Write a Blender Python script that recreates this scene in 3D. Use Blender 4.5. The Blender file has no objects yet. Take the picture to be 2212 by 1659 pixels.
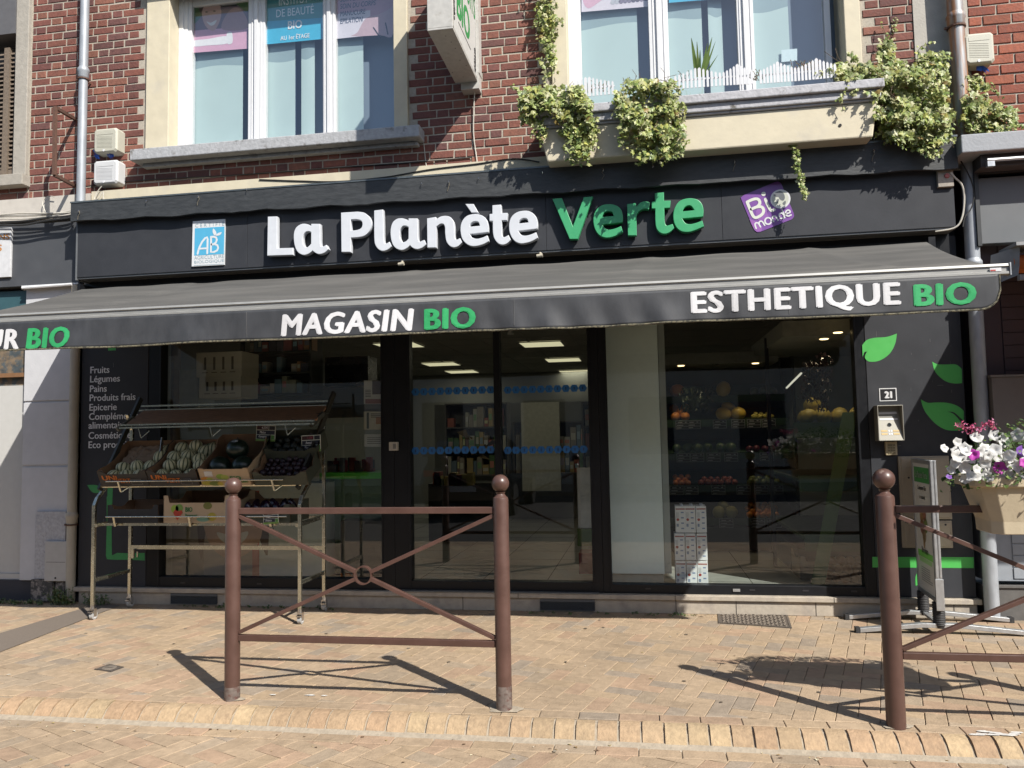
import bpy, bmesh, math, random
from mathutils import Vector, Matrix, Euler
R = math.radians
random.seed(7)
sc = bpy.context.scene
col = sc.collection

# ---------------------------------------------------------------- camera
YAW, PIT, ROL, FOC = 9.4, 3.95, -1.08, 1690.0
CAM = Vector((0, -6.6, 1.45))
def _basis():
    y, p, r = R(YAW), R(PIT), R(ROL)
    f = Vector((-math.sin(y)*math.cos(p), math.cos(y)*math.cos(p), math.sin(p)))
    rt = Vector((math.cos(y), math.sin(y), 0)); up = rt.cross(f)
    return math.cos(r)*rt+math.sin(r)*up, -math.sin(r)*rt+math.cos(r)*up, f
RT, UP, FW = _basis()
def _ray(u, v): return RT*(u-1106)-UP*(v-829.5)+FW*FOC
def P(u, v, y):                       # survey helper: where a sight line meets the wall plane at depth y
    d = _ray(u, v); return CAM+d*((y-CAM.y)/d.y)
def G(u, v, z=0.0):                   # the same for a level plane at height z
    d = _ray(u, v); return CAM+d*((z-CAM.z)/d.z)
cd = bpy.data.cameras.new('camera'); cam = bpy.data.objects.new('camera', cd); col.objects.link(cam)
cd.sensor_width = 36; cd.lens = FOC/2212*36; cd.clip_end = 300; cd.clip_start = .05
cam.matrix_world = Matrix.Translation(CAM) @ Matrix((RT, UP, -FW)).transposed().to_4x4()
sc.camera = cam

# ---------------------------------------------------------------- light
SUND = Vector((-1.045, 1.0, -1.34)).normalized()
w = bpy.data.worlds.new('World'); sc.world = w; w.use_nodes = True
nt = w.node_tree; bg = nt.nodes['Background']
sky = nt.nodes.new('ShaderNodeTexSky'); sky.sky_type = 'NISHITA'; sky.sun_disc = False
sky.sun_elevation = math.asin(-SUND.z); sky.sun_rotation = math.atan2(-SUND.x, -SUND.y)
sky.air_density = 1.0; sky.dust_density = 1.2
nt.links.new(sky.outputs[0], bg.inputs[0]); bg.inputs[1].default_value = 0.09
sl = bpy.data.lights.new('sun', 'SUN'); sl.energy = 4.6; sl.angle = R(.53); sl.color = (1, .95, .87)
so = bpy.data.objects.new('sun', sl); col.objects.link(so)
so.rotation_euler = SUND.to_track_quat('-Z', 'Y').to_euler(); so.location = (6, -8, 12)
sc.view_settings.view_transform = 'Standard'; sc.view_settings.look = 'None'
sc.view_settings.exposure = 0.78; sc.view_settings.gamma = 1
sc.cycles.max_bounces = 8; sc.cycles.transparent_max_bounces = 12
sc.cycles.caustics_reflective = False; sc.cycles.caustics_refractive = False

# ---------------------------------------------------------------- materials
MATS = {}
ALB = .73        # one albedo level for the whole street: the photograph is exposed bright
def mat(name, c=(.5, .5, .5), rough=.6, metal=0, var=.12, scale=8, bump=.0, bscale=60, attr=False, spec=.5,
        stretch=(1, 1, 1), emit=0, c2=None, thr=(.35, .65), trans=0, gain=1, stain=0):
    """procedural paint / stone / cloth: base colour, soft large-scale variation, optional second colour in blotches, fine bump"""
    if name in MATS: return MATS[name]
    c = tuple(q*ALB for q in c); c2 = c2 and tuple(q*ALB for q in c2)
    m = bpy.data.materials.new(name); m.use_nodes = True; MATS[name] = m
    n, l = m.node_tree.nodes, m.node_tree.links
    b = n['Principled BSDF']; b.inputs['Roughness'].default_value = rough; b.inputs['Metallic'].default_value = metal
    b.inputs['Specular IOR Level'].default_value = spec
    tc = n.new('ShaderNodeTexCoord'); mp = n.new('ShaderNodeMapping'); mp.inputs['Scale'].default_value = stretch
    l.new(tc.outputs['Object'], mp.inputs[0])
    nz = n.new('ShaderNodeTexNoise'); nz.inputs['Scale'].default_value = scale; nz.inputs['Detail'].default_value = 6
    nz.inputs['Roughness'].default_value = .62
    l.new(mp.outputs[0], nz.inputs['Vector'])
    src = n.new('ShaderNodeRGB'); src.outputs[0].default_value = (*c, 1); base = src.outputs[0]
    if attr:
        at = n.new('ShaderNodeAttribute'); at.attribute_name = 'Col'; sc_ = n.new('ShaderNodeVectorMath'); sc_.operation = 'SCALE'; sc_.inputs['Scale'].default_value = ALB*gain; l.new(at.outputs['Color'], sc_.inputs[0]); base = sc_.outputs[0]
    if c2:
        rp = n.new('ShaderNodeMapRange'); rp.inputs[1].default_value, rp.inputs[2].default_value = thr
        l.new(nz.outputs[0], rp.inputs[0])
        mx = n.new('ShaderNodeMix'); mx.data_type = 'RGBA'
        l.new(rp.outputs[0], mx.inputs[0]); l.new(base, mx.inputs[6]); mx.inputs[7].default_value = (*c2, 1); base = mx.outputs[2]
    if stain:                               # broad worn and dirty areas over the finer grain
        n4 = n.new('ShaderNodeTexNoise'); n4.inputs['Scale'].default_value = 1.1; n4.inputs['Detail'].default_value = 9; n4.inputs['Roughness'].default_value = .7
        l.new(mp.outputs[0], n4.inputs['Vector'])
        r4 = n.new('ShaderNodeMapRange'); r4.inputs[1].default_value = .33; r4.inputs[2].default_value = .66
        r4.inputs[3].default_value = 1-stain; r4.inputs[4].default_value = 1+stain*.55; l.new(n4.outputs[0], r4.inputs[0])
        v4 = n.new('ShaderNodeVectorMath'); v4.operation = 'SCALE'; l.new(base, v4.inputs[0]); l.new(r4.outputs[0], v4.inputs['Scale']); base = v4.outputs[0]
    if var:
        n2 = n.new('ShaderNodeTexNoise'); n2.inputs['Scale'].default_value = scale*2.3; n2.inputs['Detail'].default_value = 8
        l.new(mp.outputs[0], n2.inputs['Vector'])
        r2 = n.new('ShaderNodeMapRange'); r2.inputs[1].default_value = .25; r2.inputs[2].default_value = .75
        r2.inputs[3].default_value = 1-var; r2.inputs[4].default_value = 1+var
        l.new(n2.outputs[0], r2.inputs[0])
        vm = n.new('ShaderNodeVectorMath'); vm.operation = 'SCALE'
        l.new(base, vm.inputs[0]); l.new(r2.outputs[0], vm.inputs['Scale']); base = vm.outputs[0]
        r3 = n.new('ShaderNodeMapRange'); r3.inputs[3].default_value = max(0, rough-.12); r3.inputs[4].default_value = min(1, rough+.12)
        l.new(n2.outputs[0], r3.inputs[0]); l.new(r3.outputs[0], b.inputs['Roughness'])
    l.new(base, b.inputs['Base Color'])
    if bump:
        n3 = n.new('ShaderNodeTexNoise'); n3.inputs['Scale'].default_value = bscale; n3.inputs['Detail'].default_value = 5
        l.new(mp.outputs[0], n3.inputs['Vector'])
        bp = n.new('ShaderNodeBump'); bp.inputs['Strength'].default_value = bump; bp.inputs['Distance'].default_value = .01
        l.new(n3.outputs[0], bp.inputs['Height']); l.new(bp.outputs[0], b.inputs['Normal'])
    if emit:
        l.new(base, b.inputs['Emission Color']); b.inputs['Emission Strength'].default_value = emit
    if trans:                               # thin leaves let light through
        tr = n.new('ShaderNodeBsdfTranslucent'); l.new(base, tr.inputs[0])
        ms = n.new('ShaderNodeMixShader'); ms.inputs[0].default_value = trans
        l.new(b.outputs[0], ms.inputs[1]); l.new(tr.outputs[0], ms.inputs[2]); l.new(ms.outputs[0], n['Material Output'].inputs[0])
    return m
def glass(name, tint=(.8, .84, .83), ior=1.5, wav=.0, gain=1.0):
    m = bpy.data.materials.new(name); m.use_nodes = True; MATS[name] = m
    n, l = m.node_tree.nodes, m.node_tree.links; n.remove(n['Principled BSDF'])
    # two-sided pane: Schlick reflectance from the facing angle, the same from inside and outside
    lw = n.new('ShaderNodeLayerWeight'); lw.inputs[0].default_value = .5
    pw = n.new('ShaderNodeMath'); pw.operation = 'POWER'; pw.inputs[1].default_value = 5; l.new(lw.outputs['Facing'], pw.inputs[0])
    mu = n.new('ShaderNodeMath'); mu.operation = 'MULTIPLY_ADD'; mu.inputs[1].default_value = .9; mu.inputs[2].default_value = .08*gain; mu.use_clamp = True
    l.new(pw.outputs[0], mu.inputs[0]); fr = lw
    t = n.new('ShaderNodeBsdfTransparent'); t.inputs[0].default_value = (*tint, 1)
    g = n.new('ShaderNodeBsdfGlossy'); g.inputs['Roughness'].default_value = .003; g.inputs[0].default_value = (1, 1, 1, 1)
    x = n.new('ShaderNodeMixShader'); l.new(mu.outputs[0], x.inputs[0]); l.new(t.outputs[0], x.inputs[1]); l.new(g.outputs[0], x.inputs[2])
    l.new(x.outputs[0], n['Material Output'].inputs[0])
    if wav:
        tc = n.new('ShaderNodeTexCoord'); nz = n.new('ShaderNodeTexNoise'); nz.inputs['Scale'].default_value = 1.1; nz.inputs['Detail'].default_value = 1
        l.new(tc.outputs['Object'], nz.inputs['Vector'])
        bp = n.new('ShaderNodeBump'); bp.inputs['Strength'].default_value = wav; bp.inputs['Distance'].default_value = .01
        l.new(nz.outputs[0], bp.inputs['Height']); l.new(bp.outputs[0], g.inputs['Normal']); l.new(bp.outputs[0], fr.inputs['Normal'])
    return m

BLACK = mat('black_panel', (.046, .049, .057), .55, spec=.22, var=.1, scale=3, bump=.04, stain=.12)
FRAME = mat('black_frame', (.012, .013, .016), .4, spec=.25, var=.1)
SOFF = mat('black_soffit', (.04, .044, .048), .6, var=.3, scale=5, bump=.3, bscale=14, stretch=(1, 1, 3))
DEEP = mat('void', (.008, .008, .009), .8, var=.1)
CREAM = mat('cream_paint', (.70, .63, .47), .7, var=.07, scale=4, bump=.15, bscale=18, c2=(.60, .55, .45), thr=(.55, .8))
REVEAL = mat('reveal_paint', (.66, .61, .50), .7, var=.05, scale=5, bump=.1)
STONE = mat('sill_stone', (.44, .45, .47), .8, var=.18, scale=12, bump=.4, bscale=50, c2=(.17, .16, .14), thr=(.58, .72))
PLINTH = mat('plinth_stone', (.50, .44, .36), .75, var=.12, scale=7, bump=.2, bscale=40, c2=(.36, .32, .28), thr=(.5, .72))
WHITE = mat('white_pvc', (.80, .81, .83), .35, var=.03)
GREYP = mat('grey_paint', (.42, .44, .48), .7, var=.08, scale=5, bump=.1)
GALV = mat('galvanised', (.78, .76, .62), .24, metal=.95, var=.15, scale=20)
ALU = mat('aluminium', (.62, .64, .66), .36, metal=.7, var=.08, scale=14)
CHROME = mat('chrome', (.75, .76, .78), .18, metal=1, var=.05)
RUBBER = mat('rubber', (.03, .03, .032), .7, var=.1)
ZINC = mat('zinc_pipe', (.42, .45, .49), .5, metal=.25, var=.14, scale=10, c2=(.30, .22, .16), thr=(.68, .9), stretch=(1, 1, .3))
BROWN = mat('brown_metal', (.108, .057, .045), .38, var=.14, scale=6, bump=.03, c2=(.25, .18, .15), thr=(.67, .71), stain=.18)
GREEN = mat('green_vinyl', (.085, .50, .105), .45, var=.04)
SGREEN = mat('sign_green', (.055, .40, .17), .45, var=.05)
SWHITE = mat('sign_white', (.72, .75, .80), .4, var=.04)
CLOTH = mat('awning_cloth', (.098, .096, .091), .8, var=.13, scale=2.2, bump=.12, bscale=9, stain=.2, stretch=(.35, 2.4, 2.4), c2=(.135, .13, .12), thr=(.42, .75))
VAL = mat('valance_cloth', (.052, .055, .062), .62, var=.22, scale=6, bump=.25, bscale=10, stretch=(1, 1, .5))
CARD = mat('cardboard', (.30, .17, .09), .85, var=.12, scale=9)
CARDL = mat('pale_card', (.58, .43, .27), .7, var=.06)
CARDB = mat('black_card', (.022, .022, .025), .5, var=.2)
CARDG = mat('olive_card', (.055, .065, .045), .6, var=.15)
PAPER = mat('paper', (.72, .72, .70), .6, var=.04)
INK = mat('ink', (.02, .02, .03), .6, var=0)
ORANGE = mat('orange_ink', (.75, .20, .03), .5, var=.04)
IVYM = mat('ivy_leaf', attr=True, rough=.45, var=.14, scale=40, trans=.22)
PLANTM = mat('plant_leaf', attr=True, rough=.5, var=.12, scale=30, trans=.2)
PETAL = mat('petal', attr=True, rough=.6, var=.06, scale=40, trans=.3)
STEM = mat('stem', (.12, .075, .04), .8, var=.2)
COLR = mat('painted_parts', attr=True, rough=.55, var=.06)
GLS = glass('shop_glass', (.85, .90, .88), 1.5, .05, 1.0)
GLU = glass('window_glass', (.90, .94, .95), 1.5, .06, 1.9)

# ---------------------------------------------------------------- mesh helpers
XF = {}
class MB:
    def __init__(s): s.v = []; s.f = []; s.m = []; s.c = []; s.xf = None; s.m0 = 0; s.c0 = None
    def add(s, vs, fs, m=None, c=None):
        o = len(s.v)
        for p in vs:
            p = Vector(p); s.v.append(s.xf @ p if s.xf else p)
        for f in fs:
            s.f.append([i+o for i in f]); s.m.append(s.m0 if m is None else m); s.c.append(c or s.c0)
        return s
    def box(s, x0, x1, y0, y1, z0, z1, m=None, c=None):
        return s.add([(x, y, z) for z in (z0, z1) for y in (y0, y1) for x in (x0, x1)],
                     [(0, 2, 3, 1), (4, 5, 7, 6), (0, 1, 5, 4), (2, 6, 7, 3), (0, 4, 6, 2), (1, 3, 7, 5)], m, c)
    def bar(s, p, q, w, h, m=None, c=None, up=(0, 0, 1)):
        p, q = Vector(p), Vector(q); d = (q-p).normalized(); u = Vector(up)
        if abs(d.dot(u)) > .98: u = Vector((0, 1, 0))
        a = d.cross(u).normalized()*w/2; b = a.cross(d).normalized()*h/2
        return s.add([p-a-b, p+a-b, p+a+b, p-a+b, q-a-b, q+a-b, q+a+b, q-a+b],
                     [(0, 1, 2, 3), (7, 6, 5, 4), (0, 4, 5, 1), (1, 5, 6, 2), (2, 6, 7, 3), (3, 7, 4, 0)], m, c)
    def tube(s, pts, r, seg=10, m=None, c=None, cap=True):
        pts = [Vector(p) for p in pts]; n = len(pts); rs = r if isinstance(r, (list, tuple)) else [r]*n
        vs = []; u = None
        for i, p in enumerate(pts):
            d = (pts[min(i+1, n-1)]-pts[max(i-1, 0)]).normalized()
            if u is None: u = d.orthogonal().normalized()
            else: u = (u-d*u.dot(d)).normalized()
            w_ = d.cross(u)
            for k in range(seg):
                a = 2*math.pi*k/seg; vs.append(p+(u*math.cos(a)+w_*math.sin(a))*rs[i])
        fs = [(i*seg+k, i*seg+(k+1) % seg, (i+1)*seg+(k+1) % seg, (i+1)*seg+k) for i in range(n-1) for k in range(seg)]
        if cap: fs += [tuple(range(seg-1, -1, -1)), tuple(range((n-1)*seg, n*seg))]
        return s.add(vs, fs, m, c)
    def lathe(s, o, prof, seg=24, m=None, c=None, axis='z'):
        o = Vector(o); vs = []
        for r, h in prof:
            for k in range(seg):
                a = 2*math.pi*k/seg; x, y = r*math.cos(a), r*math.sin(a)
                vs.append(o+Vector({'z': (x, y, h), 'y': (x, h, y), 'x': (h, x, y)}[axis]))
        n = len(prof)
        fs = [(i*seg+k, i*seg+(k+1) % seg, (i+1)*seg+(k+1) % seg, (i+1)*seg+k) for i in range(n-1) for k in range(seg)]
        if prof[0][0] > 1e-5: fs.append(tuple(range(seg-1, -1, -1)))
        if prof[-1][0] > 1e-5 and prof[0][0] > 1e-5: fs.append(tuple(range((n-1)*seg, n*seg)))
        return s.add(vs, fs, m, c)
    def ball(s, o, r, seg=16, m=None, c=None, sx=1, sy=1, sz=1, rings=10):
        o = Vector(o); vs = []; fs = []
        for i in range(rings+1):
            t = math.pi*i/rings
            for k in range(seg):
                a = 2*math.pi*k/seg
                vs.append(o+Vector((r*sx*math.sin(t)*math.cos(a), r*sy*math.sin(t)*math.sin(a), -r*sz*math.cos(t))))
        for i in range(rings):
            for k in range(seg): fs.append((i*seg+k, i*seg+(k+1) % seg, (i+1)*seg+(k+1) % seg, (i+1)*seg+k))
        return s.add(vs, fs, m, c)
    def prism(s, pts, y0, y1, m=None, c=None):     # polygon in XZ, from y0 to y1
        n = len(pts); vs = [(x, y0, z) for x, z in pts]+[(x, y1, z) for x, z in pts]
        return s.add(vs, [tuple(range(n)), tuple(range(2*n-1, n-1, -1))]+[(i, i+n, (i+1) % n+n, (i+1) % n) for i in range(n)], m, c)
    def quad(s, a, b, c_, d, m=None, c=None): return s.add([a, b, c_, d], [(0, 1, 2, 3)], m, c)
    def ribbon(s, pts, w_, y, m=None, c=None, closed=False):  # flat stroke in XZ at depth y with round ends
        pts = [Vector((p[0], p[1])) for p in pts]; n = len(pts); L = []; Rr = []
        for i, p in enumerate(pts):
            a = pts[(i-1) % n] if (closed or i) else p; b = pts[(i+1) % n] if (closed or i < n-1) else p
            d = (b-a).normalized(); k = Vector((-d.y, d.x))*w_/2; L.append(p+k); Rr.append(p-k)
        vs = [(q.x, y, q.y) for q in L]+[(q.x, y, q.y) for q in Rr]
        fs = [(i, (i+1) % n, (i+1) % n+n, i+n) for i in range(n if closed else n-1)]
        s.add(vs, fs, m, c)
        if not closed:
            for e, sg in ((0, -1), (n-1, 1)):
                q = pts[e]; d = (pts[e]-pts[e-sg]).normalized(); a0 = math.atan2(d.y, d.x)
                s.add([(q.x+w_/2*math.cos(a0-math.pi/2+math.pi*t/6), y, q.y+w_/2*math.sin(a0-math.pi/2+math.pi*t/6)) for t in range(7)], [tuple(range(7))], m, c)
        return s
    def build(s, name, mats, parent=None, smooth=False, bevel=0, loc=None):
        if not isinstance(mats, (list, tuple)): mats = [mats]
        mw = Matrix.Identity(4)
        if parent is not None: mw = XF.get(parent.name, mw)
        elif loc is not None: mw = Matrix.Translation(Vector(loc))
        inv = mw.inverted()
        me = bpy.data.meshes.new(name); me.from_pydata([tuple(inv @ p) for p in s.v], [], s.f)
        for m_ in mats: me.materials.append(m_)
        me.polygons.foreach_set('material_index', s.m)
        if any(s.c):
            ca = me.color_attributes.new('Col', 'FLOAT_COLOR', 'CORNER'); buf = []
            for pf, c in zip(me.polygons, s.c): buf += list((*(c or (.5, .5, .5)), 1))*pf.loop_total
            ca.data.foreach_set('color', buf)
        if smooth: me.shade_smooth() if smooth is True else None
        me.update(); o = bpy.data.objects.new(name, me); col.objects.link(o)
        if smooth and smooth is not True: shade(o, smooth)
        if bevel:
            b = o.modifiers.new('bevel', 'BEVEL'); b.width = bevel; b.segments = 2; b.limit_method = 'ANGLE'; b.angle_limit = R(40)
        if parent is not None: o.parent = parent; XF[o.name] = mw
        else: o.matrix_world = mw; XF[o.name] = mw
        return o
def shade(o, ang=35):
    me = o.data; me.shade_smooth(); bm = bmesh.new(); bm.from_mesh(me)
    for e in bm.edges:
        if len(e.link_faces) == 2 and e.calc_face_angle(0) > R(ang): e.smooth = False
    bm.to_mesh(me); bm.free()
def tag(o, label=None, cat=None, group=None, kind=None):
    if label: o['label'] = label
    if cat: o['category'] = cat
    if group: o['group'] = group
    if kind: o['kind'] = kind
    return o
def thing(name, label, cat, loc=(0, 0, 0), rz=0, group=None):
    o = bpy.data.objects.new(name, None); o.empty_display_size = .1; col.objects.link(o)
    mw = Matrix.Translation(Vector(loc)) @ Matrix.Rotation(rz, 4, 'Z'); o.matrix_world = mw; XF[o.name] = mw
    return tag(o, label, cat, group)
def dup(o, mw, label=None, group=None):
    """copy of a thing with its parts and their sub-parts"""
    c = o.copy(); col.objects.link(c); c.matrix_world = mw
    if label: c['label'] = label
    if group: c['group'] = group
    for ch in list(o.children):
        d = ch.copy(); col.objects.link(d); d.parent = c
        for g in list(ch.children):
            e = g.copy(); col.objects.link(e); e.parent = d
    return c
def poly2(pts, n=5):
    """closed outline: points flagged 1 are corners, the rest are run through smoothly"""
    N = len(pts); out = []
    for i in range(N):
        p1, p2 = pts[i], pts[(i+1) % N]
        p0 = p1 if len(p1) > 2 else pts[i-1]; p3 = p2 if len(p2) > 2 else pts[(i+2) % N]
        k = 1 if len(p1) > 2 and len(p2) > 2 else n
        for j in range(k):
            t = j/k
            out.append(tuple(.5*((2*p1[a])+(-p0[a]+p2[a])*t+(2*p0[a]-5*p1[a]+4*p2[a]-p3[a])*t*t+(-p0[a]+3*p1[a]-3*p2[a]+p3[a])*t**3) for a in (0, 1)))
    return out
def curve_mesh(loops, depth, bev=0):
    """filled 2D outline with holes, extruded: returns (verts, faces) in XY with thickness along Z"""
    cu = bpy.data.curves.new('t', 'CURVE'); cu.dimensions = '2D'; cu.fill_mode = 'BOTH'; cu.extrude = depth/2; cu.bevel_depth = bev; cu.bevel_resolution = 1; cu.offset = -bev
    for lp in loops:
        sp = cu.splines.new('POLY'); sp.points.add(len(lp)-1); sp.use_cyclic_u = True
        for q, p in zip(sp.points, lp): q.co = (p[0], p[1], 0, 1)
    return _harvest(cu)
def _harvest(cu):
    o = bpy.data.objects.new('t', cu); col.objects.link(o); dg = bpy.context.evaluated_depsgraph_get(); dg.update()
    me = bpy.data.meshes.new_from_object(o.evaluated_get(dg)); bpy.data.objects.remove(o); bpy.data.curves.remove(cu)
    vs = [v.co.copy() for v in me.vertices]; fs = [tuple(p.vertices) for p in me.polygons]; bpy.data.meshes.remove(me)
    return vs, fs
def text_vf(body, bold=0, shear=0, ext=0, sp=1.0):
    cu = bpy.data.curves.new('t', 'FONT'); cu.body = body; cu.offset = bold; cu.shear = shear; cu.extrude = ext; cu.space_character = sp; cu.resolution_u = 3
    return _harvest(cu)
BOLD = [(-1, 0), (1, 0), (0, 1), (0, -1), (-.6, .8), (.6, -.8), (0, 0)]   # strokes thickened by layered copies
def text_box(mb, body, x0, x1, z0, z1, y, m=None, c=None, bold=0, shear=0, surf=None, sp=1.0, xf=None):
    """lettering stretched to an exact rectangle of the wall plane"""
    vs, fs = text_vf(body, 0, shear, 0, sp); b = abs(bold); xs = [v.x for v in vs]; ys = [v.y for v in vs]
    ax, bx, ay, by = min(xs)-b, max(xs)+b, min(ys)-b*.5, max(ys)+b*.5
    for k, (ox, oz) in enumerate(BOLD if b > .004 else [(0, 0)]):
        out = []
        for v in vs:
            x = x0+(v.x+ox*b-ax)/(bx-ax)*(x1-x0); z = z0+(v.y+oz*b*.5-ay)/(by-ay)*(z1-z0); yy = (y if surf is None else surf(x, z)+y)-.00025*k
            p = Vector((x, yy, z)); out.append(xf @ p if xf else p)
        mb.add(out, fs, m, c)
def text_at(mb, body, x, z, size, y, m=None, c=None, bold=0, shear=0, sx=1, sp=1.0, xf=None):
    vs, fs = text_vf(body, 0, shear, 0, sp)
    for k, (ox, oz) in enumerate(BOLD if bold > .004 else [(0, 0)]):
        out = [Vector((x+(v.x+ox*bold)*size*sx, y-.00015*k, z+(v.y+oz*bold*.5)*size)) for v in vs]
        mb.add([xf @ p if xf else p for p in out], fs, m, c)
def V2(u, v, y): p = P(u, v, y); return (p.x, p.z)
def px(mb, pts, y0, y1, **k): mb.prism([V2(u, v, y0) for u, v in pts], y0, y1, **k); return mb
# ================================================================ GROUND
PAV = mat('paver', attr=True, rough=.82, stain=.16, var=.16, scale=9, bump=.35, bscale=90, c2=(.30, .22, .15), thr=(.62, .85))
SAND = mat('joint_sand', (.20, .155, .11), .95, var=.25, scale=30)
def paver_col(kind=0):
    r = random.random(); k = random.uniform(.92, 1.09)
    if kind == 1: c = random.choice([(.44, .32, .195), (.47, .35, .21), (.42, .285, .175), (.44, .31, .19), (.45, .325, .20)])
    elif r < .52: c = (.43, .325, .205)
    elif r < .66: c = (.47, .35, .21)
    elif r < .80: c = (.45, .30, .19)
    elif r < .93: c = (.36, .295, .205)
    else: c = (.30, .265, .21)
    if not kind: c = tuple(q*.55+m_*.45 for q, m_ in zip(c, (.42, .308, .218)))
    return tuple(min(.8, x*k) for x in c)
def clip(poly, ax, val, keep_less):
    out = []
    for i in range(len(poly)):
        a, b = poly[i], poly[(i+1) % len(poly)]
        ia = (a[ax] <= val) if keep_less else (a[ax] >= val); ib = (b[ax] <= val) if keep_less else (b[ax] >= val)
        if ia: out.append(a)
        if ia != ib:
            t = (val-a[ax])/(b[ax]-a[ax]); out.append(tuple(a[k]+(b[k]-a[k])*t for k in (0, 1)))
    return out
def slab(mb, poly, z, kind=0, cc=.003, gap=.0019, c=None):
    if len(poly) < 3: return
    cx = sum(p[0] for p in poly)/len(poly); cy = sum(p[1] for p in poly)/len(poly)
    A = abs(sum(poly[i][0]*poly[(i+1) % len(poly)][1]-poly[(i+1) % len(poly)][0]*poly[i][1] for i in range(len(poly))))/2
    if A < .0006: return
    if sum(poly[i][0]*poly[(i+1) % len(poly)][1]-poly[(i+1) % len(poly)][0]*poly[i][1] for i in range(len(poly))) < 0: poly = poly[::-1]
    def inset(d):
        o = []
        for p in poly:
            dx, dy = cx-p[0], cy-p[1]; o.append((p[0]+math.copysign(min(d, abs(dx)), dx), p[1]+math.copysign(min(d, abs(dy)), dy)))
        return o
    sx, sy, zz = random.gauss(0, .006), random.gauss(0, .006), z+random.gauss(0, .0006)
    n = len(poly); a = inset(gap+cc); b = inset(gap)
    vs = [(p[0], p[1], zz+(p[0]-cx)*sx+(p[1]-cy)*sy) for p in a]+[(p[0], p[1], zz-.0025) for p in b]+[(p[0], p[1], z-.012) for p in b]
    mb.add(vs, [tuple(range(n))]+[(i+n, (i+1) % n+n, (i+1) % n, i) for i in range(n)]+[(i+2*n, (i+1) % n+2*n, (i+1) % n+n, i+n) for i in range(n)], None, c or paver_col(kind))
def herring(mb, x0, x1, y0, y1, ang, z, W=.1, org=(0, 0), holes=()):
    ca, sa = math.cos(ang), math.sin(ang); n = int(max(x1-x0, y1-y0)/W)+8; ox, oy = (x0+x1)/2+org[0], (y0+y1)/2+org[1]
    for a in range(-n, n):
        for b in range(-n, n):
            k = (a-b) % 4
            if k == 0: r = (a*W, b*W, 2*W, W)
            elif k == 3: r = (a*W, b*W, W, 2*W)
            else: continue
            q = [(r[0], r[1]), (r[0]+r[2], r[1]), (r[0]+r[2], r[1]+r[3]), (r[0], r[1]+r[3])]
            q = [(ox+x*ca-y*sa, oy+x*sa+y*ca) for x, y in q]
            if max(p[0] for p in q) < x0 or min(p[0] for p in q) > x1 or max(p[1] for p in q) < y0 or min(p[1] for p in q) > y1: continue
            cx = sum(p[0] for p in q)/4; cy = sum(p[1] for p in q)/4
            if any(h[0] < cx < h[1] and h[2] < cy < h[3] for h in holes): continue
            for ax, val, less in ((0, x0, 0), (0, x1, 1), (1, y0, 0), (1, y1, 1)):
                if q: q = clip(q, ax, val, less)
            slab(mb, q, z)
KZ = -.075
mb = MB(); herring(mb, -8.2, 5.2, -2.355, .25, R(-16), 0, W=.102, org=(.03, .02))
x = -8.2
while x < 5.2:
    slab(mb, [(x, -2.457), (x+.205, -2.457), (x+.205, -2.357), (x, -2.357)], 0); x += .206
tag(mb.build('pavement', PAV), kind='structure')
mb = MB(); mb.box(-9, 6, -2.457, .3, -.3, -.006); tag(mb.build('pavement_bed', SAND), kind='structure')
mb = MB(); x = -8.2
prof = [(-2.460, -.03), (-2.460, -.001), (-2.487, -.0005), (-2.515, -.007), (-2.540, -.022), (-2.562, -.045), (-2.580, -.068), (-2.592, -.09)]
while x < 5.2:
    wd = random.gauss(.104, .0035); g = random.uniform(.0022, .0045); c = paver_col(1); dy = random.gauss(0, .004); dz = random.gauss(0, .0025)
    L = [(x+g, y+dy, z+dz) for y, z in prof]; Rr = [(x+wd-g, y+dy, z+dz) for y, z in prof]; n = len(prof)
    mb.add(L+Rr, [(i+n, i+1+n, i+1, i) for i in range(n-1)]+[tuple(range(n)), tuple(range(2*n-1, n-1, -1))], None, c); x += wd+.006
KB = mat('kerb_brick', attr=True, stain=.15, rough=.85, var=.2, scale=16, bump=.5, bscale=70, c2=(.34, .24, .15), thr=(.6, .78))
o = mb.build('kerb', KB); shade(o, 50); tag(o, kind='structure')
CEM = mat('cement', (.40, .34, .26), .9, var=.2, scale=14, bump=.4, bscale=60)
mb = MB(); pr_ = [(-2.458, -.006), (-2.49, -.009), (-2.535, -.030), (-2.575, -.070), (-2.578, -.062), (-2.622, KZ-.002), (-2.63, KZ-.006)]
mb.add([(x_, y_, z_) for y_, z_ in pr_ for x_ in (-9, 6)], [(2*i, 2*i+1, 2*i+3, 2*i+2) for i in range(len(pr_)-1)])
tag(mb.build('kerb_mortar', CEM), kind='structure')
mb = MB(); x = -8.1
while x < 5.2:
    slab(mb, [(x, -2.712), (x+.205, -2.712), (x+.205, -2.61), (x, -2.61)], KZ); x += .206
herring(mb, -7, 5, -4.75, -2.714, R(-24), KZ, W=.103)
tag(mb.build('road', PAV), kind='structure')
ROADM = mat('road_far', (.33, .26, .18), .9, var=.25, scale=3, c2=(.25, .21, .16), thr=(.4, .6))
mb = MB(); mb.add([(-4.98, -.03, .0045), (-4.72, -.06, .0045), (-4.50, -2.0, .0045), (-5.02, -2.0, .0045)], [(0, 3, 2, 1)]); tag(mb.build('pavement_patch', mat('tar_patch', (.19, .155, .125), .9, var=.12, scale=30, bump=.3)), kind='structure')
mb = MB(); mb.box(-60, 60, -4.75, -2.59, -.6, KZ-.006); tag(mb.build('road_bed', ROADM), kind='structure')
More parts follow.
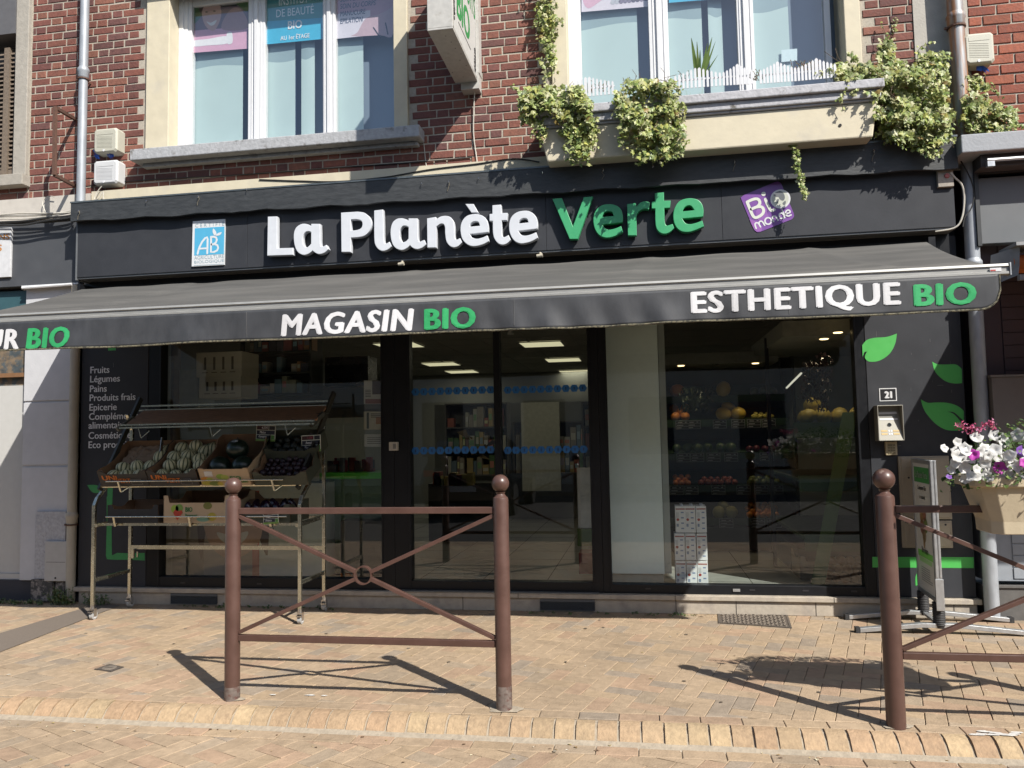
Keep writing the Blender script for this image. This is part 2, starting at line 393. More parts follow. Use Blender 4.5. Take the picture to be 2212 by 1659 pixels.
mb = MB(); mb.box(-60, 60, -60, -4.751, -.6, KZ-.003); tag(mb.build('shaded_asphalt_road', mat('shaded_asphalt', (.055, .054, .053), .9, var=.25, scale=40, bump=.4, bscale=200, stain=.2)), kind='structure')  # far road coloured this dark to stand in for shade mirrored in the glass
mb = MB(); mb.box(-60, -9.01, -2.45, .2, -.5, -.012); mb.box(6.01, 60, -2.45, .2, -.5, -.012); mb.box(-60, 60, .31, 60, -.5, -.02)
tag(mb.build('far_ground', ROADM), kind='structure')

# grit, leaves and crumbs lying in the joints and along the wall
mb = MB()
for i in range(340):
    if i < 150: q = Vector((random.uniform(-5.2, 2.6), -abs(random.gauss(0.02, .035))-.02, .003))
    elif i < 230: q = Vector((random.uniform(-4.5, 2.2), random.uniform(-2.7, -2.6), KZ+.003))
    elif i < 280: q = Vector((random.uniform(-3.5, 2), random.uniform(-3.3, -2.7), KZ+.003))
    else: q = Vector((random.uniform(-4.5, 2.5), random.uniform(-2.4, -.1), .003))
    s_ = random.uniform(.003, .009)*(1.6 if random.random() < .2 else 1); a = random.uniform(0, 6.3)
    c = random.choice([(.62, .55, .38), (.30, .20, .09), (.16, .10, .06), (.66, .62, .52), (.42, .33, .12)])
    mb.add([q+Vector((math.cos(a+t)*s_*k, math.sin(a+t)*s_*k*.6, h)) for t, k, h in ((0, 1.5, 0), (1.6, .7, .003), (3.1, 1.3, .001), (4.6, .8, .004))], [(0, 1, 2, 3)], None, c)
for i in range(34):                                                   # old gum and oil spots
    q = Vector((random.uniform(-4.5, 2.5), random.uniform(-2.4, -.1), .0042)) if i < 24 else Vector((random.uniform(-3, 2), random.uniform(-3.6, -2.7), KZ+.0042))
    r_ = random.uniform(.006, .016); k_ = random.choice([(.17, .135, .10), (.13, .11, .09), (.34, .29, .22)])
    mb.add([q+Vector((r_*random.uniform(.7, 1.1)*math.cos(t*.785), r_*random.uniform(.7, 1.1)*math.sin(t*.785), 0)) for t in range(8)], [tuple(range(8))], None, k_)
tag(mb.build('leaf_litter', COLR), kind='stuff')
# white spray marks on the kerb edge
def blotch(mb, cx, cy, rx, ry, z, n=9, seed=1, c=None):
    rr = random.Random(seed); pts = [(cx+rx*math.cos(6.283*i/n)*rr.uniform(.6, 1.1), cy+ry*math.sin(6.283*i/n)*rr.uniform(.6, 1.1)) for i in range(n)]
    pts = poly2(pts, 3); mb.add([(x, y, z) for x, y in pts], [tuple(range(len(pts)))], None, c)
SPR = mat('spray_paint', (.68, .66, .62), .8, var=.25, scale=30)
mb = MB()
g0 = G(2090, 1571); g1 = G(2205, 1590)
for i in range(9):
    t = i/8; g_ = g0.lerp(g1, t); blotch(mb, g_.x, -2.452+random.uniform(-.02, .03), .035, .014, .0045+i*.0003, seed=i)
for u, v, s_ in ((590, 1502, .5), (670, 1503, .7), (700, 1504, .5)):
    g_ = G(u, v); blotch(mb, g_.x, g_.y, .05*s_, .02*s_, .0045, seed=int(u))
tag(mb.build('paint_marks', SPR), kind='structure')

# cast iron covers
IRON = mat('cast_iron', (.16, .135, .115), .6, metal=.3, var=.2, scale=30)
def cover(name, label, a, b, c_, d, rib):
    cen = (a+b+c_+d)/4; t = MB(); q = [a, b, c_, d]
    t.add([(p.x, p.y, .0035) for p in q]+[(p.x, p.y, -.004) for p in q], [(0, 1, 2, 3)]+[(i, i+4, (i+1) % 4+4, (i+1) % 4) for i in range(4)])
    def at(s_, r_, z): p = a.lerp(b, s_).lerp(d.lerp(c_, s_), r_); return Vector((p.x, p.y, z))
    for (s0, s1, r0, r1) in ((0, 1, 0, .05), (0, 1, .95, 1), (0, .03, .05, .95), (.97, 1, .05, .95)):
        t.add([at(s0, r0, .007), at(s1, r0, .007), at(s1, r1, .007), at(s0, r1, .007)], [(0, 1, 2, 3)])
    root = thing(name, label, 'drain cover', (cen.x, cen.y, 0)); t.build('plate', IRON, root)
    t = MB()
    if rib:
        for i in range(16):
            for j in range(8):
                s_, r_ = .06+i*.056, .1+j*.108; k = .02 if (i+j) % 2 else -.02
                p, q_ = at(s_, r_-.028, .0065), at(s_+.03, r_+.028, .0065)
                if (i+j) % 2: p, q_ = at(s_+.03, r_-.028, .0065), at(s_, r_+.028, .0065)
                t.bar(p, q_, .009, .005)
    else:
        t.lathe((cen.x, cen.y, .004), [(.045, 0), (.045, .003), (.036, .003)], 20)
        text_at(t, 'EAU', cen.x-.032, 0, .03, 0, bold=.02, xf=Matrix.Translation((0, cen.y-.01, .0095)) @ Matrix.Rotation(R(-90), 4, 'X'))
    t.build('tread' if rib else 'lettering', mat('worn_iron', (.34, .29, .24), .5, metal=.3, var=.2, scale=40), root)
cover('drain_cover', 'rectangular chequered iron cover in the pavers under the fruit window', G(1550, 1324), G(1702, 1330), G(1711, 1358), G(1552, 1347), True)
cover('water_cover', 'small square iron cover in the pavement left of the barrier', G(203, 1447), G(240, 1452), G(268, 1442), G(235, 1436), False)

# ================================================================ MAIN BUILDING
BRK = mat('brick', attr=True, stain=.2, rough=.85, var=.22, scale=14, bump=.4, bscale=50, c2=(.36, .20, .15), thr=(.66, .85))
MORT = mat('mortar', (.48, .43, .355), .95, var=.15, scale=20, bump=.3, bscale=80)
def brick_field(mb, x0, x1, z0, z1, y, pal, Ls=.212, Lh=.101, H=.0755, j=.013, proud=.006, flem=True, holes=()):
    k = 0; z = z0
    while z < z1:
        x = x0-random.Random(k).random()*.01-(.0 if k % 2 else (Ls+Lh+2*j)/2 if flem else (Ls+j)/2); i = k % 2 if False else 0
        while x < x1:
            L = (Ls if i % 2 == 0 else Lh) if flem else Ls; L *= random.uniform(.96, 1.03); a, b = max(x, x0), min(x+L, x1); i += 1; x += L+j
            if b-a < .02: continue
            cx, cz = (a+b)/2, z+H/2-j/2
            if any(h[0]-.02 < cx < h[1]+.02 and h[2] < cz < h[3] for h in holes): continue
            zz = z+random.gauss(0, .0012); h_ = H-j+random.gauss(0, .0012); yy = y-proud+random.gauss(0, .0012)
            base = random.choice(pal); f = random.uniform(.82, 1.14); c = tuple(q*f for q in base)
            jx = [random.gauss(0, .0016) for _ in range(4)]; e = .0035
            O = [(a+jx[0], zz), (b+jx[1], zz+random.gauss(0, .001)), (b+jx[2], zz+h_), (a+jx[3], zz+h_+random.gauss(0, .001))]
            I = [(O[0][0]+e, O[0][1]+e), (O[1][0]-e, O[1][1]+e), (O[2][0]-e, O[2][1]-e), (O[3][0]+e, O[3][1]-e)]
            vs = [(p[0], yy, p[1]) for p in I]+[(p[0], yy+.003, p[1]) for p in O]+[(p[0], y+.004, p[1]) for p in O]
            mb.add(vs, [(0, 1, 2, 3)]+[(q, q+4, (q+1) % 4+4, (q+1) % 4) for q in range(4)]+[(q+4, q+8, (q+1) % 4+8, (q+1) % 4+4) for q in range(4)], None, c)
        z += H; k += 1
RED = [(.215, .077, .057), (.195, .070, .054), (.245, .090, .064), (.175, .066, .056), (.225, .080, .057), (.15, .064, .057), (.27, .11, .075)]
BLD = thing('shop_building', 'red brick building with a black shopfront on its ground floor', 'building', (-1.4, 0, 0))
TOPZ = 6.4
W1 = (-4.60, -2.0, 4.07); W2 = (-.69, 1.87, 3.70)
mb = MB(); brick_field(mb, -5.86, 2.28, 3.88, TOPZ, .05, RED, holes=((W1[0], W1[1], W1[2], 9), (W2[0], W2[1], W2[2], 9)))
o = mb.build('brick_wall', BRK, BLD)
mb = MB()
for x0, x1, z0, z1 in ((-5.9, W1[0], 2.95, 8.5), (W1[0], W1[1], 2.95, W1[2]), (W1[1], W2[0], 2.95, 8.5), (W2[0], W2[1], 2.95, W2[2]), (W2[1], 2.28, 2.95, 8.5), (W1[0], W1[1], 5.9, 8.5), (W2[0], W2[1], 5.9, 8.5)):
    mb.box(x0, x1, .05, .34, z0, z1)
mb.build('mortar_backing', MORT, BLD)
mb = MB(); mb.box(-6.2, 2.7, .35, .5, 2.95, 3.9); mb.box(-6.2, 2.6, .3, 9, 2.93, 2.949); mb.box(-6.3, 2.8, .04, 9, 8.5, 8.7)
mb.box(-6.0, -5.8, .5, 9, 3.0, 8.5); mb.box(2.3, 2.5, .5, 9, 3.0, 8.5); mb.box(-5.8, 2.3, 8.8, 9, 3.0, 8.5)
mb.build('upper_rooms', mat('room_dark', (.09, .10, .12), .8), BLD)
mb = MB(); mb.box(2.281, 2.69, .035, .3, 3.6, 8.5)
mb.build('render_strip', mat('render', (.50, .47, .42), .85, var=.1, scale=6, bump=.2), BLD)
# cream band above the fascia
mb = MB(); mb.box(-5.12, -.72, -.03, .052, 3.66, 3.872); mb.build('cream_band', CREAM, BLD)
mb = MB(); mb.box(-6.6, -5.14, -.02, .05, 3.64, 3.86); mb.build('pale_band', mat('pale_band', (.62, .58, .52), .75, var=.1, scale=6), BLD)

# ---- upper windows
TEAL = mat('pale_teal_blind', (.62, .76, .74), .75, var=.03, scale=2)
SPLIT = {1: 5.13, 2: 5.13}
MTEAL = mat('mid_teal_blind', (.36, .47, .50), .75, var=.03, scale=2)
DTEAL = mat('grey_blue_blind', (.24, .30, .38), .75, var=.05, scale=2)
NAVY = mat('navy_gap', (.02, .035, .11), .5, var=.1)
PINK = mat('poster', attr=True, gain=1.35, rough=.45, var=.05, scale=20)
def window(x0, x1, zs, panes, surr, name_seed, blinds):
    """x0,x1 frame extents; zs sill z; panes = list of (xa, xb) glass; surr = (xl0, xl1, xr0, xr1) surround strips"""
    m = MB(); top = 5.9; yf = .20
    win = MB()
    win.box(surr[0], surr[1], .020, .34, zs, top); win.box(surr[2], surr[3], .020, .34, zs, top)
    win.box(surr[0]-.0, surr[3]+.0, .018, .345, top, top+.35); win.box(surr[0]-.05, surr[3]+.05, -.05, .02, 5.80, 5.92)
    root = win.build('window', CREAM, BLD, bevel=.006)
    f = MB(); edges = [x0]+[e for p in panes for e in p]+[x1]
    for i in range(0, len(edges), 2):
        a, b = edges[i], edges[i+1]; f.box(a, b, yf-.012, yf+.06, zs, top-.02)
        if i and i < len(edges)-2:
            cx = (a+b)/2; f.box(cx-.018, cx+.018, yf-.030, yf-.011, zs, top-.02)
            for q in (cx-.045, cx+.045): f.box(q-.006, q+.006, yf-.018, yf-.011, zs, top-.02)
        elif i == 0:
            for q in (.3, .62): f.box(a, a+(b-a)*(1-q), yf-.012-.022*q*1.3, yf-.011, zs, top-.02)
    for a, b in panes: f.box(a, b, yf-.002, yf+.05, top-.17, top-.021); f.box(a, b, yf-.004, yf+.05, zs, zs+.045)
    f.build('frame', WHITE, root, bevel=.003)
    g = MB()
    for a, b in panes: g.quad((a, yf+.02, zs+.04), (b, yf+.02, zs+.04), (b, yf+.02, top-.16), (a, yf+.02, top-.16))
    g.build('pane', GLU, root)
    b_ = MB()
    for (xa, xb, kind) in blinds:
        yb = .27 if kind == 0 else .36
        n = 14
        for i in range(n):
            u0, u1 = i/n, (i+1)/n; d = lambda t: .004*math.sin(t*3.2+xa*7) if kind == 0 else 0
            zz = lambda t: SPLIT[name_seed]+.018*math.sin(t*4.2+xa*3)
            X0, X1, Y0_, Y1_ = xa+(xb-xa)*u0, xa+(xb-xa)*u1, yb+d(u0), yb+d(u1)
            if kind: b_.add([(X0, Y0_, zs-.3), (X1, Y1_, zs-.3), (X1, Y1_, top+.2), (X0, Y0_, top+.2)], [(0, 1, 2, 3)], kind)
            else:
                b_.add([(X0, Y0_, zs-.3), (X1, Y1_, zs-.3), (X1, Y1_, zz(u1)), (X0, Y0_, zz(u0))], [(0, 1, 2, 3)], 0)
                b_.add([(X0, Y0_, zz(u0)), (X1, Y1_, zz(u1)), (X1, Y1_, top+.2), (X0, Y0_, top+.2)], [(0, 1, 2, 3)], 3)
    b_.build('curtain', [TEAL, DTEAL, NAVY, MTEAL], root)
    return root
S = P(388, 310, .2).x
w1p = [(P(414, 250, .2).x, P(537, 250, .2).x), (P(573, 250, .2).x, P(699, 250, .2).x), (P(726, 250, .2).x, P(862, 250, .2).x)]
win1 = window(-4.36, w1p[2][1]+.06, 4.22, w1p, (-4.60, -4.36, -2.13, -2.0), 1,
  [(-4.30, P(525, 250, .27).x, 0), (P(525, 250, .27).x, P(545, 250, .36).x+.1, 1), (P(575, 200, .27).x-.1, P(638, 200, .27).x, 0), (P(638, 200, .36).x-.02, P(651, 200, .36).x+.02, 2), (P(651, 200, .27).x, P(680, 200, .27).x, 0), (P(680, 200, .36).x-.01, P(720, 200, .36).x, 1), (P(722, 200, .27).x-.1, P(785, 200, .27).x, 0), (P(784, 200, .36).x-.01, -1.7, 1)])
w2p = [(P(1256, 110, .2).x, P(1403, 110, .2).x), (P(1445, 110, .2).x, P(1594, 110, .2).x), (P(1630, 110, .2).x, P(1783, 110, .2).x)]
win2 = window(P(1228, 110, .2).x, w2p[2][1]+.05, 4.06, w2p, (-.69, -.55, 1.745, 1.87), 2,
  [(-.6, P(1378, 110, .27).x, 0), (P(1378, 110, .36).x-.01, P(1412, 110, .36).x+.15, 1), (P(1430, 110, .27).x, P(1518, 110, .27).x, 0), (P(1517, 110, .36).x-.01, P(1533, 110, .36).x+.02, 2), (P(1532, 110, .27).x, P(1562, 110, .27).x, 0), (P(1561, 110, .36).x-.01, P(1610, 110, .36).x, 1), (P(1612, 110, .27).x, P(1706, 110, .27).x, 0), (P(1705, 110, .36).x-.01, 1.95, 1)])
# posters stuck inside the panes (flat prints)
def rect_uv(mb, u0, v0, u1, v1, y, c, tilt=0):
    mb.quad(P(u0, v1, y), P(u1, v1-tilt, y), P(u1, v0-tilt, y), P(u0, v0, y), None, c)
def shape(mb, pts, y, c, n=4): q = poly2(pts, n); mb.add([P(p[0], p[1], y) for p in q], [tuple(range(len(q)))], None, c)
YP = .228
m = MB(); rect_uv(m, 416, 20, 536, 112, YP, (.20, .13, .15), 9); rect_uv(m, 418, 66, 535, 114, YP-.001, (.66, .36, .48), 9)
shape(m, [(418, 0), (470, -8), (534, -12), (534, 26), (505, 5), (470, 4), (440, 30), (418, 50)], YP-.0012, (.05, .12, .03))
shape(m, [(490, 30), (510, 15), (528, 30), (535, 60), (500, 66), (478, 60)], YP-.0014, (.42, .25, .24))
shape(m, [(437, 20), (450, 5), (470, 5), (478, 25), (474, 48), (462, 66), (447, 60), (438, 42)], YP-.0016, (.55, .33, .28))
shape(m, [(434, 30), (430, 10), (445, -4), (470, -4), (480, 16), (474, 12), (455, 6), (441, 14)], YP-.0018, (.07, .035, .03))
for a in ((446, 26), (463, 24)): shape(m, [(a[0]-3.5, a[1]), (a[0], a[1]-1.6), (a[0]+3.5, a[1]), (a[0], a[1]+1.4)], YP-.002, (.03, .02, .02), 3)
shape(m, [(446, 46), (455, 49), (468, 43), (463, 53), (454, 55)], YP-.002, (.75, .70, .66), 3)
shape(m, [(418, 88), (450, 84), (490, 78), (490, 94), (450, 98), (418, 100)], YP-.0022, (.78, .74, .76)); shape(m, [(490, 72), (501, 70), (502, 92), (491, 94)], YP-.0024, (.75, .72, .74))
m.build('poster', PINK, win1)
m = MB(); rect_uv(m, 575, -30, 699, 96, YP, (.06, .42, .62), 12); rect_uv(m, 575, -40, 699, 46, YP-.001, (.05, .27, .29), 8)
W_ = (.78, .80, .82)
for body, u0, u1, vb, vt, bold in (('INSTITUT', 603, 666, 13, -6, .0), ('DE BEAUTÉ', 597, 678, 38, 17, .0), ('BIO', 622, 653, 64, 46, .03), ('AU 1er ÉTAGE', 606, 669, 88, 76, .02)):
    a, b = P(u0, vb, YP), P(u1, vb-(u1-u0)*.08, YP); t = P(u0, vt, YP); text_box(m, body, a.x, b.x, a.z, t.z, YP-.002, None, W_, bold=bold)
m.build('poster', PINK, win1)
m = MB(); rect_uv(m, 727, -40, 851, 84, YP, (.50, .30, .36), 12); rect_uv(m, 727, 30, 800, 84, YP-.001, (.68, .62, .68), 8)
shape(m, [(755, -30), (850, -30), (850, 10), (820, 30), (790, 40), (772, 70), (760, 78), (820, 76), (850, 72), (850, -40)], YP-.0012, (.52, .36, .40))
for body, u0, u1, vb in (('SOIN DU VISAGE', 735, 815, 5), ('SOIN DU CORPS', 735, 812, 20), ('MANUCURE', 735, 790, 36), ('EPILATION', 735, 784, 52)):
    a, b = P(u0, vb, YP), P(u1, vb-(u1-u0)*.07, YP); t = P(u0, vb-11, YP); text_box(m, body, a.x, b.x, a.z, t.z, YP-.002, None, (.10, .12, .18), bold=.01, shear=.15)
for a, b in (((807, 60), (822, 82)), ((833, 50), (838, 74))): m.ribbon([V2(*a, YP), V2(*b, YP)], .012, YP-.0025, None, (.03, .03, .04))
m.build('poster', PINK, win1)
m = MB(); rect_uv(m, 1256, -60, 1402, 26, YP, (.70, .62, .68), 12)
shape(m, [(1260, -10), (1300, -40), (1330, -20), (1300, 0), (1270, 18)], YP-.001, (.68, .40, .50))
for i in range(9): shape(m, [(1318+i*9, 6-i*.8), (1324+i*9, -4-i), (1330+i*9, 2-i), (1325+i*9, 10-i)], YP-.0015, random.choice([(.22, .18, .24), (.5, .48, .52), (.12, .1, .14)]), 3)
m.build('poster', PINK, win2)
m = MB(); rect_uv(m, 1445, -60, 1594, 6, YP, (.06, .42, .62), 12); m.build('poster', PINK, win2)
m = MB(); rect_uv(m, 1688, 108, 1722, 134, .25, (.60, .70, .72), 3); m.build('paper_note', PINK, win2)
# sills
m = MB(); a = P(287, 323, -.1); b = P(905, 274, -.1); m.box(-4.66, -1.855, -.12, .2, 4.108, 4.215); m.box(-4.60, -1.9, -.02, .1, 4.07, 4.107)
m.build('window_sill', STONE, BLD, bevel=.008)
# balcony planter trough under window 2
m = MB()
zt, zb = 3.985, 3.60
xs = [(-.815, 1.885, -.46, 4.05, 4.12), (-.785, 1.865, -.43, 3.985, 4.0495), (-.77, 1.855, -.41, 3.965, 3.9845)]
for x0, x1, y0, z0, z1 in xs: m.box(x0, x1, y0, .05, z0, z1)
tr = m.build('trough_ledge', mat('weathered_ledge', (.50, .50, .53), .8, var=.16, scale=9, bump=.5, bscale=35, c2=(.14, .13, .11), thr=(.6, .7)), BLD, bevel=.008)
m = MB(); m.prism([(-.765, 3.964), (-.70, 3.69), (1.80, 3.69), (1.845, 3.964)], -.395, .05); o = m.build('trough_body', CREAM, BLD, bevel=.012)
m = MB(); m.box(-.72, 1.84, -.40, -.1, 4.121, 4.135); m.build('trough_soil', SAND, BLD)
m = MB(); q = P(1814, 492/1.8436/1.8228+0, -.4)
q = P((2900+752/1.8436)/1.8228, 910/1.8436/1.8228, -.396); m.lathe((q.x, -.398, q.z), [(.0, -.002), (.012, -.002), (.012, .01)], 12, axis='y'); m.build('drain_hole', DEEP, BLD)
# hidden upper reveal closing
# ---- plinth
m = MB(); m.box(-5.20, 2.49, .0, .3, 0, .108); base = m.build('plinth', PLINTH, BLD, bevel=.004)
m = MB(); m.box(-5.24, 2.52, -.022, .3, .110, .150)
m.build('plinth_ledge', PLINTH, BLD, bevel=.005)
m = MB()
for u in (1000, 1460, 1590, 1762, 2060): q = P(u, 1300, 0); m.box(q.x-.002, q.x+.002, -.0025, .0, .0, .108)
for u in (1120, 1458, 1800): q = P(u, 1280, 0); m.box(q.x-.0018, q.x+.0018, -.0245, -.022, .110, .151)
m.build('plinth_joint', DEEP, base)
# vents
def vent(u0, u1):
    a, b = P(u0, 1300, 0).x, P(u1, 1300, 0).x
    r = thing('air_vent', 'x', 'vent', ((a+b)/2, -.004, 0)); t = MB(); t.box(a, b, -.009, -.004, .018, .106); t.build('backing', DEEP, r)
    t = MB(); t.box(a, b, -.013, -.0095, .084, .106); t.box(a, b, -.013, -.0095, .012, .018)
    x = a; k = 0
    dz = .0085
    while x < b:
        for q in range(8):
            z = .022+q*dz; xx = x+(.005 if q % 2 else 0)
            t.tube([(xx+.0046*math.cos(h), -.0115, z+.0046*math.sin(h)) for h in [i*math.pi/3+.52 for i in range(7)]], .0011, 3, cap=False)
        x += .0105
    t.build('mesh_grille', mat('vent_grey', (.10, .11, .12), .5), r); return r
vent(370, 470)['label'] = 'dark honeycomb air vent in the plinth behind the produce stand'
vent(1167, 1285)['label'] = 'dark honeycomb air vent in the plinth under the glass doors'
# ================================================================ SHOPFRONT
def ZF(name, reg, s):                  # helper: photo crop coordinates -> survey coordinates
    return lambda p: ((reg[0]+p[0]/s)/1.8228, (reg[1]+p[1]/s)/1.8228)
m = MB(); m.box(-5.235, -4.541, .03, .3, .152, 2.99); m.build('pillar_panel', BLACK, BLD, bevel=.003)
m = MB(); m.box(1.782, 2.50, .03, .3, .152, 2.99); m.build('pillar_panel', BLACK, BLD, bevel=.003)
m = MB(); m.box(-4.54, 1.781, .06, .3, 2.50, 2.99); m.box(-5.18, 2.44, .0, .0285, 2.80, 3.2); m.build('lintel_panel', FRAME, BLD)
GY = .085
def shopwin(x0, x1, f0, f1, zg, name='shop_window', midx=None, dz=.0):
    f = MB(); yb = .14
    f.box(x0, f0, .035, yb, .152, 2.499); f.box(f1, x1, .035, yb, .152, 2.499)
    f.box(f0, f1, .035, yb, .152, zg); f.box(f0, f1, .05, yb, 2.40, 2.499)
    for a in (f0, f1): f.box(a-.004 if a == f1 else a-.012, a+.012 if a == f1 else a+.004, .028, .0345, .152, 2.45)
    if midx: f.box(midx[0], midx[1], .04, yb, zg, 2.40)
    r = f.build(name, FRAME, BLD, bevel=.003)
    for a, b in ((f0, f1),) if not midx else ((f0, midx[0]), (midx[1], f1)):
        g = MB(); g.quad((a, GY, zg-.003), (b, GY, zg-.003), (b, GY, 2.405), (a, GY, 2.405)); g.build('pane', GLS, r)
    return r
XL = P(350, 1240, GY).x
shw1 = shopwin(-4.54, -2.16, XL, -2.275, .245)
m = MB()
for u in (395, 560, 735, 1400, 1625, 1740, 1845):
    q = P(u, 1270, .035); m.box(q.x-.022, q.x+.022, .031, .0345, .185, .197)
m.build('drain_slot', mat('dark_slot', (.03, .03, .035), .4), shw1)
shd = shopwin(-2.158, -.36, -2.015, -.443, .235, 'glass_door', (-1.262, -1.205))
shw2 = shopwin(-.358, 1.781, -.290, 1.700, .225)
m = MB(); q = P(1591, 1272, .03); m.box(q.x-.028, q.x+.028, .026, .0345, .178, .200); m.build('clip', ALU, shw2)
# threshold strip of the doors
m = MB(); m.box(-2.15, -.40, -.03, .034, .1505, .158); m.build('door_threshold', mat('tread_plate', (.22, .22, .21), .6, var=.2, scale=40), BLD)
# stickers on the door glass
BLUE = mat('blue_sticker', (.02, .17, .52), .5, var=.05)
def stickers(u0, u1, v, n):
    m = MB(); a, b = P(u0, v, GY), P(u1, v, GY); rr = (b.x-a.x)/n*.54
    for i in range(n):
        cx = a.x+(b.x-a.x)*(i+.5)/n
        m.prism([(cx+rr*1.0*sx, a.z+rr*.82*sz) for sx, sz in ((-.95, 0), (-.5, -.95), (.5, -.95), (.95, 0), (.5, .95), (-.5, .95))], GY-.004, GY-.0035)
        m.box(cx-rr*.1, cx+rr*.1, GY-.0048, GY-.0041, a.z-rr*.3, a.z+rr*.3, 1)
    m.build('sticker_row', [BLUE, NAVY], shd)
for u0, u1, v in ((889, 1069, 847), (1088, 1268, 843), (889, 1069, 974), (1088, 1270, 973)): stickers(u0, u1, v, 10)
m = MB(); a = P(843, 955, .03); b = P(861, 973, .03); m.box(a.x, b.x, -.005, .034, b.z, a.z); m.box(a.x+.035, b.x-.012, -.007, -.0051, b.z+.015, a.z-.015, 1)
tag(m.build('door_sensor', [mat('offwhite_plastic', (.62, .60, .54), .5), mat('grey_plastic', (.25, .25, .25), .5)], None, bevel=.003, loc=(a.x, .03, a.z)), 'small square off-white switch box on the black post left of the glass doors', 'switch')

# decals on the pillars
Z5 = ZF('z', (3300, 1200), 2.0738); Z6 = ZF('z', (3200, 1900), 1.476); Z8 = ZF('z', (300, 1350), 2.1067); Z9 = ZF('z', (300, 1950), 2.1067)
def decal(name, pts, f, y, mt, parent, n=4, t=.001):
    q = poly2([(*f(p), 1) if len(p) > 2 else f(p) for p in pts], n); m = MB(); m.prism([V2(u, v, y) for u, v in q], y-t, y); return m.build(name, mt, parent)
L1 = [(480, 235, 1), (465, 320), (420, 400), (340, 455), (260, 465), (222, 440), (222, 410), (238, 382, 1), (215, 388), (200, 425, 1), (197, 330, 1), (235, 288), (300, 270), (400, 262)]
L2 = [(768, 465, 1), (810, 485), (880, 488), (960, 488), (1005, 520), (1010, 540, 1), (1012, 640, 1), (950, 643), (880, 625), (820, 580), (785, 530)]
L3 = [(675, 772, 1), (730, 800), (800, 798), (880, 800), (960, 820), (1020, 860), (1026, 890, 1), (1027, 950, 1), (990, 915), (945, 878), (893, 872, 1), (940, 890), (985, 935), (1020, 975, 1), (1022, 1024, 1), (970, 1028), (880, 1020), (800, 975), (730, 900), (695, 840)]
for L in (L1, L2, L3): decal('leaf_decal', L, Z5, .0298, GREEN, BLD)
decal('stripe_decal', [(347, 432, 1), (935, 434, 1), (936, 497, 1), (347, 493, 1)], Z6, .0298, GREEN, BLD)
decal('leaf_decal', [(598, 600, 1), (597, 550), (612, 518), (640, 500, 1), (660, 560), (640, 585)], Z6, .0298, GREEN, BLD)
DG = mat('green_tape', (.05, .34, .10), .6, var=.12, scale=20)
decal('leaf_decal', [(92, 1180, 1), (150, 1178), (190, 1190), (230, 1222, 1), (180, 1245), (130, 1235)], Z8, .0298, DG, BLD)
decal('stem_decal', [(262, 1175, 1), (305, 1190, 1), (300, 1330, 1), (296, 1440, 1), (254, 1440, 1), (258, 1330, 1)], Z8, .0298, DG, BLD)
decal('stem_decal', [(254, 10, 1), (296, 10, 1), (294, 300, 1), (297, 500, 1), (340, 478, 1), (400, 480), (460, 482, 1), (568, 478, 1), (568, 542, 1), (440, 535), (320, 535), (256, 530, 1), (247, 500, 1), (254, 260, 1)], Z9, .0297, DG, BLD)
q = P(242, 757, .03); m = MB(); m.box(q.x-.04, q.x+.04, .029, .03, q.z, q.z+.03); m.build('leaf_decal', GREEN, BLD)
m = MB(); rr = random.Random(41)                                   # scuffs and drips on the black panels
for x0, x1, z0, z1, n_ in ((1.85, 2.48, .3, 2.5, 26), (-5.2, -4.6, .4, 2.3, 8)):
    for i in range(n_):
        x, z = rr.uniform(x0, x1), rr.uniform(z0, z1); L_ = rr.uniform(.01, .05); k = rr.random() < .5; c = rr.choice([(.13, .13, .14), (.10, .10, .105), (.18, .18, .18)]); w_ = rr.uniform(.001, .003)
        m.box(x, x+(w_ if k else L_), .0289, .0293, z, z+(L_ if k else w_), c=c)
m.build('scuff', COLR, BLD); bpy.data.objects['scuff']['kind'] = 'stuff'
# list lettering on the left pillar
TXT = mat('grey_vinyl', (.85, .87, .90), .5, var=.04)
m = MB(); y = .0293
lines = [('Fruits', 194, 806.5), ('Légumes', 193.5, 826), ('Pains', 193, 847), ('Produits frais', 192.5, 866.5), ('Epicerie', 192, 887), ('Compléments', 191.5, 907), ('alimentaires', 191, 926), ('Cosmétique', 190.5, 948), ('Eco produits', 190, 968)]
a, b = P(194, 866, y), P(293, 863, y)
vs, _ = text_vf('Produits frais', .012); wd = max(v.x for v in vs)-min(v.x for v in vs); SZ = (b.x-a.x)/wd
for s_, u, v in lines:
    q = P(u, v, y); text_at(m, s_, q.x, q.z, SZ, y, bold=.018)
m.build('lettering', TXT, BLD)

# house number, intercom, keypad, meter cabinets
a, b = P(1898.5, 839, .03), P(1937.4, 866, .03)
m = MB(); m.box(a.x, b.x, .026, .0295, b.z, a.z); r = tag(m.build('house_number', WHITE, None, loc=(a.x, .03, b.z)), 'black house number plate 21 with a white rim', 'number plate')
m = MB(); m.box(a.x+.007, b.x-.007, .0252, .0258, b.z+.007, a.z-.007); m.build('plate_face', mat('plate_black', (.015, .015, .017), .4), r)
m = MB(); text_box(m, '21', a.x+.036, b.x-.034, b.z+.022, a.z-.024, .0245, bold=.09); m.build('digits', WHITE, r)
a, b = P(1893, 876, -.05), P(1952.5, 951.5, -.05)
IX0, IX1, IZ0, IZ1 = a.x, b.x, b.z, a.z
r = thing('intercom', 'stainless steel door intercom box with hooded top and name buttons', 'intercom', ((IX0+IX1)/2, .03, IZ0))
STEEL = mat('brushed_steel', (.34, .33, .29), .5, metal=.35, var=.06, scale=30, stretch=(1, 1, 8))
m = MB(); t = .006
